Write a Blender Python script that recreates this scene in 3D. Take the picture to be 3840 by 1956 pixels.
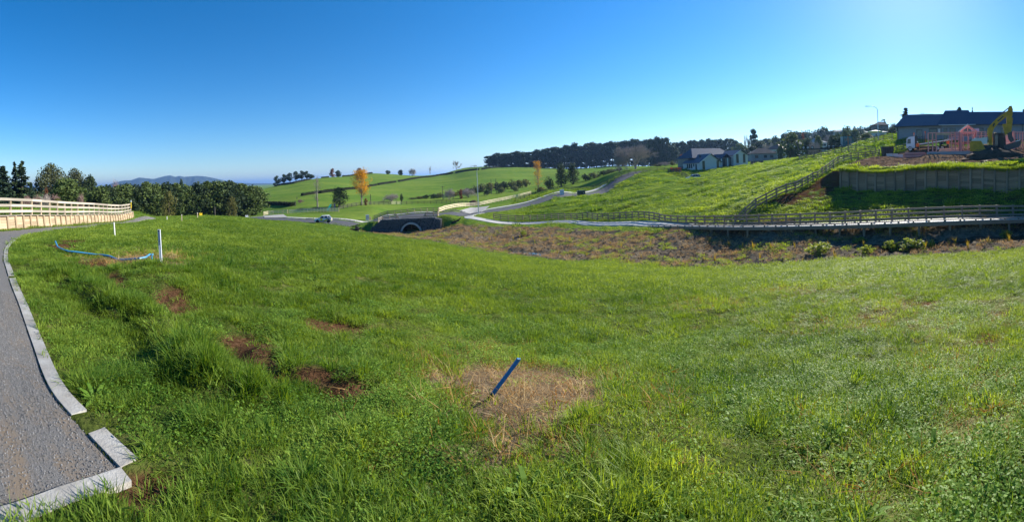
import bpy, bmesh, math, random
import numpy as np
from mathutils import Vector, Matrix

scene = bpy.context.scene
for o in list(bpy.data.objects):
    bpy.data.objects.remove(o)

# ------------------------------------------------------------------ camera (stitched panorama: a central-cylindrical camera)
IMG_W, IMG_H = 3840.0, 1956.0          # the photograph's own pixel grid
HFOV = math.radians(150.0)
FPX = IMG_W / HFOV                     # pixels per radian / per unit height of the cylinder
Y0 = 650.0                             # image row of the optical axis
ROLL = math.radians(2.5)
cam_d = bpy.data.cameras.new('camera')
cam_d.type = 'PANO'
cam_d.panorama_type = 'CENTRAL_CYLINDRICAL'
cam_d.central_cylindrical_range_u_min = -HFOV / 2
cam_d.central_cylindrical_range_u_max = HFOV / 2
cam_d.central_cylindrical_range_v_min = -(IMG_H - Y0) / FPX
cam_d.central_cylindrical_range_v_max = Y0 / FPX
cam_d.central_cylindrical_radius = 1.0
cam_d.clip_start = 0.05
cam_d.clip_end = 60000
cam = bpy.data.objects.new('camera', cam_d)
scene.collection.objects.link(cam)
C_RIGHT = Vector((math.cos(ROLL), 0, -math.sin(ROLL)))
C_UP = Vector((math.sin(ROLL), 0, math.cos(ROLL)))
C_FWD = Vector((0, 1, 0))
m = Matrix.Identity(4)
for i in range(3):
    m[i][0], m[i][1], m[i][2] = C_RIGHT[i], C_UP[i], -C_FWD[i]
cam.matrix_world = m
scene.camera = cam

# ------------------------------------------------------------------ sky, sun, exposure
SUN_AZ, SUN_EL = math.radians(59.0), math.radians(29.0)     # azimuth clockwise from the view direction
world = bpy.data.worlds.new('World')
scene.world = world
world.use_nodes = True
nt = world.node_tree
nt.nodes.clear()
sky_n = nt.nodes.new('ShaderNodeTexSky')
sky_n.sky_type = 'NISHITA'
sky_n.sun_disc = False
sky_n.sun_elevation = SUN_EL
sky_n.sun_rotation = SUN_AZ
sky_n.altitude = 0
sky_n.air_density = 1.0
sky_n.dust_density = 0.14
sky_n.ozone_density = 6.0
hsv_n = nt.nodes.new('ShaderNodeHueSaturation')
hsv_n.inputs['Saturation'].default_value = 1.27
bg_n = nt.nodes.new('ShaderNodeBackground')
bg_n.inputs['Strength'].default_value = 0.082
out_n = nt.nodes.new('ShaderNodeOutputWorld')
nt.links.new(sky_n.outputs[0], hsv_n.inputs['Color'])
nt.links.new(hsv_n.outputs[0], bg_n.inputs['Color'])
nt.links.new(bg_n.outputs[0], out_n.inputs['Surface'])
SUN_DIR = Vector((math.sin(SUN_AZ) * math.cos(SUN_EL), math.cos(SUN_AZ) * math.cos(SUN_EL), math.sin(SUN_EL)))
sun_d = bpy.data.lights.new('sun', 'SUN')
sun_d.energy = 5.0
sun_d.angle = math.radians(0.53)
sun_d.color = (1.0, 0.95, 0.86)
sun = bpy.data.objects.new('sun', sun_d)
scene.collection.objects.link(sun)
sun.rotation_euler = SUN_DIR.to_track_quat('Z', 'Y').to_euler()

scene.view_settings.view_transform = 'Standard'
scene.view_settings.look = 'None'
scene.view_settings.gamma = 1.0
scene.view_settings.exposure = 1.08
scene.render.engine = 'CYCLES'
cy = scene.cycles
cy.use_denoising = True
try:
    cy.denoiser = 'OPENIMAGEDENOISE'
    cy.denoising_input_passes = 'RGB_ALBEDO_NORMAL'
    cy.denoising_prefilter = 'ACCURATE'
except Exception:
    pass
cy.max_bounces = 6
cy.diffuse_bounces = 3
cy.glossy_bounces = 2
cy.transmission_bounces = 4
cy.transparent_max_bounces = 8
cy.volume_bounces = 0
cy.sample_clamp_indirect = 4.0
cy.caustics_reflective = False
cy.caustics_refractive = False

# ------------------------------------------------------------------ pixel <-> world helpers
def ray(px, py):
    th = (px - IMG_W / 2) / FPX
    h = (Y0 - py) / FPX
    return C_RIGHT * math.sin(th) + C_FWD * math.cos(th) + C_UP * h

def P(px, py, d):
    """the point at horizontal distance d on the sight line of a photo pixel"""
    r = ray(px, py)
    return r * (d / math.hypot(r.x, r.y))

# ------------------------------------------------------------------ numpy noise
def _hash(ix, iy, seed):
    n = (ix.astype(np.int64) * 374761393 + iy.astype(np.int64) * 668265263 + seed * 974634539) & 0x7fffffff
    n = ((n ^ (n >> 13)) * 1274126177) & 0x7fffffff
    n = (n ^ (n >> 16)) & 0xffff
    return n / 65535.0

def vnoise(x, y, seed=0):
    x = np.asarray(x, float); y = np.asarray(y, float)
    ix = np.floor(x); iy = np.floor(y)
    fx = x - ix; fy = y - iy
    fx = fx * fx * (3 - 2 * fx); fy = fy * fy * (3 - 2 * fy)
    a = _hash(ix, iy, seed); b = _hash(ix + 1, iy, seed)
    c = _hash(ix, iy + 1, seed); d = _hash(ix + 1, iy + 1, seed)
    return (a * (1 - fx) + b * fx) * (1 - fy) + (c * (1 - fx) + d * fx) * fy

def fbm(x, y, oct=4, seed=0):
    s = 0; a = 0.5; t = 0
    for k in range(oct):
        s = s + a * vnoise(x * 2 ** k + 17.3 * k, y * 2 ** k - 9.1 * k, seed + k)
        t += a; a *= 0.5
    return s / t                                       # 0..1

def sstep(a, b, x):
    t = np.clip((x - a) / (b - a), 0, 1)
    return t * t * (3 - 2 * t)

def seg_dist(X, Y, pts):
    """distance to a polyline in plan, signed side and the running length along it"""
    best = np.full(np.shape(X), 1e9); side = np.zeros(np.shape(X)); along = np.zeros(np.shape(X)); run = 0
    for a, b in zip(pts[:-1], pts[1:]):
        ax, ay, bx, by = a[0], a[1], b[0], b[1]
        dx, dy = bx - ax, by - ay
        L2 = dx * dx + dy * dy + 1e-9
        t = np.clip(((X - ax) * dx + (Y - ay) * dy) / L2, 0, 1)
        ex = X - (ax + t * dx); ey = Y - (ay + t * dy)
        d = np.hypot(ex, ey)
        m_ = d < best
        best = np.where(m_, d, best)
        side = np.where(m_, np.sign(dx * (Y - ay) - dy * (X - ax)), side)
        along = np.where(m_, run + t * math.sqrt(L2), along)
        run += math.sqrt(L2)
    return best, side, along

def in_poly(X, Y, poly):
    X = np.asarray(X, float); Y = np.asarray(Y, float)
    ins = np.zeros(X.shape, bool)
    n = len(poly)
    for i in range(n):
        x1, y1 = poly[i][0], poly[i][1]; x2, y2 = poly[(i + 1) % n][0], poly[(i + 1) % n][1]
        c = ((y1 > Y) != (y2 > Y)) & (X < (x2 - x1) * (Y - y1) / (y2 - y1 + 1e-12) + x1)
        ins ^= c
    return ins

# ------------------------------------------------------------------ the shape of the land
LW_A, LW_B = P(-160, 872, 21.5), P(499, 825, 54)         # timber retaining wall by the drive
RW_A, RW_B = P(3155, 707, 46), P(3990, 712, 36.5)        # tall retaining wall under the building site
CV_A, CV_B = P(1395, 872, 79.4), P(1655, 850, 75.8)      # face of the road embankment at the culvert
_q = P(1545, 860, 77.2)
CV_T = ((_q.x - CV_A.x) * (CV_B.x - CV_A.x) + (_q.y - CV_A.y) * (CV_B.y - CV_A.y)) / math.hypot(CV_B.x - CV_A.x, CV_B.y - CV_A.y)
# (start, end, rise behind the line, fade before start, fade past end, decay from, decay to)
STEPS = [(LW_A, LW_B, 0.88, 6.0, 4.0, 10, 45), (RW_A, RW_B, 2.25, 5.0, 5.0, 10, 45), (CV_A, CV_B, 2.3, 6.0, 5.0, 12, 45)]

def steps_h(X, Y, fit=False):
    z = np.zeros(np.shape(X))
    for a, b, hgt, f0, f1, d0, d1 in STEPS:
        dx, dy = b.x - a.x, b.y - a.y
        L = math.hypot(dx, dy); dx /= L; dy /= L
        t = (X - a.x) * dx + (Y - a.y) * dy
        s = (X - a.x) * (-dy) + (Y - a.y) * dx
        if (0 - a.x) * (-dy) + (0 - a.y) * dx > 0:      # the camera is always on the low side
            s = -s
        lo_, hi_ = (0.45, 1.05) if not fit else (0.02, 0.1)
        if hgt == 2.3 and not fit:
            w_ = 1 - sstep(2.1, 2.35, np.abs(t - CV_T))
            lo_ = 0.45 + 2.9 * w_; hi_ = lo_ + 0.5
        m_ = sstep(lo_, hi_, s) * (1 - sstep(d0, d1, s)) * sstep(-f0, 0, t) * (1 - sstep(L, L + f1, t))
        z = z + hgt * m_
    return z

CTRL_PX = [  # photo pixel and horizontal distance of points on the ground
 (0,866,24.0),(130,854,27.8),(250,847,32.6),(371,836,40.2),(461,829,48.6),(30,1000,8.9),(10,960,11.2),(45,900,16.2),(95,882,20.3),(170,868,24.8),(300,856,31),(440,838,42.5),(520,829,51),(585,822,60),
 (450,1750,2.24),(180,1440,3.2),(75,1150,5.6),(0,1900,1.97),
 (432,887,20),(602,975,9),(683,830,41),(740,818,49),(800,812,60),(560,812,66),(640,812,67),
 (920,818,76),(1000,823,95),(1205,833,86),(1205,818,96),(1100,826,92),(1180,842,82.5),(1000,813,104),(970,812,110),
 (1480,822,80.2),(1480,806,91.5),(1412,836,80.6),(1635,814,77.8),(1560,817,79.2),(1640,795,88),
 (1503,871,77),(1587,867,75.2),(1545,880,73),(1400,875,74),(1300,856,78),(1330,868,74),
 (1795,802,83),(1750,812,78.5),(1835,823,74),(2040,831,70),(2215,836,61),(2540,843,44.5),(1700,800,86),
 (2780,862,38.5),(3138,862,34),(3457,850,31.3),(3821,838,33),                           # far side under the boardwalk
 (2780,894,36.5),(3138,897,31.8),(3458,897,29.2),(3821,880,29.5),(2540,880,40),(2300,880,48),(2040,880,57),(1835,880,65),
 (1480,884,69),(1800,937,51),(1900,950,46),(2100,975,38.5),(2500,1000,31),(2900,985,28),(3300,960,26.3),(3600,945,25.5),(3840,930,25.5),
 (2996,712,46),(2817,792,41),(3140,618,58),(3195,600,60),(3300,585,64),
 (3155,709,45.2),(3500,716,39.0),(3840,711,36.6),(3400,762,36.0),(3400,805,33.5),(3700,775,33.4),
 (3400,590,58),(3480,578,53),(3700,582,47),(3840,578,47),(3600,575,56),(3560,535,72),(3380,535,74),(3760,530,72),
 (1100,797,117),(1100,765,150),(1100,740,190),(1100,710,260),(1100,682,380),(1000,708,330),(960,712,330),
 (1400,782,108),(1400,762,140),(1400,730,190),(1400,700,270),(1400,672,360),(1400,650,450),(1250,664,420),
 (1700,765,128),(1700,742,170),(1700,715,210),(1700,690,270),(1700,660,360),(1740,629,470),(1550,785,100),
 (2000,722,150),(2000,692,220),(2000,660,300),(2000,626,420),(2300,622,430),(2300,640,300),(2500,622,430),
 (2300,662,130),(2100,716,112),(2440,641,125),(2200,772,80),(2200,732,102),(2400,740,75),(2400,690,98),
 (2600,750,60),(2600,690,83),(2600,662,92),(2600,646,113),(2800,720,54),(2800,650,83),(2800,627,103),(2950,640,68),(2950,603,92),
 (2640,640,116),(2815,620,120),(3060,590,84),(2000,762,98),(2180,737,106),(2270,719,114),
 (3000,590,150),(3120,572,120),(3300,528,140),(3200,540,90),(3600,500,150),(2700,598,260),(2900,588,260),(3100,565,260),
 (300,800,62),(200,793,90),(60,790,80),(520,795,62),
]
CTRL_XYZ = [(0,0,-1.6),(1.5,1.2,-1.62),(-0.5,2.2,-1.62),(2.4,0.4,-1.72),(0.3,3,-1.75),(-12,-6,-1.3),(6,-12,-1.0),(30,-30,1.0),(-30,-30,1.5),(0,-80,5),
            (80,-40,4),(-80,-40,2),(0,-400,10),(500,-300,25),(-500,-300,0),(-60,8,-2.5),(60,10,2.0),(120,40,8),(60,-5,3)]
_q = P(2600, 662, 92); _z = _q.z - 1.35; _q = P(2600, 662, 99); CTRL_XYZ.append((_q.x, _q.y, _z))
for _d in (600, 1500, 4000, 12000, 24000):
    for _px in range(-700, 4600, 400):
        z_ = -18.0
        if _px > 1100 and _px < 2700: z_ = 2 if _d == 600 else -6
        if _px >= 2700: z_ = 12 if _d <= 600 else 24
        q = P(_px, 650, _d)
        CTRL_XYZ.append((q.x, q.y, z_))
for _px, _d, _z in ((700,105,-9.6),(600,115,-10.0),(900,128,-10.8),(800,100,-9.0),(450,115,-9.4),(300,125,-8.0),(980,150,-10.6),(800,200,-12),(500,250,-13),(200,200,-9),(0,150,-6)):
    q = P(_px, 700, _d)
    CTRL_XYZ.append((q.x, q.y, _z))
for _px, _s, _ds in ((640,.050,(6,14,25)),(960,.073,(5,10,20,40)),(1280,.097,(5,10,20,40)),(1600,.131,(5,10,20,40)),(1900,.170,(5,10,20,32)),
                     (2200,.190,(5,10,18,27)),(2500,.203,(5,10,17,24)),(2900,.204,(5,10,16,22)),(3300,.190,(5,10,16,21)),(3600,.184,(5,10,16)),(3840,.175,(5,10,16)),(320,.04,(5,10,16))):
    for _d in _ds:
        q = P(_px, 700, _d)
        CTRL_XYZ.append((q.x, q.y, -1.6 - _s * _d))
cp = np.array([tuple(P(*c)) for c in CTRL_PX] + CTRL_XYZ)
cp[:, 2] -= steps_h(cp[:, 0], cp[:, 1], True)
def warp(X, Y):
    d = np.hypot(X, Y) + 1e-9
    L = np.log1p(d / 6.0) / d
    return X * L, Y * L
def _k(r2):
    return 0.5 * r2 * np.log(r2 + 1e-12)
cu, cv = warp(cp[:, 0], cp[:, 1])
NC = n_ = len(cp)
A_ = np.zeros((n_ + 3, n_ + 3))
A_[:n_, :n_] = _k((cu[:, None] - cu[None]) ** 2 + (cv[:, None] - cv[None]) ** 2) + np.eye(n_) * 0.0015
A_[:n_, n_] = 1; A_[:n_, n_ + 1] = cu; A_[:n_, n_ + 2] = cv
A_[n_:, :n_] = A_[:n_, n_:].T
W_ = np.linalg.solve(A_, np.concatenate([cp[:, 2], np.zeros(3)]))
def base_h(X, Y):
    X = np.atleast_1d(np.asarray(X, float)); Y = np.atleast_1d(np.asarray(Y, float))
    shp = X.shape; X = X.ravel(); Y = Y.ravel()
    out = np.empty(X.shape)
    for s in range(0, len(X), 20000):
        u, v = warp(X[s:s + 20000], Y[s:s + 20000])
        k = _k((u[:, None] - cu[None]) ** 2 + (v[:, None] - cv[None]) ** 2)
        out[s:s + 20000] = k @ W_[:NC] + W_[NC] + W_[NC + 1] * u + W_[NC + 2] * v
    return (out + steps_h(X, Y)).reshape(shp)
def G(px, py, dmin=1.0, dmax=1500.0):
    """where the sight line of a photo pixel meets the ground"""
    r = ray(px, py); hd = math.hypot(r.x, r.y)
    d = np.geomspace(dmin, dmax, 900)
    z = base_h(d * r.x / hd, d * r.y / hd)
    f = d * r.z / hd - z
    below = np.where(f < 0)[0]
    k = below[0] if len(below) else int(np.argmin(np.abs(f)))
    if k > 0 and len(below):
        a = f[k - 1] / (f[k - 1] - f[k]); dd = d[k - 1] + a * (d[k] - d[k - 1])
    else:
        dd = d[k]
    return Vector((dd * r.x / hd, dd * r.y / hd, dd * r.z / hd))

# ------------------------------------------------------------------ materials
MATS = {}
def mat(name, col, rough=0.8, spec=0.3, var=0.0, scale=6.0, bump=0.0, bscale=30.0, metal=0.0, col2=None, coord='Object', rnd=0.0, trans=0.0, stretch=None):
    """procedural Principled material: two-tone noise, optional per-object variation and bump"""
    if name in MATS: return MATS[name]
    mt = bpy.data.materials.new(name); mt.use_nodes = True
    t = mt.node_tree; bs = t.nodes['Principled BSDF']
    bs.inputs['Roughness'].default_value = rough
    bs.inputs['Specular IOR Level'].default_value = spec
    bs.inputs['Metallic'].default_value = metal
    col = tuple(col) + (1,)
    if col2 is None:
        col2 = tuple(min(1, c * (1 - var)) for c in col[:3])
    tc = t.nodes.new('ShaderNodeTexCoord')
    src = tc.outputs[coord]
    if stretch:
        mp = t.nodes.new('ShaderNodeMapping'); mp.inputs['Scale'].default_value = stretch
        t.links.new(src, mp.inputs['Vector']); src = mp.outputs[0]
    nz = t.nodes.new('ShaderNodeTexNoise'); nz.inputs['Scale'].default_value = scale; nz.inputs['Detail'].default_value = 5
    nz.inputs['Roughness'].default_value = 0.65
    t.links.new(src, nz.inputs['Vector'])
    rp = t.nodes.new('ShaderNodeValToRGB')
    rp.color_ramp.elements[0].position = 0.32; rp.color_ramp.elements[1].position = 0.68
    rp.color_ramp.elements[0].color = tuple(col2) + (1,); rp.color_ramp.elements[1].color = col
    t.links.new(nz.outputs[0], rp.inputs[0])
    last = rp.outputs[0]
    if rnd:
        oi = t.nodes.new('ShaderNodeObjectInfo')
        mr = t.nodes.new('ShaderNodeMapRange'); mr.inputs['To Min'].default_value = 1 - rnd; mr.inputs['To Max'].default_value = 1 + rnd * 0.6
        t.links.new(oi.outputs['Random'], mr.inputs[0])
        hv = t.nodes.new('ShaderNodeHueSaturation')
        t.links.new(mr.outputs[0], hv.inputs['Value']); t.links.new(last, hv.inputs['Color']); last = hv.outputs[0]
    t.links.new(last, bs.inputs['Base Color'])
    if bump:
        nb = t.nodes.new('ShaderNodeTexNoise'); nb.inputs['Scale'].default_value = bscale; nb.inputs['Detail'].default_value = 4
        t.links.new(src, nb.inputs['Vector'])
        bp = t.nodes.new('ShaderNodeBump'); bp.inputs['Strength'].default_value = bump; bp.inputs['Distance'].default_value = 0.02
        t.links.new(nb.outputs[0], bp.inputs['Height']); t.links.new(bp.outputs[0], bs.inputs['Normal'])
    if trans:
        tr = t.nodes.new('ShaderNodeBsdfTranslucent'); mx = t.nodes.new('ShaderNodeMixShader'); mx.inputs[0].default_value = trans
        t.links.new(last, tr.inputs[0]); t.links.new(bs.outputs[0], mx.inputs[1]); t.links.new(tr.outputs[0], mx.inputs[2])
        t.links.new(mx.outputs[0], t.nodes['Material Output'].inputs[0])
    MATS[name] = mt
    return mt

def leafmat(name, c1, c2, trans=0.35, rough=0.6, spec=0.12, attr=None):
    """foliage: colour between two tones by per-island / instancer randomness, light shining through"""
    if name in MATS: return MATS[name]
    mt = bpy.data.materials.new(name); mt.use_nodes = True
    t = mt.node_tree; bs = t.nodes['Principled BSDF']
    bs.inputs['Roughness'].default_value = rough; bs.inputs['Specular IOR Level'].default_value = spec
    rp = t.nodes.new('ShaderNodeValToRGB')
    rp.color_ramp.elements[0].color = tuple(c1) + (1,); rp.color_ramp.elements[1].color = tuple(c2) + (1,)
    if attr:
        at = t.nodes.new('ShaderNodeAttribute'); at.attribute_type = 'INSTANCER'; at.attribute_name = attr
        ge = t.nodes.new('ShaderNodeNewGeometry')
        ma = t.nodes.new('ShaderNodeMath'); ma.operation = 'MULTIPLY_ADD'
        ma.inputs[1].default_value = 0.45; 
        sb = t.nodes.new('ShaderNodeMath'); sb.operation = 'SUBTRACT'; sb.inputs[1].default_value = 0.22
        t.links.new(at.outputs['Fac'], sb.inputs[0])
        t.links.new(ge.outputs['Random Per Island'], ma.inputs[0]); t.links.new(sb.outputs[0], ma.inputs[2])
        t.links.new(ma.outputs[0], rp.inputs[0])
    else:
        ge = t.nodes.new('ShaderNodeNewGeometry'); t.links.new(ge.outputs['Random Per Island'], rp.inputs[0])
    t.links.new(rp.outputs[0], bs.inputs['Base Color'])
    tr = t.nodes.new('ShaderNodeBsdfTranslucent'); mx = t.nodes.new('ShaderNodeMixShader'); mx.inputs[0].default_value = trans
    hv = t.nodes.new('ShaderNodeHueSaturation'); hv.inputs['Value'].default_value = 1.35; hv.inputs['Saturation'].default_value = 1.1; hv.inputs['Hue'].default_value = 0.485
    t.links.new(rp.outputs[0], hv.inputs['Color']); t.links.new(hv.outputs[0], tr.inputs[0])
    t.links.new(bs.outputs[0], mx.inputs[1]); t.links.new(tr.outputs[0], mx.inputs[2])
    t.links.new(mx.outputs[0], t.nodes['Material Output'].inputs[0])
    MATS[name] = mt
    return mt

# ------------------------------------------------------------------ objects and meshes
COL = scene.collection
def link(o):
    COL.objects.link(o); return o

def tag(o, label=None, cat=None, group=None, kind=None):
    if label: o['label'] = label
    if cat: o['category'] = cat
    if group: o['group'] = group
    if kind: o['kind'] = kind
    return o

def thing(name, loc, label, cat, group=None):
    o = bpy.data.objects.new(name, None); link(o)
    o.empty_display_size = 0.2
    o.location = loc
    return tag(o, label, cat, group)

def mesh_np(name, V, F, material=None, smooth=False):
    me = bpy.data.meshes.new(name)
    me.from_pydata([tuple(v) for v in V], [], [tuple(f) for f in F])
    if material: me.materials.append(material)
    if smooth: me.shade_smooth()
    me.update()
    return me

def mesh_quads(name, V, F, material=None, smooth=False):
    """fast path: V (n,3), F (m,k) arrays"""
    V = np.asarray(V, np.float32); F = np.asarray(F, np.int32)
    k = F.shape[1]
    me = bpy.data.meshes.new(name)
    me.vertices.add(len(V)); me.vertices.foreach_set('co', V.ravel())
    me.loops.add(F.size); me.loops.foreach_set('vertex_index', F.ravel())
    me.polygons.add(len(F)); me.polygons.foreach_set('loop_start', np.arange(0, F.size, k, dtype=np.int32))
    try: me.polygons.foreach_set('loop_total', np.full(len(F), k, np.int32))
    except Exception: pass
    if material: me.materials.append(material)
    me.update(calc_edges=True)
    me.polygons.foreach_set('use_smooth', np.full(len(F), smooth))
    return me

def obj(name, me, parent=None, loc=(0, 0, 0), rot=(0, 0, 0), scl=(1, 1, 1)):
    o = bpy.data.objects.new(name, me); link(o)
    if parent is not None: o.parent = parent
    o.location = loc; o.rotation_euler = rot; o.scale = scl
    return o

class MB:
    """mesh builder; faces of several shapes collected into one mesh"""
    def __init__(s): s.v = []; s.f = []; s.mi = []; s.cur = 0
    def poly(s, pts):
        n = len(s.v); s.v += [tuple(p) for p in pts]; s.f.append(tuple(range(n, n + len(pts)))); s.mi.append(s.cur)
    def hexa(s, a, b):
        """a, b: 4 points each (bottom ring, top ring)"""
        n = len(s.v); s.v += [tuple(p) for p in a] + [tuple(p) for p in b]
        for f in ((3, 2, 1, 0), (4, 5, 6, 7), (0, 1, 5, 4), (1, 2, 6, 5), (2, 3, 7, 6), (3, 0, 4, 7)):
            s.f.append(tuple(n + i for i in f)); s.mi.append(s.cur)
    def box(s, x0, x1, y0, y1, z0, z1):
        s.hexa([(x0, y0, z0), (x1, y0, z0), (x1, y1, z0), (x0, y1, z0)], [(x0, y0, z1), (x1, y0, z1), (x1, y1, z1), (x0, y1, z1)])
    def beam(s, p0, p1, w, h, up=(0, 0, 1)):
        p0 = Vector(p0); p1 = Vector(p1); d = (p1 - p0).normalized(); u = Vector(up)
        r = d.cross(u)
        if r.length < 1e-4: r = d.cross(Vector((0, 1, 0)))
        r.normalize(); u = r.cross(d).normalized()
        a = [p0 + r * (sx * w / 2) + u * (sy * h / 2) for sx, sy in ((-1, -1), (1, -1), (1, 1), (-1, 1))]
        b = [q + (p1 - p0) for q in a]
        s.hexa([a[0], a[1], a[2], a[3]], [b[0], b[1], b[2], b[3]])
    def tube(s, pts, rad, n=6, cap=True):
        pts = [Vector(p) for p in pts]
        if not hasattr(rad, '__len__'): rad = [rad] * len(pts)
        base = len(s.v); prev = None
        for i, p in enumerate(pts):
            d = (pts[min(i + 1, len(pts) - 1)] - pts[max(i - 1, 0)]).normalized()
            if prev is None:
                r = d.cross(Vector((0, 0, 1)))
                if r.length < 1e-3: r = d.cross(Vector((1, 0, 0)))
            else:
                r = prev - d * prev.dot(d)
            r.normalize(); prev = r; u = d.cross(r)
            for k in range(n):
                a = 2 * math.pi * k / n
                s.v.append(tuple(p + (r * math.cos(a) + u * math.sin(a)) * rad[i]))
        for i in range(len(pts) - 1):
            for k in range(n):
                a = base + i * n + k; b = base + i * n + (k + 1) % n
                s.f.append((a, b, b + n, a + n)); s.mi.append(s.cur)
        if cap:
            s.f.append(tuple(base + k for k in reversed(range(n)))); s.mi.append(s.cur)
            e = base + (len(pts) - 1) * n
            s.f.append(tuple(e + k for k in range(n))); s.mi.append(s.cur)
    def extrude(s, prof, y0, y1, axis='y'):
        """closed profile (list of 2D points) extruded between y0 and y1; axis y: profile is x,z"""
        f = (lambda a, b, c: (a, c, b)) if axis == 'y' else ((lambda a, b, c: (c, a, b)) if axis == 'x' else (lambda a, b, c: (a, b, c)))
        n = len(s.v); k = len(prof)
        s.v += [f(a, b, y0) for a, b in prof] + [f(a, b, y1) for a, b in prof]
        s.f.append(tuple(n + i for i in range(k))); s.mi.append(s.cur)
        s.f.append(tuple(n + k + i for i in reversed(range(k)))); s.mi.append(s.cur)
        for i in range(k):
            j = (i + 1) % k
            s.f.append((n + j, n + i, n + k + i, n + k + j)); s.mi.append(s.cur)
    def mesh(s, name, mats, smooth=False):
        me = bpy.data.meshes.new(name); me.from_pydata(s.v, [], s.f)
        for m_ in (mats if isinstance(mats, (list, tuple)) else [mats]): me.materials.append(m_)
        me.polygons.foreach_set('material_index', s.mi)
        bm = bmesh.new(); bm.from_mesh(me); bmesh.ops.recalc_face_normals(bm, faces=bm.faces); bm.to_mesh(me); bm.free()
        if smooth:
            me.shade_smooth()
            try: me.set_sharp_from_angle(angle=math.radians(38))
            except Exception: pass
        me.update()
        return me
    def build(s, name, mats, parent=None, loc=(0, 0, 0), rot=(0, 0, 0), smooth=False):
        return obj(name, s.mesh(name, mats, smooth), parent, loc, rot)

UNIT = {}
def unit_box(material):
    """a cube of edge 1 with small chamfers, shared between alike pieces"""
    if material.name in UNIT: return UNIT[material.name]
    b = MB(); b.box(-.5, .5, -.5, .5, -.5, .5)
    UNIT[material.name] = b.mesh('unit_' + material.name, material)
    return UNIT[material.name]
UCYL = {}
def unit_cyl(material, n=10):
    if material.name in UCYL: return UCYL[material.name]
    b = MB(); b.tube([(0, 0, -.5), (0, 0, .5)], 0.5, n)
    UCYL[material.name] = b.mesh('round_' + material.name, material, True)
    return UCYL[material.name]

def piece(name, me, parent, p0, p1, w, h, up=(0, 0, 1)):
    """a shared unit box laid from p0 to p1 (world), w wide, h high; parent has no rotation"""
    p0 = Vector(p0); p1 = Vector(p1); d = p1 - p0; L = d.length; d.normalize()
    r = d.cross(Vector(up))
    if r.length < 1e-4: r = d.cross(Vector((0, 1, 0)))
    r.normalize(); u = r.cross(d).normalized()
    o = bpy.data.objects.new(name, me); link(o)
    if parent is not None: o.parent = parent
    off = parent.location if parent is not None else Vector((0, 0, 0))
    M = Matrix.Identity(4); c = (p0 + p1) / 2 - off
    for i in range(3):
        M[i][0], M[i][1], M[i][2], M[i][3] = d[i] * L, -r[i] * w, u[i] * h, c[i]
    o.matrix_basis = M
    return o

def post(name, me, parent, base, h, w, lean=(0, 0), yaw=0.0, w2=None):
    """a shared unit box / round standing at base"""
    o = bpy.data.objects.new(name, me); link(o); o.parent = parent
    o.location = Vector(base) + Vector((lean[0] * h / 2, lean[1] * h / 2, h / 2)) - parent.location
    o.rotation_euler = (-lean[1], lean[0], yaw)
    o.scale = (w, w2 or w, h)
    return o

def resample(pts, step):
    pts = [Vector((p[0], p[1], 0)) for p in pts]
    out = [pts[0].copy()]; carry = 0
    for a, b in zip(pts[:-1], pts[1:]):
        L = (b - a).length; t = step - carry
        while t < L:
            out.append(a + (b - a) * (t / L)); t += step
        carry = L - (t - step)
    if (out[-1] - pts[-1]).length > step * 0.35: out.append(pts[-1].copy())
    return out

def smooth_line(pts, n=8):
    """Catmull-Rom through the points"""
    pts = [Vector((p[0], p[1], 0)) for p in pts]
    q = [pts[0] * 2 - pts[1]] + pts + [pts[-1] * 2 - pts[-2]]
    out = []
    for i in range(1, len(q) - 2):
        for k in range(n):
            t = k / n
            out.append(0.5 * ((2 * q[i]) + (q[i + 1] - q[i - 1]) * t + (2 * q[i - 1] - 5 * q[i] + 4 * q[i + 1] - q[i + 2]) * t * t + (3 * q[i] - q[i - 1] - 3 * q[i + 1] + q[i + 2]) * t ** 3))
    out.append(pts[-1])
    return out

def offset_line(pts, off):
    """positive off = to the left of travel"""
    out = []
    for i, p in enumerate(pts):
        d = (pts[min(i + 1, len(pts) - 1)] - pts[max(i - 1, 0)]); d.z = 0; d.normalize()
        out.append(p + Vector((-d.y, d.x, 0)) * off)
    return out

# ------------------------------------------------------------------ layout lines on the ground
def PD(px, d, py=None):
    p = P(px, 650 if py is None else py, d)
    return Vector((p.x, p.y, 0))
ROAD_C = smooth_line([PD(*c) for c in ((700,128),(850,112),(1000,99.5),(1140,91.5),(1240,88.5),(1345,86.2),(1480,86.3),(1640,83.5),(1726,86.5),(1800,88.5),(1870,92),(1945,96),(2045,101),(2120,105),(2200,110),(2290,118),(2400,130))])
ROAD_HW = 3.4
WALK_FAR = offset_line(ROAD_C, 5.3)                     # footpath beyond the road
PATH_L = smooth_line([PD(*c) for c in ((1800,84.6),(1765,82),(1750,78.5),(1775,75.5),(1835,73.0),(1930,71.5),(2040,69.0),(2130,65.5),(2215,60),(2380,51.5),(2500,45.3),(2590,42.5))])
PATH_HW = 0.9
DECK_L = smooth_line([PD(*c) for c in ((2440,47.9),(2520,44.5),(2600,42.0),(2780,37.5),(2960,35.0),(3138,33.2),(3300,31.5),(3457,30.4),(3640,30.4),(3821,31.7),(3990,34))])
DECK_HW = 0.85
KERB_PX = [(452,1752),(300,1590),(180,1440),(118,1275),(75,1150),(42,1065),(22,1000),(14,962),(30,915),(95,882),(170,868),(300,855),(440,838),(520,828.5),(580,822)]
KERB = [G(*k) for k in KERB_PX]
KERB = [Vector((k.x, k.y, 0)) for k in KERB]
END_KERB = [KERB[0], G(230, 1822), G(0, 1902)]
END_KERB = [Vector((k.x, k.y, 0)) for k in END_KERB]
ek_d = (END_KERB[-1] - END_KERB[0]).normalized()
END_KERB.append(END_KERB[0] + ek_d * 4.2)
KERB_S = smooth_line(KERB, 6)
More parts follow.
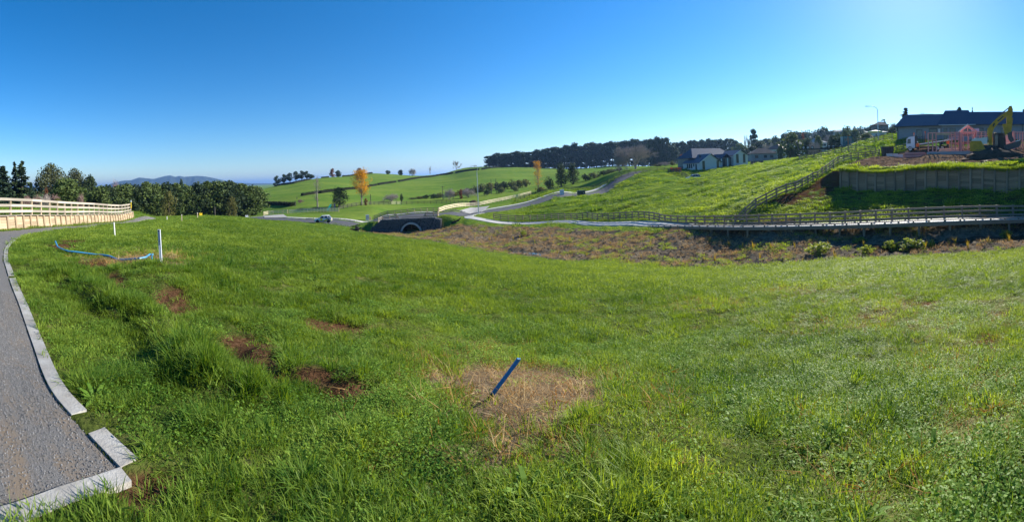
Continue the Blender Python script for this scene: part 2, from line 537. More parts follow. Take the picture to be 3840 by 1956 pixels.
lw_dir = Vector((LW_B.x - LW_A.x, LW_B.y - LW_A.y, 0)).normalized()
lw_n = Vector((lw_dir.y, -lw_dir.x, 0))
if lw_n.dot(Vector((-LW_A.x, -LW_A.y, 0))) < 0: lw_n = -lw_n      # towards the camera
LWA = Vector((LW_A.x, LW_A.y, 0)); LWB = Vector((LW_B.x, LW_B.y, 0))
DRIVE_POLY = KERB_S + [LWB + lw_dir * 14 + lw_n * 0.4, LWB + lw_n * 0.55, LWA + lw_n * 0.55, LWA - lw_dir * 4 + lw_n * 0.5, Vector((-22, -6, 0)), END_KERB[-1]] + END_KERB[::-1][1:]

MUD_POLY = [G(*q) for q in ((1300,858),(1400,876),(1480,886),(1650,909),(1800,938),(2100,977),(2500,1003),(2900,989),(3300,963),(3600,947),(3840,932))]
MUD_POLY += [PD(4050, 26), PD(4050, 36)] + [PD(*c) for c in ((3821,33.2),(3640,32),(3457,31.8),(3138,34.8),(2960,36.8),(2780,39.5),(2620,43))]
MUD_POLY += [G(*q) for q in ((2450,870),(2215,860),(2040,851),(1900,846),(1760,842))] + [PD(1655,76.4), PD(1530,78), PD(1395,80), PD(1330,79)]
SITE_POLY = [PD(3170,47.5), PD(3840,39.6), PD(4000,38), PD(4000,68), PD(3640,66), PD(3400,68), PD(3300,63), PD(3220,56)]
BANK_POLY = [PD(2860,42.5), PD(3000,45.5), PD(3090,51), PD(3150,56.5), PD(3175,49), PD(3150,46.3), PD(3080,43.5), PD(2960,41)]

RIDGE = [G(*q) for q in ((150,985),(205,1012),(275,1058),(350,1105),(437,1160),(560,1215),(640,1290),(700,1390),(800,1450),(960,1485))]
RIDGE2 = [G(*q) for q in ((1010,1330),(1080,1385),(1180,1420),(1300,1440))]
def ell(px, py, rx, ry):
    c = G(px, py); a = G(px, py - ry); b = G(px, py + ry)
    c = (a + b) * 0.5; d = math.hypot(c.x, c.y)
    return (c.x, c.y, rx / FPX * d, max(0.5 * math.hypot(a.x - b.x, a.y - b.y), 0.05))
SOIL_SPOTS = [ell(e[0], e[1], e[2] * (1.6 if e[0] < 2500 else .85), e[3] * (1.6 if e[0] < 2500 else .85)) for e in ((656,1128,60,34),(640,1165,50,26),(1252,1230,75,20),(909,1290,75,28),(1010,1405,38,48),(940,1330,60,40),(1310,1478,85,16),(1180,1440,60,12),(373,991,70,12),(238,925,40,9),(270,905,40,6),
                                (580,1826,95,40),(520,1900,60,40),(437,1082,25,22),(430,1050,26,18),(330,1745,70,20),(1450,1240,40,8),(2590,1235,60,9),(3470,1135,120,10),(3548,1394,80,12),(3720,1290,90,30),(3760,1170,60,14),(3300,1180,110,9),(3690,1480,50,26))]
STRAW_SPOTS = [ell(*e) for e in ((1965,1484,375,138),(1800,1520,150,34),(2060,1545,170,34),(1960,1385,120,28),(2190,1462,110,30),(560,966,130,15),(660,985,60,8))]
DRY_SPOTS = [ell(*e) for e in ((1965,1478,420,140),(3500,1190,420,70),(3640,1330,260,130),(3700,1620,260,120),(3120,1590,120,70),(2540,1760,160,60),(3400,1780,260,100),(2650,1150,180,20),(520,955,200,22),(3050,1085,240,20),(1300,1700,120,30))]
def spots(X, Y, S, soft=0.55, wob=0.45, seed=3):
    m_ = np.zeros(np.shape(X))
    nz = fbm(np.asarray(X) * 2.3, np.asarray(Y) * 2.3, 4, seed) - 0.5
    for cx, cy, rt, rr in S:
        d = math.hypot(cx, cy); ux, uy = cx / d, cy / d
        rad = (X - cx) * ux + (Y - cy) * uy; tan = -(X - cx) * uy + (Y - cy) * ux
        q = np.sqrt((rad / rr) ** 2 + (tan / rt) ** 2) + nz * wob * 2
        m_ = np.maximum(m_, 1 - sstep(1 - soft * 0.5, 1 + soft * 0.5, q))
    return m_

def mask_line(X, Y, pts, hw, soft=0.25):
    d, _, _ = seg_dist(X, Y, pts[::2] + [pts[-1]])
    return 1 - sstep(hw, hw + soft, d)

POOLS = [[PD(*c) for c in ((3240,29.6),(3330,28.9),(3457,28.3),(3600,28.3),(3720,28.6),(3840,29.2),(3960,31))], [PD(3325,27.6), PD(3410,27.2)], [PD(1885,49.5), PD(1930,47.5), PD(1985,45.3), PD(2030,43.8)]]
def masks(X, Y):
    X = np.asarray(X, float); Y = np.asarray(Y, float)
    D = np.hypot(X, Y); az = np.degrees(np.arctan2(X, Y))
    M = {}
    wob = (fbm(X * 0.7, Y * 0.7, 3, 31) - 0.5) * 1.6
    M['mud'] = in_poly(X + wob * 0.5, Y + wob, [(p.x, p.y) for p in MUD_POLY]).astype(float)
    M['site'] = in_poly(X + wob * 0.4, Y + wob * 0.4, [(p.x, p.y) for p in SITE_POLY]).astype(float)
    M['bank'] = in_poly(X + wob * 0.5, Y + wob * 0.5, [(p.x, p.y) for p in BANK_POLY]).astype(float)
    M['drive'] = in_poly(X, Y, [(p.x, p.y) for p in DRIVE_POLY]).astype(float)
    M['road'] = np.where((D > 60) & (D < 180), mask_line(X, Y, ROAD_C, ROAD_HW + 0.2), 0)
    M['walk'] = np.where((D > 60) & (D < 180), mask_line(X, Y, WALK_FAR, 0.8), 0)
    M['path'] = np.where((D > 35) & (D < 95), mask_line(X, Y, PATH_L, PATH_HW + 0.1), 0)
    M['pool'] = np.where((D > 24) & (D < 55), np.exp(-(np.minimum(np.minimum(seg_dist(X, Y, POOLS[0])[0], seg_dist(X, Y, POOLS[1])[0] * 1.5), seg_dist(X, Y, POOLS[2])[0]) / 0.9) ** 2), 0)
    near = D < 40
    M['soil'] = np.where(near, spots(X, Y, SOIL_SPOTS), 0)
    M['straw'] = np.where(near, spots(X, Y, STRAW_SPOTS, 0.5, 0.55), 0)
    M['dry'] = np.where(near, spots(X, Y, DRY_SPOTS, 1.2, 0.7, 8), 0)
    kd, ks, _ = seg_dist(X, Y, KERB_S[::2])
    kd = np.minimum(kd, seg_dist(X, Y, END_KERB)[0])
    rd = np.minimum(seg_dist(X, Y, RIDGE)[0], seg_dist(X, Y, RIDGE2)[0])
    M['rut'] = np.where(near & (D < 16), np.exp(-(rd / (0.10 + 0.035 * D)) ** 2), 0)
    M['kd'] = kd
    dx_, dy_ = RW_B.x - RW_A.x, RW_B.y - RW_A.y; l_ = math.hypot(dx_, dy_)
    s_ = -((X - RW_A.x) * (-dy_) + (Y - RW_A.y) * dx_) / l_; t_ = ((X - RW_A.x) * dx_ + (Y - RW_A.y) * dy_) / l_
    rowz = sstep(.3, 1.2, s_) * (1 - sstep(6, 8, s_)) * sstep(-4, 0, t_)
    M['rows'] = np.where((D > 28) & (D < 60), rowz * sstep(.1, .7, np.sin(s_ * 2 * math.pi / 1.05 + 1.2 * (fbm(X * .3, Y * .3, 2, 120) - .5)) + 0.9 * (fbm(X, Y, 2, 121) - .5)), 0)
    return M

FINAL_SOFT = [MUD_POLY]
def ground_h(X, Y, M=None):
    X = np.atleast_1d(np.asarray(X, float)); Y = np.atleast_1d(np.asarray(Y, float))
    z = base_h(X, Y)
    if M is None: M = masks(X, Y)
    D = np.hypot(X, Y); az = np.degrees(np.arctan2(X, Y))
    hard = np.clip(M['road'] + M['walk'] + M['path'] + M['drive'], 0, 1)
    free = 1 - hard
    mud = M['mud']
    z = z + free * (1 - mud) * np.where(D < 60, (fbm(X * 1.1, Y * 1.1, 3, 1) - 0.5) * 0.10 * sstep(0.8, 4, D) * sstep(0.25, 0.9, M['kd']) + (D < 22) * (fbm(X * 3.1, Y * 3.1, 2, 101) - 0.5) * 0.11 * sstep(0.2, 0.6, M['kd']) * (1 - M['straw']), 0)
    z = z + free * M['rut'] * (0.05 + 0.26 * fbm(X * 1.7, Y * 1.7, 2, 88) ** 1.4) - M['soil'] * 0.03 - M['straw'] * 0.05
    rg = 1 - np.abs(2 * fbm(X * 0.55, Y * 0.55, 4, 41) - 1)
    z = z + free * mud * ((rg - 0.75) * 0.42 + (fbm(X * 2.2, Y * 2.2, 3, 47) - 0.5) * 0.26)
    z = z - 0.34 * M['pool']
    slope = sstep(3, 10, az) * sstep(55, 70, D + 25 * (az > 30)) * (1 - sstep(125, 160, D)) * free * (1 - mud) * (1 - M['site'])
    z = z + slope * ((fbm(X * 0.28, Y * 0.6, 4, 51) - 0.5) * 0.85)
    z = z + free * M['site'] * (fbm(X * 0.9, Y * 0.9, 3, 57) - 0.5) * 0.25
    z = z + sstep(150, 260, D) * (1 - sstep(800, 2000, D)) * (fbm(X * 0.06, Y * 0.06, 4, 61) - 0.5) * 1.2
    z = z - 0.12 * (M['road'] + M['walk'] + M['path'] > 0.6) - 0.10 * M['drive'] * sstep(0.12, 0.2, M['kd']) - 0.02 * M['drive']
    return z
def gz(x, y):
    return float(ground_h(np.array([x]), np.array([y]))[0])
def on(p, dz=0.0):
    return Vector((p[0], p[1], gz(p[0], p[1]) + dz))

# ------------------------------------------------------------------ ground sheet
def ground_material():
    mt = bpy.data.materials.new('ground_turf'); mt.use_nodes = True
    t = mt.node_tree; bs = t.nodes['Principled BSDF']; bs.inputs['Roughness'].default_value = 0.9; bs.inputs['Specular IOR Level'].default_value = 0.0
    tc = t.nodes.new('ShaderNodeTexCoord')
    def noise(scale, detail=6, stretch=None):
        n = t.nodes.new('ShaderNodeTexNoise'); n.inputs['Scale'].default_value = scale; n.inputs['Detail'].default_value = detail; n.inputs['Roughness'].default_value = 0.65
        if stretch:
            mp = t.nodes.new('ShaderNodeMapping'); mp.inputs['Scale'].default_value = stretch
            t.links.new(tc.outputs['Object'], mp.inputs[0]); t.links.new(mp.outputs[0], n.inputs['Vector'])
        else: t.links.new(tc.outputs['Object'], n.inputs['Vector'])
        return n.outputs[0]
    def ramp(src, stops):
        r = t.nodes.new('ShaderNodeValToRGB'); e = r.color_ramp.elements
        while len(e) < len(stops): e.new(0.5)
        for k, (p_, c_) in enumerate(stops): e[k].position = p_; e[k].color = tuple(c_) + (1,)
        t.links.new(src, r.inputs[0]); return r.outputs[0]
    def mix(a, b, f):
        m_ = t.nodes.new('ShaderNodeMix'); m_.data_type = 'RGBA'
        t.links.new(f, m_.inputs[0]); t.links.new(a, m_.inputs[6]); t.links.new(b, m_.inputs[7]); return m_.outputs[2]
    def att(n):
        a = t.nodes.new('ShaderNodeAttribute'); a.attribute_name = n; return a.outputs['Fac']
    near_g = ramp(noise(5.0, 8), [(0.3, (0.030, 0.040, 0.010)), (0.5, (0.070, 0.090, 0.020)), (0.7, (0.150, 0.140, 0.050))])
    far_g = ramp(noise(0.35, 10), [(0.3, (0.060, 0.115, 0.018)), (0.5, (0.110, 0.180, 0.028)), (0.72, (0.180, 0.225, 0.045))])
    band = ramp(noise(0.02, 4, (1.0, 2.2, 1)), [(0.42, (0.070, 0.140, 0.024)), (0.58, (0.150, 0.200, 0.036))])
    hm = t.nodes.new('ShaderNodeMix'); hm.data_type = 'RGBA'; hm.inputs[0].default_value = 0.5
    t.links.new(far_g, hm.inputs[6]); t.links.new(band, hm.inputs[7])
    c = mix(near_g, hm.outputs[2], att('far'))
    dryc = ramp(noise(9, 6), [(0.35, (0.09, 0.10, 0.03)), (0.65, (0.25, 0.20, 0.10))])
    c = mix(c, dryc, att('dry'))
    soilc = ramp(noise(14, 8), [(0.3, (0.035, 0.018, 0.009)), (0.55, (0.105, 0.055, 0.028)), (0.75, (0.17, 0.10, 0.055))])
    c = mix(c, soilc, att('soil'))
    strawc = ramp(noise(22, 8, (1, 1.8, 1)), [(0.3, (0.060, 0.042, 0.028)), (0.5, (0.140, 0.100, 0.062)), (0.7, (0.26, 0.20, 0.125))])
    c = mix(c, strawc, att('straw'))
    mudc = ramp(noise(3.0, 9), [(0.28, (0.030, 0.023, 0.016)), (0.44, (0.095, 0.075, 0.052)), (0.60, (0.175, 0.142, 0.10)), (0.76, (0.115, 0.125, 0.05))])
    c = mix(c, mudc, att('mud'))
    sitec = ramp(noise(1.3, 8), [(0.3, (0.06, 0.036, 0.022)), (0.55, (0.15, 0.10, 0.065)), (0.75, (0.24, 0.18, 0.12))])
    c = mix(c, sitec, att('site'))
    t.links.new(c, bs.inputs['Base Color'])
    bp = t.nodes.new('ShaderNodeBump'); bp.inputs['Strength'].default_value = 0.6; bp.inputs['Distance'].default_value = 0.05
    t.links.new(noise(16, 6), bp.inputs['Height'])
    bp2 = t.nodes.new('ShaderNodeBump'); bp2.inputs['Strength'].default_value = 0.5; bp2.inputs['Distance'].default_value = 0.5
    t.links.new(noise(1.1, 8), bp2.inputs['Height']); t.links.new(bp.outputs[0], bp2.inputs['Normal'])
    t.links.new(bp2.outputs[0], bs.inputs['Normal'])
    return mt

rings = np.concatenate([[0.02, 0.3, 0.55], np.geomspace(0.8, 60, 270)[:-1], np.geomspace(60, 500, 125)[:-1], np.geomspace(500, 25000, 50)])
azf = np.radians(np.concatenate([np.arange(-88, 88.01, 0.28), np.arange(92, 270, 4)]))
RR, AZ = np.meshgrid(rings, azf, indexing='ij')
GX = (RR * np.sin(AZ)).ravel(); GY = (RR * np.cos(AZ)).ravel()
GM = masks(GX, GY)
GZ = ground_h(GX, GY, GM)
nr, na = RR.shape
i0 = np.arange(nr - 1)[:, None] * na + np.arange(na)[None]
i1 = np.arange(nr - 1)[:, None] * na + (np.arange(na)[None] + 1) % na
GF = np.stack([i0, i0 + na, i1 + na, i1], -1).reshape(-1, 4)[:, ::-1]
g_me = mesh_quads('ground', np.stack([GX, GY, GZ], 1), GF, ground_material(), True)
DD = np.hypot(GX, GY)
def put_attr(me, name, val):
    a = me.attributes.new(name, 'FLOAT', 'POINT'); a.data.foreach_set('value', np.asarray(val, np.float32))
put_attr(g_me, 'far', sstep(20, 60, DD))
put_attr(g_me, 'dry', GM['dry'] * 0.6 * (0.5 + fbm(GX * 3, GY * 3, 3, 9)))
put_attr(g_me, 'soil', np.clip(GM['soil'] + GM['bank'] * sstep(.30, .45, fbm(GX, GY, 3, 66)) + .8 * GM['rows'], 0, 1))
put_attr(g_me, 'straw', GM['straw'])
put_attr(g_me, 'mud', GM['mud'])
put_attr(g_me, 'site', GM['site'])
# a centre cap closes the sheet under the camera
ground = obj('ground', g_me); tag(ground, 'grassy paddock falling to a muddy swale and rising again to farmed hills', None, kind='structure')

# ------------------------------------------------------------------ road, paths, drive
def ribbon(name, line, hw, material, dz, step=1.2, cross=4, flat_under=0.12):
    L = resample(line, step); Lft = offset_line(L, hw); Rgt = offset_line(L, -hw)
    V = []; n = cross + 1
    for a, b in zip(Lft, Rgt):
        for k in range(n):
            V.append(a + (b - a) * (k / cross))
    xs = np.array([v.x for v in V]); ys = np.array([v.y for v in V])
    z = base_h(xs, ys) + dz
    V = np.stack([xs, ys, z], 1)
    F = [(i * n + k, i * n + k + 1, (i + 1) * n + k + 1, (i + 1) * n + k) for i in range(len(L) - 1) for k in range(cross)]
    F = np.array(F)[:, ::-1]
    # a thin body: skirt on both sides
    nv = len(V); skirtL = V[::n] - (0, 0, 0.25); skirtR = V[cross::n] - (0, 0, 0.25)
    V = np.concatenate([V, skirtL, skirtR]); m_ = len(L)
    S = [(i * n, (i + 1) * n, nv + i + 1, nv + i) for i in range(m_ - 1)] + [((i + 1) * n + cross, i * n + cross, nv + m_ + i, nv + m_ + i + 1) for i in range(m_ - 1)]
    return obj(name, mesh_quads(name, V, np.concatenate([F, np.array(S)]), material, False))

asphalt = mat('asphalt', (0.085, 0.085, 0.09), 0.85, 0.25, 0.35, 1.5, 0.3, 60)
concrete = mat('pale_concrete', (0.50, 0.48, 0.44), 0.85, 0.25, 0.22, 2.2, 0.15, 50)
kerb_conc = mat('kerb_concrete', (0.40, 0.385, 0.35), 0.88, 0.2, 0.28, 4, 0.3, 60, col2=(0.26, 0.235, 0.20))
tag(ribbon('road', ROAD_C, ROAD_HW, asphalt, -0.02, 1.5, 5), 'dark asphalt road crossing the culvert', None, kind='structure')
tag(ribbon('footpath', WALK_FAR[:60], 0.75, concrete, 0.03), 'pale concrete footpath along the far side of the road', None, kind='structure')
i_a = int(np.argmin([(p - PD(1770, 91)).length for p in WALK_FAR]))
tag(ribbon('footpath', WALK_FAR[i_a:-6], 0.85, concrete, 0.04), 'pale concrete footpath climbing beside the road to the green cabinet', None, kind='structure')
tag(ribbon('footpath', PATH_L, PATH_HW, concrete, 0.03, 0.8), 'pale concrete footpath curling from the lamp post to the boardwalk', None, kind='structure')
# crossings laid over the verge
tag(ribbon('crossing', [PD(1030, 101.5), PD(1018, 113)], 3.0, mat('old_concrete', (0.34, 0.33, 0.31), 0.9, 0.2, 0.2, 1.5), 0.045), 'grey concrete vehicle crossing in front of the pale fence', None, kind='structure')
tag(ribbon('crossing', [PD(1757, 90.5), PD(1795, 108)], 2.6, MATS['old_concrete'], 0.05), 'grey concrete crossing opposite the lamp post', None, kind='structure')

# drive: gravelly chip seal inside concrete edging
def drive_material():
    mt = mat('chip_seal', (0.235, 0.225, 0.21), 0.95, 0.08, 0.6, 170.0, 0.5, 190.0, col2=(0.085, 0.08, 0.075))
    t = mt.node_tree; bs = t.nodes['Principled BSDF']
    base = bs.inputs['Base Color'].links[0].from_socket
    tc = t.nodes.new('ShaderNodeTexCoord')
    mp = t.nodes.new('ShaderNodeMapping'); mp.inputs['Scale'].default_value = (0.7, 2.6, 1); mp.inputs['Rotation'].default_value = (0, 0, 0.5)
    nz = t.nodes.new('ShaderNodeTexNoise'); nz.inputs['Scale'].default_value = 2.2; nz.inputs['Detail'].default_value = 9; nz.inputs['Roughness'].default_value = 0.72
    t.links.new(tc.outputs['Object'], mp.inputs[0]); t.links.new(mp.outputs[0], nz.inputs['Vector'])
    at = t.nodes.new('ShaderNodeAttribute'); at.attribute_name = 'silt'
    ad = t.nodes.new('ShaderNodeMath'); ad.operation = 'MULTIPLY'
    rp = t.nodes.new('ShaderNodeMapRange'); rp.inputs[1].default_value = 0.46; rp.inputs[2].default_value = 0.68
    t.links.new(nz.outputs[0], rp.inputs[0]); t.links.new(rp.outputs[0], ad.inputs[0]); t.links.new(at.outputs['Fac'], ad.inputs[1])
    mx = t.nodes.new('ShaderNodeMix'); mx.data_type = 'RGBA'; mx.inputs[7].default_value = (0.22, 0.165, 0.11, 1)
    t.links.new(ad.outputs[0], mx.inputs[0]); t.links.new(base, mx.inputs[6]); t.links.new(mx.outputs[2], bs.inputs['Base Color'])
    return mt
def drive_sheet():
    # strip between kerb line and wall foot, plus the end pad
    xs = []; m_ = 14
    A = resample(KERB_S, 0.5)
    B = []
    wall_side = [END_KERB[-1], Vector((-22, -6, 0)), LWA - lw_dir * 4 + lw_n * 0.5, LWA + lw_n * 0.4, LWB + lw_n * 0.4, LWB + lw_dir * 14 + lw_n * 0.4]
    W = resample(wall_side, 0.25)
    run = np.linspace(0, 1, len(A)) ** 1.0
    cl = np.array([0] + list(np.cumsum([(b - a).length for a, b in zip(W[:-1], W[1:])])))
    for i, a in enumerate(A):
        s = run[i] * cl[-1]; k = min(int(np.searchsorted(cl, s)), len(W) - 1)
        B.append(W[k])
    V = []
    for a, b in zip(A, B):
        for k in range(m_ + 1): V.append(a + (b - a) * (k / m_))
    x = np.array([v.x for v in V]); y = np.array([v.y for v in V])
    z = base_h(x, y) - 0.014
    F = np.array([(i * (m_ + 1) + k, (i + 1) * (m_ + 1) + k, (i + 1) * (m_ + 1) + k + 1, i * (m_ + 1) + k + 1) for i in range(len(A) - 1) for k in range(m_)])
    me = mesh_quads('drive', np.stack([x, y, z], 1), F, drive_material(), True)
    put_attr(me, 'silt', 1 - sstep(4.0, 8.0, np.hypot(x, y)))
    return obj('drive', me)
tag(drive_sheet(), 'grey chip seal drive with brown silt, curving along the timber wall', None, kind='structure')

def kerb_run(line, w, top, joints, name, label):
    """concrete edging cast in lengths, each a slab of its own"""
    root = thing(name, on(line[0]), label, None); root['kind'] = 'structure'
    L = resample(line, 0.12)
    n = len(L); start = 0
    cuts = joints + [n]
    for c in cuts:
        seg = L[start:min(c, n)]
        start = c + (0 if c >= n else 0)
        if len(seg) < 2: continue
        a = offset_line(seg, 0); b = offset_line(seg, w)
        b2 = MB()
        Z = [float(v) for v in base_h(np.array([p.x for p in seg]), np.array([p.y for p in seg]))]
        rng = []
        for i in range(len(seg) - 1):
            z0 = Z[i] + top; z1 = Z[i + 1] + top
            fr = lambda q, z: (q.x - root.location.x, q.y - root.location.y, z - root.location.z)
            A0, A1, B0, B1 = a[i], a[i + 1], b[i], b[i + 1]
            ch = 0.012
            b2.poly([fr(A0, z0), fr(A1, z1), fr(B1, z1), fr(B0, z0)])
            b2.poly([fr(A0, z0 - 0.2), fr(A1, z1 - 0.2), fr(A1, z1), fr(A0, z0)])
            b2.poly([fr(B0, z0), fr(B1, z1), fr(B1, z1 - 0.2), fr(B0, z0 - 0.2)])
        for i, q in ((0, 1), (len(seg) - 1, -1)):
            z0 = Z[i] + top
            b2.poly([fr(a[i], z0 - 0.2), fr(a[i], z0), fr(b[i], z0), fr(b[i], z0 - 0.2)])
        me = b2.mesh('edging_slab', kerb_conc)
        bm = bmesh.new(); bm.from_mesh(me); bmesh.ops.remove_doubles(bm, verts=bm.verts, dist=0.001); bm.to_mesh(me); bm.free()
        obj('edging_slab', me, root)
        start = c + 1 if c < n else c
    return root
kl = KERB_S
kern_n = len(resample(kl, 0.12))
kj = [4] + list(range(46, kern_n, 34))
kerb_run(kl, -0.12, 0.004, kj, 'kerb', 'pale concrete edging curving along the drive beside the long grass')
kerb_run([p for p in END_KERB], 0.12, 0.004, [14], 'kerb', 'pale concrete edging across the end of the chip seal drive')

# ------------------------------------------------------------------ far mountain range
def mountain():
    prof = [(300,706),(372,702),(400,697),(421,686),(463,677),(490,676),(523,665),(547,668),(575,671),(600,665),(618,660),(639,657),(658,663),(674,659),(691,663),(716,661),(740,659),(768,661),(796,666),(828,673),(853,680),(898,685),(951,687),(1021,687),(1080,689),(1150,692),(1300,694)]
    pxs = np.arange(300, 1301, 4.0); top = np.interp(pxs, [p[0] for p in prof], [p[1] for p in prof])
    rs = np.linspace(4700, 7300, 27); V = []
    for j, r in enumerate(rs):
        for i, px in enumerate(pxs):
            zt = P(px, top[i], 6000).z
            if px < 380: zt = min(zt, -5)
            q = P(px, 690, r)
            s = max(0.0, 1 - abs(r - 6000) / 1300.0)
            rid = 0.55 + 0.45 * float(1 - abs(2 * fbm(np.array(px * .035), np.array(r * .0021), 4, 91) - 1))
            k = (s ** 1.15) * (rid if 0.02 < s < 0.93 else 1.0)
            V.append((q.x, q.y, -40 + (zt + 40) * k))
    n = len(pxs)
    F = [(j * n + i, j * n + i + 1, (j + 1) * n + i + 1, (j + 1) * n + i) for j in range(len(rs) - 1) for i in range(n - 1)]
    o = obj('mountain_range', mesh_quads('mountain_range', V, np.array(F), mat('mountain_bush', (0.03, 0.042, 0.03), 0.95, 0.1, 0.4, 0.01), True))
    tag(o, 'long forested mountain range on the far horizon', None, kind='structure')
mountain()

# ------------------------------------------------------------------ trees
def leaf_quads(C, N, size, rng, aspect=1.0):
    """leaf-clump faces at points C facing roughly N"""
    n = len(C)
    size = np.broadcast_to(size, (n,))[:, None]
    R = rng.normal(size=(n, 3)); Nn = N + R * 0.75
    Nn /= np.linalg.norm(Nn, axis=1, keepdims=True) + 1e-9
    T = np.cross(Nn, rng.normal(size=(n, 3))); T /= np.linalg.norm(T, axis=1, keepdims=True) + 1e-9
    B = np.cross(Nn, T)
    a = size * rng.uniform(0.6, 1.25, (n, 1)) * 0.5; b = a * rng.uniform(0.55, 1.0, (n, 1)) * aspect
    j = lambda: 1 + rng.uniform(-.3, .3, (n, 1))
    V = np.stack([C - T * a * j(), C + B * b * j() - Nn * a * .25, C + T * a * j(), C - B * b * j() + Nn * a * .2], 1).reshape(-1, 3)
    F = np.arange(4 * n).reshape(-1, 4)
    return V, F

def ell_cloud(centers, radii, per, rng, inner=0.55):
    Cs, Ns = [], []
    for c, r, k in zip(centers, radii, per):
        d = rng.normal(size=(k, 3)); d /= np.linalg.norm(d, axis=1, keepdims=True)
        rr = inner + (1 - inner) * np.sqrt(rng.uniform(0, 1, (k, 1)))
        Cs.append(np.asarray(c) + d * rr * np.asarray(r)); Ns.append(d)
    return np.concatenate(Cs), np.concatenate(Ns)

def branch(b, p, d, L, r, depth, rng, spread=0.55, tips=None, up=0.15):
    q = p + d * L
    mid = (p + q) / 2 + Vector(rng.normal(size=3) * L * 0.05)
    b.tube([p, mid, q], [r, r * .8, r * .6], 5 if depth > 2 else 3, False)
    if tips is not None: tips.append((q, depth))
    if depth <= 0: return
    k = int(rng.integers(2, 4))
    for i in range(k):
        nd = (d + Vector(rng.normal(size=3)) * spread + Vector((0, 0, up))).normalized()
        s = p + (q - p) * (0.55 + 0.45 * rng.random()) if i else q
        branch(b, s, nd, L * (0.62 + 0.25 * rng.random()), r * (.62 if i == 0 else .48), depth - 1, rng, spread, tips, up)

BARK = mat('bark', (0.11, 0.085, 0.065), 0.95, 0.1, 0.5, 8)
BARK_PALE = mat('pale_bark', (0.34, 0.30, 0.25), 0.9, 0.15, 0.4, 5)
TWIG = mat('twig', (0.40, 0.335, 0.295), 0.95, 0.1, 0.3, 8)
TWIG_RED = mat('reddish_twig', (0.28, 0.185, 0.16), 0.95, 0.1, 0.3, 8)
LEAF_BELT = leafmat('leaf_belt', (0.034, 0.062, 0.019), (0.132, 0.171, 0.046), 0.22)
LEAF_DARK = leafmat('leaf_dark', (0.016, 0.031, 0.016), (0.062, 0.090, 0.034), 0.2)
LEAF_PINE = leafmat('leaf_pine', (0.019, 0.040, 0.025), (0.062, 0.096, 0.050), 0.25)
LEAF_EUC = leafmat('leaf_eucalypt', (0.043, 0.058, 0.025), (0.120, 0.125, 0.058), 0.25)
LEAF_OLIVE = leafmat('leaf_olive', (0.075, 0.085, 0.022), (0.18, 0.165, 0.050), 0.3)
LEAF_GOLD = leafmat('leaf_gold', (0.42, 0.20, 0.012), (0.72, 0.43, 0.03), 0.4)
LEAF_RUST = leafmat('leaf_rust', (0.11, 0.042, 0.02), (0.25, 0.11, 0.05), 0.3)
LEAF_SCRUB = leafmat('leaf_scrub', (0.046, 0.062, 0.022), (0.155, 0.163, 0.062), 0.25)
LEAF_HEDGE = leafmat('leaf_hedge', (0.016, 0.024, 0.010), (0.05, 0.055, 0.022), 0.2)

def trunk_mesh(name, H, r, rng, lean=0.02, bark=None, limbs=0, top=0.9, limb_from=0.25, limb_len=0.25):
    b = MB()
    pts = [Vector((0, 0, -0.3))] + [Vector((rng.normal() * lean * H * t, rng.normal() * lean * H * t, H * top * t)) for t in (0.12, 0.3, 0.5, 0.75, 1.0)]
    b.tube(pts, [r * 1.25, r, r * .85, r * .65, r * .4, r * .12], 7)
    for k in range(limbs):
        t = limb_from + (0.9 - limb_from) * rng.random(); a = rng.random() * 6.28
        p = Vector((0, 0, H * top * t)); d = Vector((math.cos(a), math.sin(a), 0.7 + rng.random() * .6)).normalized()
        L = limb_len * H * (1.1 - t)
        b.tube([p, p + d * L * .5 + Vector((0, 0, .02 * H)), p + d * L + Vector((0, 0, .06 * H))], [r * .35, r * .22, r * .08], 4)
    return b.mesh(name, bark or BARK, True)

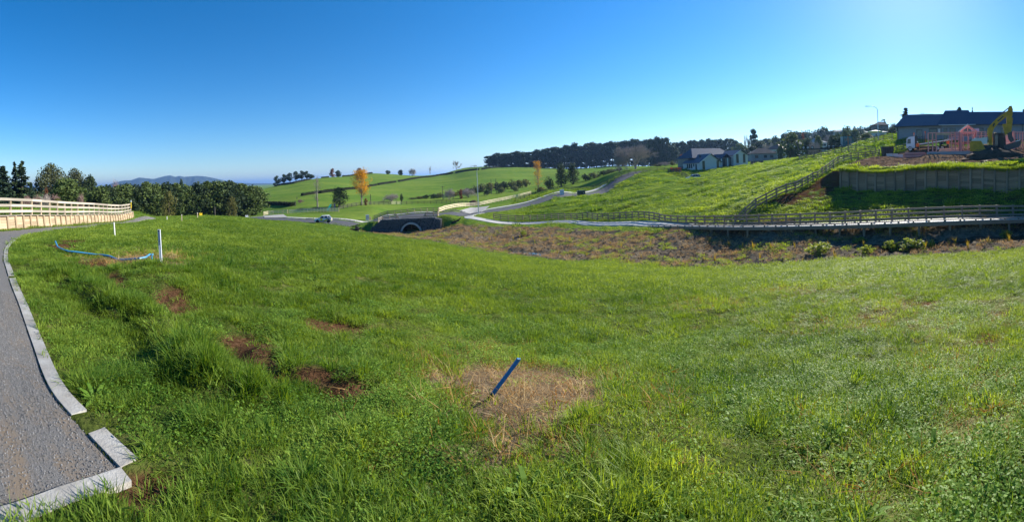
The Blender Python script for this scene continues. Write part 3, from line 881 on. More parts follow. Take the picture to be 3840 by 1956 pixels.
TREE_KINDS = {}
def tree_kind(key, kind, seed, leaf=None, **kw):
    """returns (list of (part name, mesh), nominal height, nominal width)"""
    if key in TREE_KINDS: return TREE_KINDS[key]
    rng = np.random.default_rng(seed); parts = []
    if kind == 'broad':                               # dense rounded evergreen
        H, W = kw.get('H', 12.0), kw.get('W', 9.0); n = kw.get('n', 34); per = kw.get('per', 70); low = kw.get('low', 0.03); size = kw.get('size', 0.6)
        parts.append(('trunk', trunk_mesh('trunk', H, H * .028, rng, bark=kw.get('bark'), limbs=7)))
        C = []; R = []
        for k in range(n):
            d = rng.normal(size=3); d /= np.linalg.norm(d)
            z = (d[2] * .5 + .5)
            wz = kw.get('prof', lambda t: math.sqrt(max(0.05, 1 - (2 * t - 0.95) ** 2 * .85)))(z)
            u = 0.45 + 0.5 * rng.random()
            C.append((d[0] * W * .5 * wz * u, d[1] * W * .5 * wz * u, H * (low + 0.08) + z * H * (0.86 - low)))
            s = W * rng.uniform(.15, .26) * kw.get('clump', 1.0); R.append((s, s, s * rng.uniform(.7, 1.0)))
        P_, N_ = ell_cloud(C, R, [per] * n, rng)
        parts.append(('crown', mesh_quads('crown', *leaf_quads(P_, N_, size, rng), leaf)))
    elif kind == 'spruce':
        H, W = 15.0, 6.5; droop = kw.get('droop', 0.25); gap = kw.get('gap', 0.0); size = kw.get('size', 0.7)
        parts.append(('trunk', trunk_mesh('trunk', H, .24, rng, 0.004, top=.98)))
        Cs = []; Ns = []
        lv = 24
        for i in range(lv):
            t = i / lv
            z = H * (0.05 + 0.93 * t); rad = W * .5 * (1 - t) ** 0.8 * rng.uniform(.75, 1.1) + .15
            for k in range(int(5 + 5 * (1 - t))):
                if rng.random() < gap: continue
                a = rng.random() * 6.28; L = rad * rng.uniform(.6, 1.1); m_ = int(12 + 20 * (1 - t))
                s = rng.uniform(0.15, 1, m_); wid = 0.22 * L * (1 - s * .5)
                off = rng.normal(size=m_) * wid
                x = np.cos(a) * L * s - np.sin(a) * off; y = np.sin(a) * L * s + np.cos(a) * off
                zz = z - droop * L * s ** 1.5 + rng.normal(size=m_) * .12 + 0.12 * L * (s > .85)
                Cs.append(np.stack([x, y, zz], 1)); Ns.append(np.tile((0.2 * math.cos(a), .2 * math.sin(a), 1.0), (m_, 1)))
        parts.append(('crown', mesh_quads('crown', *leaf_quads(np.concatenate(Cs), np.concatenate(Ns), size, rng), leaf)))
    elif kind == 'pine':                              # tall shelter-belt pine, bare below
        H, W = 20.0, 8.5
        parts.append(('trunk', trunk_mesh('trunk', H, .32, rng, 0.006, limbs=6, limb_from=.2, limb_len=.2)))
        C = []; R = []
        for k in range(kw.get('n', 56)):
            t = rng.random() ** .8; a = rng.random() * 6.28; u = rng.uniform(.25, 1)
            wz = (1 - abs(t - .42) ** 1.6 * 1.25)
            C.append((math.cos(a) * W * .42 * wz * u, math.sin(a) * W * .42 * wz * u, H * (.05 + .90 * t)))
            s = rng.uniform(1.1, 2.0); R.append((s, s, s * .75))
        P_, N_ = ell_cloud(C, R, [44] * len(C), rng, .3)
        parts.append(('crown', mesh_quads('crown', *leaf_quads(P_, N_, 1.0, rng), leaf)))
    elif kind == 'poplar':                            # upright, thin, partly leafless
        H, W = 14.0, kw.get('W', 5.0)
        b = MB(); b.tube([(0, 0, -.3), (0.05, 0, 4), (0, .1, 9), (.1, 0, 13.6)], [.26, .2, .12, .03], 6)
        tips = []
        for k in range(kw.get('nb', 34)):
            t = 0.1 + .85 * rng.random(); a = rng.random() * 6.28
            d = Vector((math.cos(a), math.sin(a), 1.5 + rng.random())).normalized()
            L = W * .62 * (1 - abs(t - .45) * 1.1) * rng.uniform(.6, 1)
            branch(b, Vector((0, 0, H * t * .92)), d, L * .75, .05, 2, rng, .32, tips, .3)
        parts.append(('trunk', b.mesh('trunk', kw.get('bark', BARK_PALE))))
        if leaf:
            tp = np.array([tuple(q) for q, dp in tips]); zf = tp[:, 2] / H
            keep = rng.random(len(tp)) < np.clip((zf - kw.get('from', .15)) * 2.2 + .25, 0, 1)
            tp = tp[keep]; m_ = kw.get('m', 7)
            P_ = np.repeat(tp, m_, 0) + rng.normal(size=(len(tp) * m_, 3)) * .38
            parts.append(('crown', mesh_quads('crown', *leaf_quads(P_, rng.normal(size=P_.shape), kw.get('size', .30), rng), leaf)))
    elif kind == 'bare':
        H, W = 11.0, 13.0; b = MB(); fine = MB(); tips = []
        b.tube([(0, 0, -.3), (0, 0, 1.2)], [.42, .34], 8)
        for k in range(kw.get('nb', 9)):
            a = k * 6.28 / kw.get('nb', 9) + rng.random() * .5; el = rng.uniform(.55, 2.4)
            d = Vector((math.cos(a), math.sin(a), el)).normalized()
            branch(b, Vector((0, 0, .9 + rng.random() * .5)), d, 2.9 * rng.uniform(.8, 1.15), .16, 4, rng, .42, tips, .12)
        parts.append(('trunk', b.mesh('trunk', kw.get('bark', TWIG))))
        tp = np.array([tuple(q) for q, dp in tips if dp <= 1])
        m_ = 12; P_ = np.repeat(tp, m_, 0) + rng.normal(size=(len(tp) * m_, 3)) * .3
        d = P_ - np.array((0, 0, 2.0)); d /= np.linalg.norm(d, axis=1, keepdims=True); d = d + rng.normal(size=d.shape) * .45
        d /= np.linalg.norm(d, axis=1, keepdims=True)
        sd = np.cross(d, rng.normal(size=d.shape)); sd /= np.linalg.norm(sd, axis=1, keepdims=True) + 1e-9
        L = rng.uniform(.4, 1.0, (len(P_), 1)); w = kw.get('tw', .018)
        V = np.stack([P_ - sd * w, P_ + sd * w, P_ + d * L], 1).reshape(-1, 3)
        parts.append(('twigs', mesh_quads('twigs', V, np.arange(len(V)).reshape(-1, 3), kw.get('twig', TWIG))))
    elif kind == 'shrub':
        H, W = 3.0, 4.0; n = kw.get('n', 12)
        C = []; R = []
        for k in range(n):
            a = rng.random() * 6.28; u = rng.random() ** .6
            s = rng.uniform(.55, .95); C.append((math.cos(a) * u * 1.35, math.sin(a) * u * 1.35, s * .7 + rng.random() * (1.9 - u))); R.append((s, s, s * .85))
        P_, N_ = ell_cloud(C, R, [kw.get('per', 55)] * n, rng, .45)
        b = MB()
        for k in range(6):
            a = k + rng.random(); b.tube([(0, 0, -.2), (math.cos(a) * .35, math.sin(a) * .35, .9), (math.cos(a) * .8, math.sin(a) * .8, 1.8)], [.06, .04, .015], 4)
        parts.append(('stem', b.mesh('stem', BARK)))
        parts.append(('foliage', mesh_quads('foliage', *leaf_quads(P_, N_, kw.get('size', .34), rng), leaf)))
    elif kind == 'twiggy':                            # leafless round bush
        H, W = 3.2, 4.4; b = MB(); tips = []
        for k in range(16):
            a = rng.random() * 6.28; d = Vector((math.cos(a), math.sin(a), rng.uniform(.4, 2.2))).normalized()
            branch(b, Vector((rng.normal() * .2, rng.normal() * .2, 0)), d, 1.1, .035, 3, rng, .4, tips, .1)
        parts.append(('stem', b.mesh('stem', kw.get('twig', TWIG))))
        tp = np.array([tuple(q) for q, dp in tips]); P_ = np.repeat(tp, 7, 0) + rng.normal(size=(len(tp) * 7, 3)) * .22
        d = rng.normal(size=P_.shape) + np.array((0, 0, .8)); d /= np.linalg.norm(d, axis=1, keepdims=True)
        sd = np.cross(d, rng.normal(size=d.shape)); sd /= np.linalg.norm(sd, axis=1, keepdims=True) + 1e-9
        V = np.stack([P_ - sd * .03, P_ + sd * .03, P_ + d * rng.uniform(.25, .6, (len(P_), 1))], 1).reshape(-1, 3)
        parts.append(('twigs', mesh_quads('twigs', V, np.arange(len(V)).reshape(-1, 3), kw.get('twig', TWIG))))
    TREE_KINDS[key] = (parts, H, W)
    return TREE_KINDS[key]

TREE_N = [0]
def plant(key, name, px, d, top_py, w_px, label, cat='tree', group=None, base_py=None, dz=0.0):
    parts, H0, W0 = TREE_KINDS[key]
    q = PD(px, d, top_py)
    zb = P(px, base_py, d).z if base_py else gz(q.x, q.y)
    zb = min(zb, gz(q.x, q.y) + 0.2) if base_py else zb
    H = max(P(px, top_py, d).z - zb, 0.4)
    W = w_px / FPX * d
    TREE_N[0] += 1
    root = thing(name, (q.x, q.y, zb + dz), label, cat, group)
    root.rotation_euler = (0, 0, (TREE_N[0] * 2.399) % 6.283)
    root.scale = (W / W0, W / W0, H / H0)
    for pn, me in parts:
        obj(pn, me, root)
    return root

tree_kind('belt0', 'broad', 11, LEAF_BELT, W=9.5, n=46, per=110, size=.62, low=-.02)
tree_kind('belt1', 'broad', 12, LEAF_BELT, W=8.5, n=46, per=110, size=.62, low=-.02, clump=.9)
tree_kind('belt2', 'broad', 13, LEAF_DARK, W=9.0, n=46, per=110, size=.62, low=-.02)
tree_kind('euc', 'broad', 14, LEAF_EUC, H=17, W=14, n=52, per=110, size=.75, low=.06, bark=BARK_PALE)
tree_kind('olive', 'broad', 15, LEAF_OLIVE, H=7, W=7, n=24, per=70, size=.45)
tree_kind('round', 'broad', 16, LEAF_DARK, H=10, W=9.5, n=30, per=80, size=.5, prof=lambda t: 1.05 - .75 * t)
tree_kind('cone', 'broad', 17, LEAF_DARK, H=10, W=8, n=40, per=70, size=.45, prof=lambda t: 1.1 - .98 * t)
tree_kind('wood0', 'broad', 18, LEAF_BELT, H=14, W=12, n=34, per=64, size=1.1, low=-.03)
tree_kind('wood1', 'broad', 19, LEAF_DARK, H=14, W=12, n=34, per=64, size=1.1, low=-.03)
tree_kind('rust', 'broad', 20, LEAF_RUST, H=9, W=8, n=20, per=50, size=.7, prof=lambda t: 1.1 - .9 * t)
tree_kind('clump', 'broad', 21, LEAF_PINE, H=14, W=11, n=30, per=64, size=.95, low=.2)
tree_kind('spruce0', 'spruce', 22, LEAF_PINE)
tree_kind('spruce1', 'spruce', 23, LEAF_DARK, gap=.28, droop=.15)
tree_kind('spruce_far', 'spruce', 24, LEAF_PINE, size=.8)
for k in range(5): tree_kind('pine%d' % k, 'pine', 30 + k, LEAF_PINE)
tree_kind('poplar_gold', 'poplar', 40, LEAF_GOLD, W=7.6, nb=52, m=10, size=.3)
tree_kind('poplar_thin', 'poplar', 41, LEAF_GOLD, W=4.4, nb=40, m=3, size=.26)
tree_kind('poplar_bare', 'poplar', 42, None, W=4.2, nb=44)
tree_kind('bare0', 'bare', 43, bark=TWIG, tw=.035)
tree_kind('bare1', 'bare', 44, nb=6, tw=.05)
tree_kind('shrub0', 'shrub', 45, LEAF_SCRUB)
tree_kind('shrub1', 'shrub', 46, LEAF_DARK)
tree_kind('shrub2', 'shrub', 47, LEAF_OLIVE)
tree_kind('twiggy0', 'twiggy', 48)
tree_kind('twiggy1', 'twiggy', 49, twig=TWIG_RED)

# conifers and gums beyond the drive
plant('spruce0', 'conifer_tree', 10, 108, 616, 130, 'broad dark conifer at the end of the drive wall, left of the tall pair')
plant('spruce1', 'conifer_tree', 55, 112, 599, 84, 'tall thin conifer with open gaps, the slimmer of a close pair')
plant('spruce1', 'conifer_tree', 80, 109, 597, 140, 'tall spreading conifer with drooping side branches, the wider of a close pair')
plant('spruce0', 'conifer_tree', 116, 100, 682, 62, 'short stout conifer at the foot of the tall conifer pair')
plant('euc', 'gum_tree', 188, 118, 620, 116, 'large olive gum tree with pale limbs, highest of the rounded trees')
plant('euc', 'gum_tree', 280, 122, 638, 96, 'olive gum tree with a hole of sky through its crown')
plant('belt0', 'broadleaf_tree', 252, 98, 672, 140, 'bright green rounded tree in front of the gum trees')
plant('belt2', 'broadleaf_tree', 337, 118, 662, 62, 'dark round tree between the gum trees and the long tree belt')
plant('rust', 'autumn_tree', 172, 104, 700, 26, 'small rusty red autumn tree under the gum trees')
for k, (px, d, tp, w) in enumerate(((100,92,735,44),(140,92,733,40),(170,90,726,44),(206,90,730,40),(305,92,728,36))):
    plant('twiggy1' if k != 2 else 'twiggy0', 'leafless_bush', px, d, tp, w, 'leafless reddish grey bush behind the rails of the drive fence', 'bush', 'leafless bushes behind the drive fence')
plant('olive', 'broadleaf_tree', 215, 88, 745, 50, 'low green bush tree in front of the leafless bushes')
belt = [(372,112,700,74),(404,113,699,70),(440,114,700,64),(472,115,692,70),(510,116,698,66),(548,117,686,74),(588,118,692,66),(625,120,690,72),(660,121,691,66),(700,122,696,70),(738,123,690,72),(778,125,684,74),(820,127,682,84),(856,127,684,84),(905,131,692,88),(945,134,699,80)]
for k, (px, d, tp, w) in enumerate(belt):
    plant(('belt0', 'belt2', 'belt1')[k % 3], 'evergreen_tree', px, d, tp, w * 1.5, 'dense evergreen tree in the long tree belt behind the paddock' if k < 14 else ('dense evergreen with a tall flank, second from the open end of the tree belt' if k == 14 else 'dense evergreen standing at the open end of the tree belt'), 'tree', 'evergreen trees of the long belt' if k < 14 else None)
plant('olive', 'broadleaf_tree', 632, 104, 722, 62, 'yellow-olive bush tree sunlit in front of the dark belt')
plant('olive', 'broadleaf_tree', 868, 118, 740, 40, 'yellow-olive bush at the foot of the last belt trees')
plant('clump', 'background_tree', 680, 180, 676, 26, 'dark treetop poking up behind the middle of the belt')
plant('clump', 'background_tree', 868, 190, 681, 30, 'dark treetop poking up behind the open end of the belt')
plant('twiggy1', 'leafless_tree', 432, 150, 682, 44, 'leafless reddish treetop against the mountains', 'tree')
# ridge clump
for k, (px, tp) in enumerate(((1039,660),(1063,654),(1086,649),(1109,643),(1130,641),(1151,642),(1166,654))):
    plant('clump', 'ridge_tree', px, 385, tp, 30, 'dark round-headed tree in the clump on the hill shoulder', 'tree', 'tree clump on the hill shoulder')
plant('shrub1', 'ridge_shrub', 1030, 380, 682, 24, 'low dark bush at the downhill end of the hill shoulder clump', 'bush')
plant('rust', 'autumn_tree', 1246, 425, 630, 30, 'reddish brown conical tree on the skyline')
plant('wood1', 'ridge_tree', 1268, 430, 637, 26, 'small dark tree beside the reddish skyline tree')
plant('rust', 'autumn_tree', 1349, 440, 628, 36, 'rounded brown tree alone above the skyline hedge')
for px, tp, w, ds in ((1454,637,18,'small dark bush on the bare skyline past the brown tree'),(1502,635,18,'pair-like low dark bush midway on the skyline'),(1547,630,26,'wide leafless bush on the skyline')):
    plant('wood1' if px != 1547 else 'twiggy0', 'ridge_shrub', px, 455, tp, w, ds, 'bush')
plant('bare1', 'bare_tree', 1612, 465, 620, 9, 'tiny leafless sapling on the skyline', 'tree')
plant('bare1', 'bare_tree', 1711, 470, 599, 34, 'leafless tree standing alone on the crest of the hill', 'tree')
plant('bare1', 'bare_tree', 1778, 470, 618, 28, 'leafless tree low on the crest beside the pine row', 'tree')
# pine shelter belts
pt = [(1828,583),(1840,579),(1900,573),(1975,564),(2025,562),(2098,550),(2175,536),(2256,533),(2326,528),(2396,520),(2440,522)]
rg = random.Random(5)
for k, px in enumerate(range(1832, 2440, 15)):
    tp = np.interp(px, [a for a, b in pt], [b for a, b in pt]) + rg.uniform(-4, 5)
    plant('pine%d' % (k % 5), 'pine_tree', px + rg.uniform(-4, 4), 425 + rg.uniform(-8, 8), tp, 52, 'tall dark pine in the long shelter row on the hill crest', 'tree', 'pine row on the hill crest')
for k, (px, tp) in enumerate(((2440,520),(2452,514),(2466,512),(2482,512),(2497,515),(2512,527),(2524,548))):
    plant('wood1' if k % 2 else 'pine%d' % (k % 5), 'pine_tree', px, 330, tp, 46, 'dark pine in the bulky clump behind the big leafless tree', 'tree', 'pine clump behind the leafless tree')
for k, px in enumerate(range(2530, 2775, 14)):
    tp = np.interp(px, [2523,2551,2596,2628,2667,2737,2754,2775], [534,529,527,522,520,517,524,536]) + rg.uniform(-4, 4)
    plant('pine%d' % (k % 5), 'pine_tree', px, 380 + rg.uniform(-8, 8), tp, 40, 'dark pine in the row behind the gabled house', 'tree', 'pine row behind the gabled house')
# valley trees
plant('poplar_bare', 'bare_poplar', 1186, 128, 655, 48, 'tall leafless pale poplar beyond the pale fence', 'tree')
plant('round', 'broadleaf_tree', 1270, 122, 706, 92, 'dark bushy tree with a pointed top beside the yellow poplar')
plant('poplar_gold', 'yellow_poplar', 1352, 124, 644, 82, 'yellow autumn poplar with a thin lower crown', 'tree')
plant('rust', 'conifer_shrub', 1372, 122, 742, 18, 'small brown conical shrub under the yellow poplar', 'bush')
plant('twiggy0', 'leafless_bush', 1466, 150, 725, 54, 'round leafless grey bush on the far side of the meadow', 'bush')
plant('cone', 'conifer_shrub', 1505, 150, 727, 17, 'small dark upright conifer next to the round leafless bush', 'bush')
plant('twiggy1', 'leafless_bush', 1127, 150, 748, 24, 'small leafless bush between the utility pole and the bare poplar', 'bush')
plant('shrub1', 'shrub', 1130, 126, 790, 44, 'low dark shrub touching the pale fence', 'bush')
plant('shrub1', 'shrub', 1190, 124, 776, 56, 'low dark shrub at the foot of the bare poplar', 'bush')
gully = [(1545,165,738,34),(1572,167,733,34),(1598,168,726,36),(1626,170,722,38),(1650,172,718,36),(1700,180,716,38),(1728,184,706,44),(1752,188,700,44),(1780,190,690,48),(1806,192,682,44),(1835,196,676,40),(1862,198,676,40),(1890,200,672,42),(1918,202,668,40),(1945,204,666,38),(1972,206,664,36),(1825,170,704,34),(1880,175,696,34),(1930,180,690,34)]
for k, (px, d, tp, w) in enumerate(gully):
    plant(('shrub0', 'shrub1', 'shrub2')[(k * 2 + k // 3) % 3], 'gully_shrub', px, d, tp, w * 1.1, 'dense scrub bush along the gully below the hill', 'bush', 'scrub bushes along the gully')
for px, d, tp, w, ds in ((1682,160,706,40,'leafless grey bush next to the gully utility pole'),(1755,165,704,52,'wide leafless brown bush in the gully behind the lamp post')):
    plant('twiggy0', 'leafless_bush', px, d, tp, w, ds, 'bush')
plant('rust', 'conifer_shrub', 1727, 160, 707, 18, 'small brown conical shrub in the gully', 'bush')
plant('poplar_thin', 'yellow_poplar', 2014, 134, 601, 44, 'slim autumn poplar with sparse orange leaves above the brown gully', 'tree')
plant('shrub2', 'shrub', 2028, 130, 694, 44, 'olive bush at the foot of the slim autumn poplar', 'bush')
plant('cone', 'conifer_tree', 2102, 150, 615, 64, 'dark conical tree, the lower-set of two side by side on the slope')
plant('cone', 'conifer_tree', 2146, 153, 613, 62, 'dark conical tree, the one of the pair nearer the big leafless tree')
for k, (px, d, tp, w) in enumerate(((2056,150,654,40),(2195,156,646,44),(2228,158,640,50),(2262,160,634,46),(2292,162,628,44),(2320,164,626,44))):
    plant('shrub1' if k % 2 else 'shrub0', 'slope_shrub', px, d, tp, w * 1.15, 'dark scrub bush in the line between the conical trees and the leafless tree', 'bush', 'scrub line under the pine row')
plant('bare0', 'bare_tree', 2380, 148, 536, 158, 'big spreading leafless tree with a dense twig dome', 'tree')
plant('twiggy0', 'leafless_bush', 2320, 146, 560, 46, 'leafless bush leaning on the edge of the big leafless tree', 'bush')
for k, (px, d, tp, w) in enumerate(((2462,150,612,44),(2492,150,606,46),(2520,152,600,40))):
    plant('shrub0' if k != 1 else 'twiggy0', 'garden_shrub', px, d, tp, w, 'grey-green bush between the leafless tree and the gabled house', 'bush', 'bushes beside the gabled house')
plant('rust', 'autumn_tree', 2554, 170, 578, 34, 'small orange-brown rounded tree behind the gabled house')
# right-hand hillside: trees round the far houses
plant('bare1', 'bare_tree', 2806, 250, 500, 44, 'leafless tree leaning on the tall sparse tree behind the gabled house', 'tree')
plant('pine1', 'background_tree', 2824, 255, 482, 40, 'tall sparse dark tree standing clear behind the gabled house')
wood_px = [2775, 2850, 2870, 2890, 2905, 2922, 2940, 2958, 2976, 2995, 3012, 3030, 3046, 3070, 3090, 3105, 3128, 3150, 3174, 3200, 3214, 3232, 3252, 3270, 3290, 3310, 3335, 3352]
wood_top = [(2775,536),(2850,520),(2905,510),(2936,492),(2990,488),(3030,490),(3070,476),(3100,484),(3140,488),(3174,474),(3205,468),(3235,478),(3265,470),(3300,458),(3340,456),(3360,462)]
for k, px in enumerate(wood_px):
    tp = np.interp(px, [a for a, b in wood_top], [b for a, b in wood_top]) + rg.uniform(-3, 6)
    key = ('wood0', 'wood1', 'pine2', 'wood1', 'wood0', 'bare1', 'wood1')[k % 7]
    plant(key, 'hillside_tree', px, 330 + rg.uniform(-30, 60), tp, 66, 'hazy tree in the wood along the right-hand hilltop' if key != 'bare1' else 'hazy leafless tree in the wood along the right-hand hilltop', 'tree', 'wood on the right-hand hilltop' if key != 'bare1' else 'leafless trees of the hilltop wood')
near_row = [(2790,548),(2818,540),(2846,534),(2880,530),(2922,536),(2990,528),(3018,522),(3062,500),(3098,508),(3112,498),(3138,500),(3188,494),(3204,486),(3226,492),(3262,484),(3272,478),(3324,480),(3350,478)]
for k, (px, tp) in enumerate(near_row):
    key = ('belt0', 'wood1', 'belt2', 'bare1', 'wood0', 'cone')[k % 6]
    plant(key, 'garden_tree', px, 225 + rg.uniform(-15, 25), tp, 44 + (k * 7) % 16, 'garden tree filling the gaps between the hillside houses' if key != 'bare1' else 'leafless garden tree between the hillside houses', 'tree', 'garden trees between the hillside houses' if key != 'bare1' else 'leafless garden trees on the hillside')
plant('wood0', 'broadleaf_tree', 2968, 148, 502, 96, 'large rounded evergreen below the red roofed houses')
plant('rust', 'autumn_tree', 3010, 250, 494, 22, 'orange-brown autumn tree in the hilltop wood')
for px, d, tp, w, ds in ((2925,140,545,26,'small round clipped bush in front of the red roofs'),(3032,150,516,40,'round dark bush beside the two dark site containers'),(3067,160,512,34,'round green bush behind the bush beside the containers'),
                         (3122,150,504,40,'rounded dark tree left of the teal truck'),(3148,150,512,28,'smaller rounded tree touching the teal truck cab'),(3249,128,500,64,'wide dark bush right of the teal truck'),(3170,170,488,34,'pair of rounded garden trees above the teal truck'),(3345,140,474,34,'tall dark shrub beside the hilltop house')):
    plant('wood1' if px in (3032, 3122, 3148, 3345) else 'belt0', 'garden_tree', px, d, tp, w, ds, 'tree')
plant('twiggy0', 'leafless_bush', 3055, 128, 528, 50, 'grey leafless bush hanging over the two dark site containers', 'bush')
plant('spruce0', 'conifer_tree', 3396, 118, 400, 84, 'dark conifer rising behind the end of the grey house')
plant('bare1', 'bare_tree', 3468, 122, 414, 44, 'leafless treetop behind the grey house roof', 'tree')
plant('belt1', 'broadleaf_tree', 3598, 120, 404, 40, 'rounded green treetop behind the peak of the grey house roof')
plant('spruce1', 'conifer_tree', 3646, 120, 397, 24, 'slim conifer top behind the grey house roof')
plant('shrub1', 'garden_tree', 3541, 118, 414, 16, 'tiny dark treetop beside the peak of the grey house roof', 'tree')
plant('spruce0', 'conifer_tree', 3838, 112, 406, 40, 'conifer top behind the far end of the grey house roof')

# ------------------------------------------------------------------ clipped hedges on the hill
def hedge(name, pts, h, w, label, group):
    L = resample(pts, 1.6)
    rng = np.random.default_rng(int(abs(pts[0][0]) * 10) % 9999)
    xs = np.array([p.x for p in L]); ys = np.array([p.y for p in L]); zs = ground_h(xs, ys)
    root = thing(name, (xs[0], ys[0], zs[0]), label, 'hedge', group)
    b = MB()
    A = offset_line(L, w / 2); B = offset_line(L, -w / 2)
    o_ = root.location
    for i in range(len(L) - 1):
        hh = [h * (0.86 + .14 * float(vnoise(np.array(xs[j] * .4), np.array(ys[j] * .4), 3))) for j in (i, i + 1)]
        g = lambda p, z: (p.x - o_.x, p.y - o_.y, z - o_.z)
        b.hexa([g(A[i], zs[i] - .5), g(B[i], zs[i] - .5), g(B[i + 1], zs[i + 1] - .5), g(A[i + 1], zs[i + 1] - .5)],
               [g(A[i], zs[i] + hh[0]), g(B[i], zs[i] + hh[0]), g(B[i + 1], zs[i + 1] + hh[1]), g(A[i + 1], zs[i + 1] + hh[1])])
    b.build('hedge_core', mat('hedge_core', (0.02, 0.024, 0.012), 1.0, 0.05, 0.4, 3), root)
    n = len(L) * 26
    k = rng.integers(0, len(L), n); u = rng.uniform(-.5, .5, n); 
    a = np.array([tuple(p) for p in A])[k]; bb = np.array([tuple(p) for p in B])[k]
    face = rng.integers(0, 3, n)
    f = np.where(face == 0, 0.0, np.where(face == 1, 1.0, rng.random(n)))
    z = np.where(face == 2, h * .95, rng.random(n) * h) + rng.normal(size=n) * .06
    C = a + (bb - a) * f[:, None]; C[:, 2] = zs[k] + z; C[:, :2] += rng.normal(size=(n, 2)) * .5
    C -= np.array(tuple(o_))
    N = np.stack([np.zeros(n), -np.ones(n) * (face < 2), (face == 2) * 1.0], 1)
    obj('foliage', mesh_quads('foliage', *leaf_quads(C, N, .5, rng), LEAF_HEDGE), root)
def GH(*ps):
    return [Vector((q.x, q.y, 0)) for q in (G(a, b, 95) for a, b in ps)]
for pts, ds in ((((1200,724),(1300,712),(1368,701),(1410,694)), 'clipped dark hedge behind the yellow poplar'), (((1419,693),(1484,683)), 'short clipped hedge length past the gap after the yellow poplar'),
                (((1496,680),(1575,668),(1654,656)), 'longest clipped hedge length across the middle of the hill'), (((1659,655),(1697,650)), 'very short clipped hedge length between two gaps'),
                (((1709,648),(1796,636)), 'clipped hedge length behind the lamp head'), (((1808,635),(1900,627),(2040,622)), 'clipped hedge length running to the pine row'),
                (((1133,734),(1240,717)), 'clipped dark hedge behind the leafless poplar'), (((986,764),(1040,767),(1098,772)), 'low thick hedge on the flat behind the pale fence'),
                (((1035,698),(1100,687),(1161,674)), 'dark hedge under the clump on the hill shoulder'), (((1205,664),(1232,657)), 'short hedge on the skyline by the reddish tree'), (((1285,650),(1330,645),(1396,645)), 'skyline hedge under the brown rounded tree')):
    hedge('hedge', GH(*pts), 1.5 if pts[0][1] < 720 else 1.3, 1.6, ds, None)

# ------------------------------------------------------------------ built things: helpers
def root_at(name, px, d, z, yaw, label, cat, group=None, py=650):
    """an Empty whose local x runs to the right across the sight line, y away from it (then turned by yaw)"""
    q = PD(px, d, py)
    th = math.atan2(q.x, q.y)
    o = thing(name, (q.x, q.y, gz(q.x, q.y) if z is None else z), label, cat, group)
    o.rotation_euler = (0, 0, -th + yaw)
    return o
def lb(name, parent, m_, x0, x1, y0, y1, z0, z1, rot=(0, 0, 0)):
    return obj(name, unit_box(m_), parent, ((x0 + x1) / 2, (y0 + y1) / 2, (z0 + z1) / 2), rot, (abs(x1 - x0), abs(y1 - y0), abs(z1 - z0)))
def lbeam(name, parent, m_, p0, p1, w, h):
    b = MB(); b.beam(p0, p1, w, h); return b.build(name, m_, parent)

NEW_WOOD = mat('new_timber', (0.50, 0.385, 0.25), 0.8, 0.15, 0.25, 3.0, 0.1, 20, col2=(0.36, 0.27, 0.17), rnd=0.3, stretch=(1, 6, 6))
NEW_RAIL = mat('new_rail', (0.47, 0.42, 0.35), 0.8, 0.15, 0.2, 3.0, 0.1, 20, col2=(0.33, 0.28, 0.22), rnd=0.32, stretch=(1, 6, 6))
PALE_RAIL = mat('pale_rail', (0.78, 0.66, 0.45), 0.7, 0.3, 0.15, 3.0, rnd=0.1)  # pale new timber, with the sun's gleam on rails put into the colour
POST_WOOD = mat('post_timber', (0.40, 0.265, 0.14), 0.8, 0.2, 0.35, 3.0, rnd=0.12)
OLD_WOOD = mat('weathered_timber', (0.31, 0.235, 0.17), 0.8, 0.3, 0.3, 3.0, 0.15, 20, col2=(0.21, 0.155, 0.11), rnd=0.18, stretch=(1, 5, 5))
DARK_WOOD = mat('dark_timber', (0.085, 0.075, 0.065), 0.85, 0.25, 0.3, 3.0, rnd=0.2)
DECK_WOOD = mat('deck_timber', (0.40, 0.37, 0.32), 0.6, 0.5, 0.25, 4.0, 0.2, 30, rnd=0.15, stretch=(1, 5, 5))
WALL_WOOD = mat('wall_plank', (0.36, 0.26, 0.17), 0.85, 0.2, 0.3, 2.0, 0.2, 14, col2=(0.20, 0.145, 0.095), rnd=0.3, stretch=(1, 5, 5))
WALL_POST = mat('wall_pole', (0.33, 0.25, 0.175), 0.85, 0.2, 0.35, 2.0, rnd=0.3)

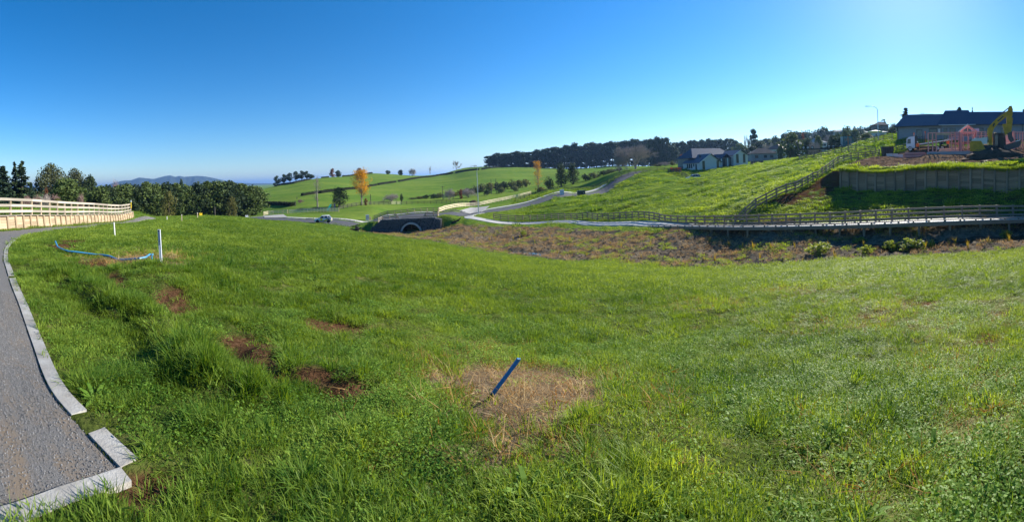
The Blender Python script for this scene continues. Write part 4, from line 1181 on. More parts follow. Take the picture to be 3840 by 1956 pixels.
def fence(name, pts, label, sp=1.5, h=1.1, rails=(1.0, 0.65, 0.3), rh=0.13, rt=0.035, pw=0.11, pm=None, rm=None, zf=None, group=None, side=1, bays=2, base=None, post_extra=0.03, cat='fence'):
    """post-and-rail fence along pts (plan); zf(p, s) gives the foot height"""
    pm = pm or OLD_WOOD; rm = rm or OLD_WOOD
    L = resample(pts, sp)
    zs = [(zf(p, i * sp) if zf else gz(p.x, p.y)) for i, p in enumerate(L)]
    root = thing(name, (L[0].x, L[0].y, zs[0]), label, cat, group)
    O_ = offset_line(L, side * (pw / 2 + rt / 2))
    for i, p in enumerate(L):
        d = (L[min(i + 1, len(L) - 1)] - L[max(i - 1, 0)])
        post('post', unit_box(pm), root, (p.x, p.y, zs[i] - 0.25), h + post_extra + 0.25, pw, yaw=math.atan2(d.y, d.x))
    for r in rails:
        for i in range(0, len(L) - 1, bays):
            j = min(i + bays, len(L) - 1)
            a = Vector((O_[i].x, O_[i].y, zs[i] + r)); b = Vector((O_[j].x, O_[j].y, zs[j] + r))
            if bays > 1 and j - i > 1:
                mid = zs[i + 1] - (zs[i] + zs[j]) / 2
                bend = (Vector((O_[i + 1].x, O_[i + 1].y, 0)) - Vector(((a.x + b.x) / 2, (a.y + b.y) / 2, 0))).length
                if abs(mid) > 0.05 or bend > 0.04:
                    c = Vector((O_[i + 1].x, O_[i + 1].y, zs[i + 1] + r))
                    piece('rail', unit_box(rm), root, a, c, rt, rh); piece('rail', unit_box(rm), root, c, b, rt, rh)
                    continue
            piece('rail', unit_box(rm), root, a, b, rt, rh)
    return root

# ------------------------------------------------------------------ timber wall and fence by the drive
def plank_wall(name, A, B, n_in, base_off, top_h, sp, rows, ph, pr, batter, label, mp, mq, cap=None, foot=0.25):
    root = thing(name, (A.x, A.y, float(base_h(A.x + n_in.x * base_off, A.y + n_in.y * base_off)[0])), label, 'retaining wall')
    L = resample([A, B], sp); zs = []
    for p in L:
        q = p + n_in * base_off; zs.append(float(base_h(q.x, q.y)[0]))
    d = (L[1] - L[0]).normalized()
    for i, p in enumerate(L):
        lean = n_in * (-batter)
        o = post('pole', unit_cyl(mp), root, (p.x + n_in.x * (pr + .03), p.y + n_in.y * (pr + .03), zs[i] - foot), top_h + foot - 0.02, pr * 2, lean=(lean.x, lean.y))
    for i in range(len(L) - 1):
        for r in range(rows):
            z0 = (r + 0.5) * ph - foot * 0.4
            off = n_in * (-batter * z0)
            a = Vector((L[i].x + off.x, L[i].y + off.y, zs[i] + z0)); b = Vector((L[i + 1].x + off.x, L[i + 1].y + off.y, zs[i + 1] + z0))
            wob = (rg.random() - .5) * 0.012
            piece('plank', unit_box(mq), root, a + n_in * wob, b + n_in * wob, 0.05, ph * 0.955)
    if cap:
        for i in range(0, len(L) - 1, 4):
            j = min(i + 4, len(L) - 1)
            off = n_in * (-batter * top_h + .04)
            for i2 in range(i, j, 4):
                piece('capping', unit_box(cap), root, Vector((L[i].x + off.x, L[i].y + off.y, zs[i] + top_h)), Vector((L[j].x + off.x, L[j].y + off.y, zs[j] + top_h)), 0.30, 0.045)
    return root, zs
plank_wall('timber_retaining_wall', LWA, LWB, lw_n, 0.5, 0.92, 1.0, 5, 0.185, 0.085, 0.12, 'new pale timber retaining wall with leaning round poles beside the drive', NEW_WOOD, NEW_WOOD, NEW_RAIL)
def lw_top(p, s):
    q = p + lw_n * 0.7
    return float(base_h(q.x, q.y)[0]) + 0.92
fence('timber_fence', [LWA - lw_n * 0.22, LWB - lw_n * 0.22], 'new pale three-rail fence standing on the leaning pole wall', 1.42, 1.14, (1.06, 0.66, 0.27), 0.17, 0.04, 0.12, NEW_WOOD, NEW_RAIL, zf=lw_top, side=-1 if lw_n.dot(Vector((-lw_dir.y, lw_dir.x, 0))) < 0 else 1, bays=3, post_extra=-0.02)
q = LWB - lw_dir * 1.3 - lw_n * 0.12
mk = thing('marker_post', (q.x, q.y, lw_top(q, 0)), 'yellow marker post strapped to the end of the pale drive fence', 'marker post')
YEL = mat('yellow_paint', (0.80, 0.56, 0.02), 0.5, 0.4, 0.1)
WHITE = mat('white_paint', (0.72, 0.72, 0.70), 0.55, 0.4, 0.12, 4)
lb('board', mk, YEL, .06, .30, .10, .15, .55, 1.35); lb('cap', mk, WHITE, .06, .30, .098, .152, 1.35, 1.62)

# ------------------------------------------------------------------ tall retaining wall under the building site
rw_dir = Vector((RW_B.x - RW_A.x, RW_B.y - RW_A.y, 0)).normalized(); rw_n = Vector((rw_dir.y, -rw_dir.x, 0))
if rw_n.dot(Vector((-RW_A.x, -RW_A.y, 0))) < 0: rw_n = -rw_n
plank_wall('timber_retaining_wall', Vector((RW_A.x, RW_A.y, 0)), Vector((RW_B.x, RW_B.y, 0)), rw_n, 0.4, 2.3, 1.22, 9, 0.262, 0.12, 0.03, 'tall weathered plank retaining wall in shade below the building site', WALL_POST, WALL_WOOD, None, 0.4)

# earth filled in behind both walls
def backfill(A, B, n_in, top, off0, off1, label, front_off):
    L = resample([A, B], 1.0); V = []
    for p in L:
        q = p + n_in * front_off; zt = float(base_h(q.x, q.y)[0]) + top
        for k in (off0, (off0 + off1) / 2, off1):
            r_ = p - n_in * k
            V.append((r_.x, r_.y, zt + (0.02 if k < off1 else -.25)))
    F = [(i * 3 + k, i * 3 + k + 1, i * 3 + k + 4, i * 3 + k + 3) for i in range(len(L) - 1) for k in range(2)]
    me = mesh_quads('ground_strip', np.array(V), np.array(F), g_me.materials[0], True)
    put_attr(me, 'far', np.ones(len(V)))
    tag(obj('ground_strip', me), label, None, kind='structure')
backfill(LWA, LWB + lw_dir * .3, lw_n, .86, 0.03 + .1, 1.7, 'grass filled in behind the leaning pole wall', 0.5)
backfill(Vector((RW_A.x, RW_A.y, 0)), Vector((RW_B.x, RW_B.y, 0)), rw_n, 2.22, 0.05, 1.7, 'earth filled in behind the tall plank wall', 0.4)

# ------------------------------------------------------------------ boardwalk
DK_PY = [(2300,849),(2440,846.5),(2540,844.5),(2780,846.5),(2960,844),(3138,840),(3300,834),(3457,827.5),(3640,821),(3821,816),(3990,814)]
def deck_z(p):
    th = math.atan2(p.x, p.y); px = 1920 + th * FPX
    for _ in range(3):                                  # roll shifts the column a little
        py = np.interp(px, [a for a, b in DK_PY], [b for a, b in DK_PY])
        q = P(px, py, math.hypot(p.x, p.y)); px += (th - math.atan2(q.x, q.y)) * FPX
    return P(px, py, math.hypot(p.x, p.y)).z
dl = resample(DECK_L, 0.19)
dz = [deck_z(p) for p in dl]
bw = thing('boardwalk', (dl[0].x, dl[0].y, dz[0]), 'long timber boardwalk on piles over the muddy swale', 'boardwalk')
Lf = offset_line(dl, DECK_HW); Rt = offset_line(dl, -DECK_HW)
for i in range(len(dl)):
    piece('deck_board', unit_box(DECK_WOOD), bw, Vector((Lf[i].x, Lf[i].y, dz[i] - 0.02)), Vector((Rt[i].x, Rt[i].y, dz[i] - 0.02)), 0.176, 0.04)
def along(line, zs, name, step, off, w, h, dzz, m_, gap=0.0):
    O2 = offset_line(line, off)
    for i in range(0, len(line) - step, step):
        a = Vector((O2[i].x, O2[i].y, zs[i] + dzz)); b = Vector((O2[i + step].x, O2[i + step].y, zs[i + step] + dzz))
        if gap: b = a + (b - a) * (1 - gap)
        piece(name, unit_box(m_), bw, a, b, w, h)
along(dl, dz, 'fascia', 16, -DECK_HW - .03, .05, .24, -.16, OLD_WOOD)
along(dl, dz, 'fascia', 16, DECK_HW + .03, .05, .24, -.16, OLD_WOOD)
along(dl, dz, 'toe_rail', 12, -DECK_HW + .06, .09, .075, .13, OLD_WOOD)
along(dl, dz, 'toe_rail', 12, DECK_HW - .06, .09, .075, .13, OLD_WOOD)
for side in (-1, 1):
    O2 = offset_line(dl, side * (DECK_HW - .06))
    for i in range(6, len(dl), 6):
        post('toe_block', unit_box(OLD_WOOD), bw, (O2[i].x, O2[i].y, dz[i]), 0.095, 0.10)
    O3 = offset_line(dl, side * (DECK_HW - .22))
    for i in range(8, len(dl), 12):
        zb = gz(O3[i].x, O3[i].y) - .3
        if dz[i] - zb > .5: post('pile', unit_cyl(OLD_WOOD), bw, (O3[i].x, O3[i].y, zb), dz[i] - .06 - zb, .2)
O4a = offset_line(dl, DECK_HW - .1); O4b = offset_line(dl, -DECK_HW + .1)
for i in range(8, len(dl), 12):
    piece('bearer', unit_box(OLD_WOOD), bw, Vector((O4a[i].x, O4a[i].y, dz[i] - .17)), Vector((O4b[i].x, O4b[i].y, dz[i] - .17)), .1, .2)
# path fence, running on along the boardwalk's far side
pf_pts = [p for p in offset_line(PATH_L, 1.9) if math.atan2(p.x, p.y) * FPX + 1920 > 1834 and p.y > 0 and math.hypot(p.x, p.y) < 75]
pf_pts = [p for p in pf_pts if math.atan2(p.x, p.y) * FPX + 1920 < 2420]
pf_pts += [p for p in offset_line(DECK_L, DECK_HW + .06) if math.atan2(p.x, p.y) * FPX + 1920 > 2520]
def pf_z(p, s):
    px = math.atan2(p.x, p.y) * FPX + 1920
    zg = gz(p.x, p.y)
    return deck_z(p) if px > 2600 else (zg if px < 2440 else zg + (deck_z(p) - zg) * (px - 2440) / 160.0)
fence('timber_fence', pf_pts, 'long brown three-rail fence along the concrete path and boardwalk', 1.45, 1.08, (1.01, 0.66, 0.30), 0.15, 0.05, 0.14, OLD_WOOD, OLD_WOOD, zf=pf_z, side=-1)
# fence climbing the bank
fence('timber_fence', smooth_line([PD(*c) for c in ((2752,39.4),(2817,41.2),(2900,43.2),(2996,46.2),(3075,51.5),(3140,57.5),(3195,60),(3250,62),(3300,64))], 6), 'brown three-rail fence climbing the bank from the boardwalk to the street', 1.5, 1.1, (1.02, 0.68, 0.32), 0.14, 0.05, 0.14, OLD_WOOD, OLD_WOOD, side=-1)

# ------------------------------------------------------------------ other fences
def px_line(*ps): return [PD(*p) for p in ps]
fence('timber_fence', px_line((1411,79.9),(1427,81.6)), 'short pale end panel of the near guard fence on the culvert', 1.2, 1.15, rm=NEW_RAIL, pm=NEW_WOOD, side=-1, bays=1)
fence('timber_fence', px_line((1428,81.3),(1480,80.1),(1560,79.0),(1634,78.0)), 'brown guard fence along the top of the stone culvert wall', 1.55, 1.1, rm=OLD_WOOD, pm=NEW_WOOD, side=-1)
fence('timber_fence', px_line((1634,77.6),(1639,80.4)), 'short end panel of the culvert guard fence beside the far pale fence', 1.2, 1.15, rm=NEW_RAIL, pm=POST_WOOD, side=-1, bays=1)
fence('timber_fence', px_line((1396,91.8),(1480,91.6),(1560,90.3),(1638,88.2)), 'brown guard fence on the far side of the road at the culvert', 1.6, 1.1, rm=OLD_WOOD, pm=NEW_WOOD, side=-1)
fence('timber_fence', smooth_line(px_line((1640,88.4),(1700,101),(1745,110),(1800,114),(1840,119),(1886,124),(1940,130),(1988,136))), 'bright pale rail fence snaking up behind the lamp post', 2.0, 1.15, (1.05, 0.72, 0.36), 0.16, rm=PALE_RAIL, pm=NEW_WOOD, side=-1)
fence('timber_fence', smooth_line(px_line((1930,114),(1988,120),(2050,121),(2116,122),(2235,124),(2344,125),(2440,124),(2505,123),(2562,122))), 'dark rail fence climbing behind the green cabinet to the gabled house', 2.3, 1.1, (1.0, 0.62, 0.28), 0.13, rm=DARK_WOOD, pm=DARK_WOOD)
fence('timber_fence', smooth_line(px_line((2505,116),(2545,111),(2565,106),(2592,97))), 'dark fence curving down the lawn beside the gabled house', 1.6, 1.1, rm=DARK_WOOD, pm=DARK_WOOD)
fence('timber_fence', smooth_line(px_line((1266,113),(1330,120),(1400,127),(1462,132))), 'dark rail fence behind the yellow poplar meadow', 2.2, 1.05, rm=DARK_WOOD, pm=DARK_WOOD)
fence('timber_fence', px_line((1462,132),(1500,134)), 'short bright pale rail section between dark fences on the meadow edge', 2.2, 1.05, rm=PALE_RAIL, pm=DARK_WOOD)
fence('timber_fence', smooth_line(px_line((1500,134),(1560,137),(1640,136),(1700,130),(1748,124))), 'dark rail fence along the rushy edge of the gully', 2.2, 1.1, rm=DARK_WOOD, pm=DARK_WOOD)
fence('timber_fence', smooth_line(px_line((983,117),(1010,118),(1040,117),(1077,115.5))), 'bright pale rail fence by the vehicle crossing', 1.6, 1.15, (1.05, .68, .3), .17, rm=PALE_RAIL, pm=NEW_WOOD, side=-1)
fence('timber_fence', smooth_line(px_line((1078,114),(1110,114),(1150,113.5),(1200,111),(1235,109),(1265,107))), 'bright pale fence with close posts behind the parked car', 1.1, 1.15, (1.05, .68, .3), .2, rm=PALE_RAIL, pm=NEW_WOOD, side=-1)
fence('timber_fence', px_line((1378,92.6),(1384,92.4)), 'tiny pale rail panel beside the grey cabinet on the verge', 0.4, .9, (.8, .45), .14, rm=PALE_RAIL, pm=NEW_WOOD, bays=1)
fence('timber_fence', smooth_line(px_line((3000,80),(3060,77),(3130,73),(3216,68),(3290,66))), 'grey street-edge fence above the climbing brown fence', 2.0, 1.1, rm=OLD_WOOD, pm=OLD_WOOD)
fence('timber_fence', smooth_line(px_line((2900,132),(2955,128),(3026,124))), 'dark rail fence in front of the large rounded evergreen', 2.4, 1.1, rm=DARK_WOOD, pm=DARK_WOOD)
fence('timber_fence', smooth_line(px_line((3056,112),(3100,108),(3160,105))), 'dark rail fence behind the low trailer of the teal truck', 2.4, 1.2, rm=DARK_WOOD, pm=DARK_WOOD)
fence('timber_fence', smooth_line(px_line((3215,82),(3260,81),(3310,80),(3363,79))), 'brown rail fence on the street beside the tall lamp post', 2.0, 1.15, rm=OLD_WOOD, pm=OLD_WOOD)
fence('timber_fence', px_line((3362,68),(3412,69)), 'dark green rail fence below the end of the grey house', 1.4, 1.2, (1.05, .7, .35), .16, rm=mat('green_rail', (0.05, 0.09, 0.07), .7), pm=MATS['green_rail'])

# ------------------------------------------------------------------ culvert: stone headwall, concrete ring, barrel
cd = Vector((CV_B.x - CV_A.x, CV_B.y - CV_A.y, 0)); CL = cd.length; cd.normalize(); cn = Vector((-cd.y, cd.x, 0))   # cn points away from the camera
cvr = thing('culvert_headwall', (CV_A.x, CV_A.y, 0), 'stone-filled gabion wall with a round concrete culvert under the road', 'culvert')
cvr.location.z = -10.9; cvr.rotation_euler = (0, 0, math.atan2(cd.y, cd.x))
STONE_DK = mat('gabion_core', (0.06, 0.06, 0.062), .95, .1, .4, 6)
b = MB(); rI, rO, tc = 1.85, 2.2, CV_T
def top_at(t): return 1.1 + 1.55 * float(sstep(0.0, 2.6, t)) * 1.0 + 0.03 * t - 0.5 * float(sstep(CL - 1.6, CL, t))
n = 28
ts = [CL * i / n for i in range(n + 1)]
for a_, b_ in zip(ts[:-1], ts[1:]):
    m_ = (a_ + b_) / 2
    zlo = -0.9 if abs(m_ - tc) > rO else math.sqrt(max(0, rO ** 2 - (m_ - tc) ** 2)) - .08
    dep = 3.4 if abs(m_ - tc) < rO + .6 else 1.4
    b.hexa([(a_, -.35, zlo), (b_, -.35, zlo), (b_, dep, zlo), (a_, dep, zlo)], [(a_, -.1, top_at(a_)), (b_, -.1, top_at(b_)), (b_, dep, top_at(b_) + .05), (a_, dep, top_at(a_) + .05)])
b.build('gabion_core', STONE_DK, cvr)
ring = MB(); k = 24
for i in range(k):
    a0, a1 = math.pi * i / k, math.pi * (i + 1) / k
    pt = lambda r, a, y: (tc + r * math.cos(a), y, r * math.sin(a))
    ring.hexa([pt(rI, a0, -.62), pt(rO, a0, -.62), pt(rO, a0, .1), pt(rI, a0, .1)], [pt(rI, a1, -.62), pt(rO, a1, -.62), pt(rO, a1, .1), pt(rI, a1, .1)])
ring.box(tc + rI, tc + rO, -.62, .1, -.9, 0); ring.box(tc - rO, tc - rI, -.62, .1, -.9, 0)
ring.build('culvert_ring', mat('ring_concrete', (0.42, 0.42, 0.41), .85, .2, .2, 3), cvr)
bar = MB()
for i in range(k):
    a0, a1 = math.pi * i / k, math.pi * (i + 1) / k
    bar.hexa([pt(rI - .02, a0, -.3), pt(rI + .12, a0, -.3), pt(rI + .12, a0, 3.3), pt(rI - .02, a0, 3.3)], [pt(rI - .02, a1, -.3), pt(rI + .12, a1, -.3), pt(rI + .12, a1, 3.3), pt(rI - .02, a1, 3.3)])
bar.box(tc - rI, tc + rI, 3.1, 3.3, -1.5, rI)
bar.build('culvert_barrel', mat('barrel_dark', (0.05, 0.05, 0.05), .95), cvr)  # dark colour and added end wall stand in for the unlit depth
ico = bmesh.new(); bmesh.ops.create_icosphere(ico, subdivisions=1, radius=1.0); IV = np.array([tuple(v.co) for v in ico.verts]); IF = np.array([[v.index for v in f.verts] for f in ico.faces]); ico.free()
def stones(pts, sizes, rng, sq=(1, 1, .8)):
    n_ = len(pts); V = IV[None] * (1 + rng.uniform(-.25, .25, (n_, len(IV), 1)))
    V = V * (np.asarray(sizes)[:, None, None] * np.asarray(sq)) * rng.uniform(.75, 1.25, (n_, 1, 3))
    a = rng.uniform(0, 6.28, n_); c, s = np.cos(a)[:, None], np.sin(a)[:, None]
    x = V[..., 0] * c - V[..., 1] * s; y = V[..., 0] * s + V[..., 1] * c
    V = np.stack([x, y, V[..., 2]], -1) + np.asarray(pts)[:, None]
    F = IF[None] + (np.arange(n_) * len(IV))[:, None, None]
    return V.reshape(-1, 3), F.reshape(-1, 3)
rng = np.random.default_rng(71); sp_ = []
for t_ in np.arange(0.05, CL, .2):
    z_ = -.7
    while z_ < top_at(t_) + .02:
        if (t_ - tc) ** 2 + max(z_, 0) ** 2 > (rO + .06) ** 2: sp_.append((t_ + rng.normal() * .04, -.37 + .25 * (z_ + .9) / 3.5 + rng.normal() * .03 - (.35 if z_ < 1.0 and abs(t_ - tc) > rO + .2 else 0), z_ + rng.normal() * .03))
        z_ += .19
    for y_ in (0.05, .3, .6): sp_.append((t_, y_, top_at(t_) + .02))
STONE = mat('gabion_stone', (0.19, 0.19, 0.195), .9, .25, .5, 9, .3, 25)
so = obj('gabion_stones', mesh_quads('gabion_stones', *stones(np.array(sp_), np.full(len(sp_), .125), rng), STONE), cvr); so['kind'] = 'stuff'
# rock edging by the road and loose rocks
def rock_strip(line, n_, w, size, label):
    L = resample(line, .3); rr = np.random.default_rng(int(abs(line[0][0]) * 7))
    k_ = rr.integers(0, len(L), n_); pts = []
    for i in k_:
        x, y = L[i].x + rr.normal() * w, L[i].y + rr.normal() * w
        pts.append((x, y, float(base_h(x, y)[0]) + .02))
    o = obj('loose_rocks', mesh_quads('loose_rocks', *stones(np.array(pts), rr.uniform(size * .6, size * 1.3, n_), rr), STONE)); tag(o, label, None, kind='stuff')
rock_strip(px_line((1215,83.6),(1330,81.8)), 220, .35, .14, 'grey rocks strewn along the near edge of the road by the car')
rock_strip(px_line((1650,90),(1735,92)), 160, .3, .13, 'dark rocks along the far verge past the culvert')
rock_strip(px_line((1150,97),(1330,91.2)), 160, .25, .10, 'small rocks along the far kerb behind the car')

# ------------------------------------------------------------------ street lamps
STEEL = mat('galvanised_steel', (0.55, 0.58, 0.60), .4, .5, .15, 3, metal=.7)
def lamp(px, d, top_py, arm_px, yaw, label):
    q = PD(px, d); z = gz(q.x, q.y)
    o = root_at('street_lamp', px, d, z, yaw, label, 'street lamp', py=800 if px < 2000 else 530)
    H = P(px, top_py, d).z - z; A = arm_px / FPX * d
    b = MB()
    pts = [(0, 0, -.2), (0, 0, 1.2), (0, 0, H * .5), (0, 0, H * .86)]
    for k_ in range(1, 8):
        a = k_ / 7 * math.pi / 2; pts.append((-A * .55 * (1 - math.cos(a)), 0, H * .86 + H * .14 * math.sin(a)))
    pts.append((-A * .8, 0, H))
    b.tube(pts, [.11, .11, .085, .07] + [.055] * 8, 10)
    b.build('pole', STEEL, o, smooth=True)
    b = MB(); b.tube([(0, 0, -.1), (0, 0, .02)], .22, 12); b.build('base_plate', STEEL, o)
    h_ = MB(); h_.hexa([(-A * .78, -.09, H - .05), (-A * .78 - .75, -.16, H - .03), (-A * .78 - .75, .16, H - .03), (-A * .78, .09, H - .05)], [(-A * .78, -.06, H + .05), (-A * .78 - .75, -.1, H + .08), (-A * .78 - .75, .1, H + .08), (-A * .78, .06, H + .05)])
    hd = h_.build('lamp_head', mat('lamp_grey', (0.6, 0.62, 0.63), .5, .4), o)
    lb('lens', hd, mat('lamp_lens', (0.75, 0.75, 0.72), .3, .5), -A * .78 - .65, -A * .78 - .25, -.1, .1, H - .075, H - .045)
lamp(1795, 83, 626, 24, math.pi * .72, 'tall galvanised street lamp at the bend of the concrete path')
lamp(3294, 82, 397, 42, 0.0, 'curved galvanised street lamp on the street above the building site')

# ------------------------------------------------------------------ utility poles, cabinets
def upole(px, d, top_py, label, arm=True, group=None):
    o = root_at('utility_pole', px, d, None, 0.3, label, 'utility pole', group)
    H = P(px, top_py, d).z - o.location.z
    b = MB(); b.tube([(0, 0, -.3), (0, 0, H)], [.15, .1], 8); b.build('pole', DARK_WOOD, o)
    if arm: lb('cross_arm', o, DARK_WOOD, -.9, .9, -.05, .05, H - .45, H - .33)
upole(1103, 140, 752, 'dark leaning utility pole by the low thick hedge', False)
upole(1110, 175, 737, 'slim dark pole at the end of the hedge behind the bare poplar', False)
upole(1386, 126, 728, 'dark pole beside the yellow poplar', False)
upole(1657, 160, 697, 'dark utility pole with a cross arm among the gully shrubs')
upole(1840, 175, 672, 'dark pole, nearer the lamp, of two in the gully', False)
upole(1858, 175, 670, 'dark pole, nearer the slim autumn poplar, of two in the gully', False)
upole(801, 66, 775, 'thin grey pole standing up from the paddock crest before the tree belt', False)
GREY_CAB = mat('cabinet_grey', (0.42, 0.46, 0.48), .5, .4, .1, 3); GREEN_CAB = mat('cabinet_green', (0.022, 0.045, 0.034), .5, .4, .2, 3); OFFW = mat('cabinet_white', (0.62, 0.64, 0.65), .5, .4, .1, 3)
def cabinet(px, d, w, h, dep, m_, label, base_m=None, yaw=.2):
    o = root_at('utility_cabinet', px, d, None, yaw, label, 'cabinet')
    bh = h * .28 if base_m else .08
    lb('plinth', o, base_m or concrete, -w / 2 - .02, w / 2 + .02, 0, dep, -.2, bh)
    lb('body', o, m_, -w / 2, w / 2, .02, dep - .02, bh, h - .06)
    lb('lid', o, m_, -w / 2 - .03, w / 2 + .03, -.02, dep + .02, h - .06, h)
    dr = lb('door', o, m_, -w / 2 + .05, w / 2 - .05, -.005, .02, bh + .08, h - .14)
    lb('handle', o, STEEL, w * .25, w * .3, -.02, -.004, h * .5, h * .6)
    return o
cabinet(1372, 93.5, .75, 1.35, .5, GREY_CAB, 'grey utility cabinet on a white plinth at the road verge', OFFW)
c_ = cabinet(2105, 104, 1.0, 1.5, .7, OFFW, 'pale two-tier utility cabinet beside the climbing footpath', OFFW)
lb('band', c_, GREY_CAB, -.52, .52, -.012, .72, .92, .98)
cabinet(2178, 107, 2.1, 1.6, 1.4, GREEN_CAB, 'dark green transformer cabinet at the top of the footpath')
cabinet(920, 103, .75, .95, .5, OFFW, 'small white cabinet on the verge below the tree belt')
cabinet(748, 63, .5, .55, .2, YEL, 'small yellow box on the paddock crest')

# ------------------------------------------------------------------ houses
ROOF_BLUE = mat('roof_slate_blue', (0.085, 0.11, 0.15), .6, .10, .15, 2)
def ribbed(name, col, rough=.4, scale=9.0):
    if name in MATS: return MATS[name]
    mt = mat(name, col, .72, .05, .12, 2)
    t = mt.node_tree; bs = t.nodes['Principled BSDF']
    tc = t.nodes.new('ShaderNodeTexCoord'); wv = t.nodes.new('ShaderNodeTexWave'); wv.inputs['Scale'].default_value = scale; wv.bands_direction = 'X'
    bp = t.nodes.new('ShaderNodeBump'); bp.inputs['Strength'].default_value = .5; bp.inputs['Distance'].default_value = .03
    t.links.new(tc.outputs['Object'], wv.inputs[0]); t.links.new(wv.outputs[0], bp.inputs['Height']); t.links.new(bp.outputs[0], bs.inputs['Normal'])
    return mt
ROOF_RIB = ribbed('ribbed_roof', (0.065, 0.088, 0.13), .55, 1.1)
GLASS = mat('window_glass', (0.03, 0.04, 0.05), .08, .6)
GLASS_BR = mat('curtained_glass', (0.14, 0.135, 0.10), .15, .5, .5, 2)
FRAME_DK = mat('dark_joinery', (0.04, 0.045, 0.05), .5, .4)
WALL_GREY = mat('grey_cladding', (0.26, 0.275, 0.29), .8, .2, .12, 2)
WALL_PALE = mat('pale_brick', (0.62, 0.61, 0.58), .85, .2, .14, 3)
FASCIA = mat('fascia_white', (0.62, 0.63, 0.64), .5, .4)

def window(par, x0, x1, z0, z1, y, glass=GLASS, name='window', depth=.06, mull=0):
    w = lb(name, par, FRAME_DK, x0, x1, y - depth, y + .02, z0, z1)
    fr = w.scale
    # the pane is a child of the frame (frame is a scaled unit box, so its own coordinates run -.5 to .5)
    n_ = mull + 1
    for k in range(n_):
        a = -.5 + .06 + k * (.94 / n_); b_ = -.5 + (k + 1) * (.94 / n_)
        obj('pane', unit_box(glass), w, ((a + b_) / 2, -.52, 0), (0, 0, 0), (b_ - a - .0, .06, .88))
    return w
def hip_roof(x0, x1, y0, y1, z0, z1, over=.5, hip0=None, hip1=None):
    """hipped prism with the ridge along x; hip 0 = gable end"""
    b = MB(); x0 -= over; x1 += over; y0 -= over; y1 += over; ym = (y0 + y1) / 2; h = (y1 - y0) / 2
    a = x0 + (h if hip0 is None else hip0); c = x1 - (h if hip1 is None else hip1)
    t_ = .10
    for dz_, fl in ((0, 0),):
        b.poly([(x0, y0, z0), (x1, y0, z0), (c, ym, z1), (a, ym, z1)]); b.poly([(x1, y1, z0), (x0, y1, z0), (a, ym, z1), (c, ym, z1)])
        b.poly([(x0, y1, z0), (x0, y0, z0), (a, ym, z1)]); b.poly([(x1, y0, z0), (x1, y1, z0), (c, ym, z1)])
        b.poly([(x0, y0, z0 - t_), (x0, y1, z0 - t_), (x1, y1, z0 - t_), (x1, y0, z0 - t_)])
        for p, q in (((x0, y0), (x1, y0)), ((x1, y0), (x1, y1)), ((x1, y1), (x0, y1)), ((x0, y1), (x0, y0))):
            b.poly([(*p, z0 - t_), (*q, z0 - t_), (*q, z0), (*p, z0)])
    return b
def gable_roof_y(x0, x1, y0, y1, z0, z1, over=.35):
    """ridge along y (gable faces -y)"""
    b = MB(); xm = (x0 + x1) / 2; sl = (z1 - z0) / (xm - x0); z0o = z0 - over * sl; t_ = .09
    for s in (-1, 1):
        e = (x0 - over) if s < 0 else (x1 + over)
        b.hexa([(e, y0 - over, z0o), (xm, y0 - over, z1), (xm, y1, z1), (e, y1, z0o)], [(e, y0 - over, z0o + t_), (xm, y0 - over, z1 + t_), (xm, y1, z1 + t_), (e, y1, z0o + t_)])
    return b

# long grey house above the building site
gh = root_at('grey_house', 3600, 78, 3.3, 0.0, 'long grey house with a dark blue hipped roof behind the building site', 'house')
def X36(px): return math.tan((px - 3600) / FPX) * 78
b = MB(); b.box(X36(3366), X36(3560), 0.5, 9, -2.2, 3.25); b.box(X36(3535), X36(3650), -.2, 10.2, -2.2, 3.3); b.box(X36(3640), X36(3640) + 19, .4, 10, -2.2, 3.25)
b.build('wall', WALL_GREY, gh)
r1 = hip_roof(X36(3366), X36(3570), .5, 8.6, 3.25, 6.0, .5, 1.6, 1.0); r1.build('roof', ROOF_BLUE, gh)
hip_roof(X36(3528), X36(3655), -.2, 10.2, 3.32, 6.75, .5, 1.4, 1.4).build('roof', ROOF_RIB, gh)
hip_roof(X36(3600), X36(3640) + 19, .4, 9.4, 3.28, 6.35, .5, .5, 3.0).build('roof', ROOF_RIB, gh)
for a_, c_, y_ in ((3356, 3530, -.04), (3524, 3662, -.74), (3668, 3900, -.14)):
    lb('gutter', gh, FASCIA if a_ == 3524 else FRAME_DK, X36(a_), X36(min(c_, 3840)) + (8 if c_ > 3840 else 0), y_ - .1, y_ + .04, 3.16, 3.27)
for a_, c_, z0, z1, y_, g_, mu in ((3438,3461,1.0,2.6,.5,GLASS,0),(3486,3516,.2,2.75,.5,GLASS_BR,1),(3541,3556,.2,2.6,-.2,GLASS_BR,0),(3564,3586,.9,2.6,-.2,GLASS_BR,1),(3615,3644,1.0,2.7,-.2,GLASS_BR,1),(3674,3692,.1,2.6,.4,GLASS_BR,0),(3700,3716,1.0,2.6,.4,GLASS,0),(3756,3772,.2,2.6,.4,GLASS_BR,0)):
    window(gh, X36(a_), X36(c_), z0, z1, y_, g_, mull=mu)
lb('meter_box', gh, WHITE, X36(3521), X36(3529), .42, .5, 1.6, 2.6)
lb('downpipe', gh, FRAME_DK, X36(3368), X36(3370), .38, .48, -1.5, 3.2)
lb('downpipe', gh, FRAME_DK, X36(3836), X36(3838), .28, .38, -1.5, 3.2)
# ridge capping in white, carrying the shine along the roof as colour
lb('ridge_cap', gh, FASCIA, X36(3381) + 1.0, X36(3498), 4.42, 4.68, 5.97, 6.06)

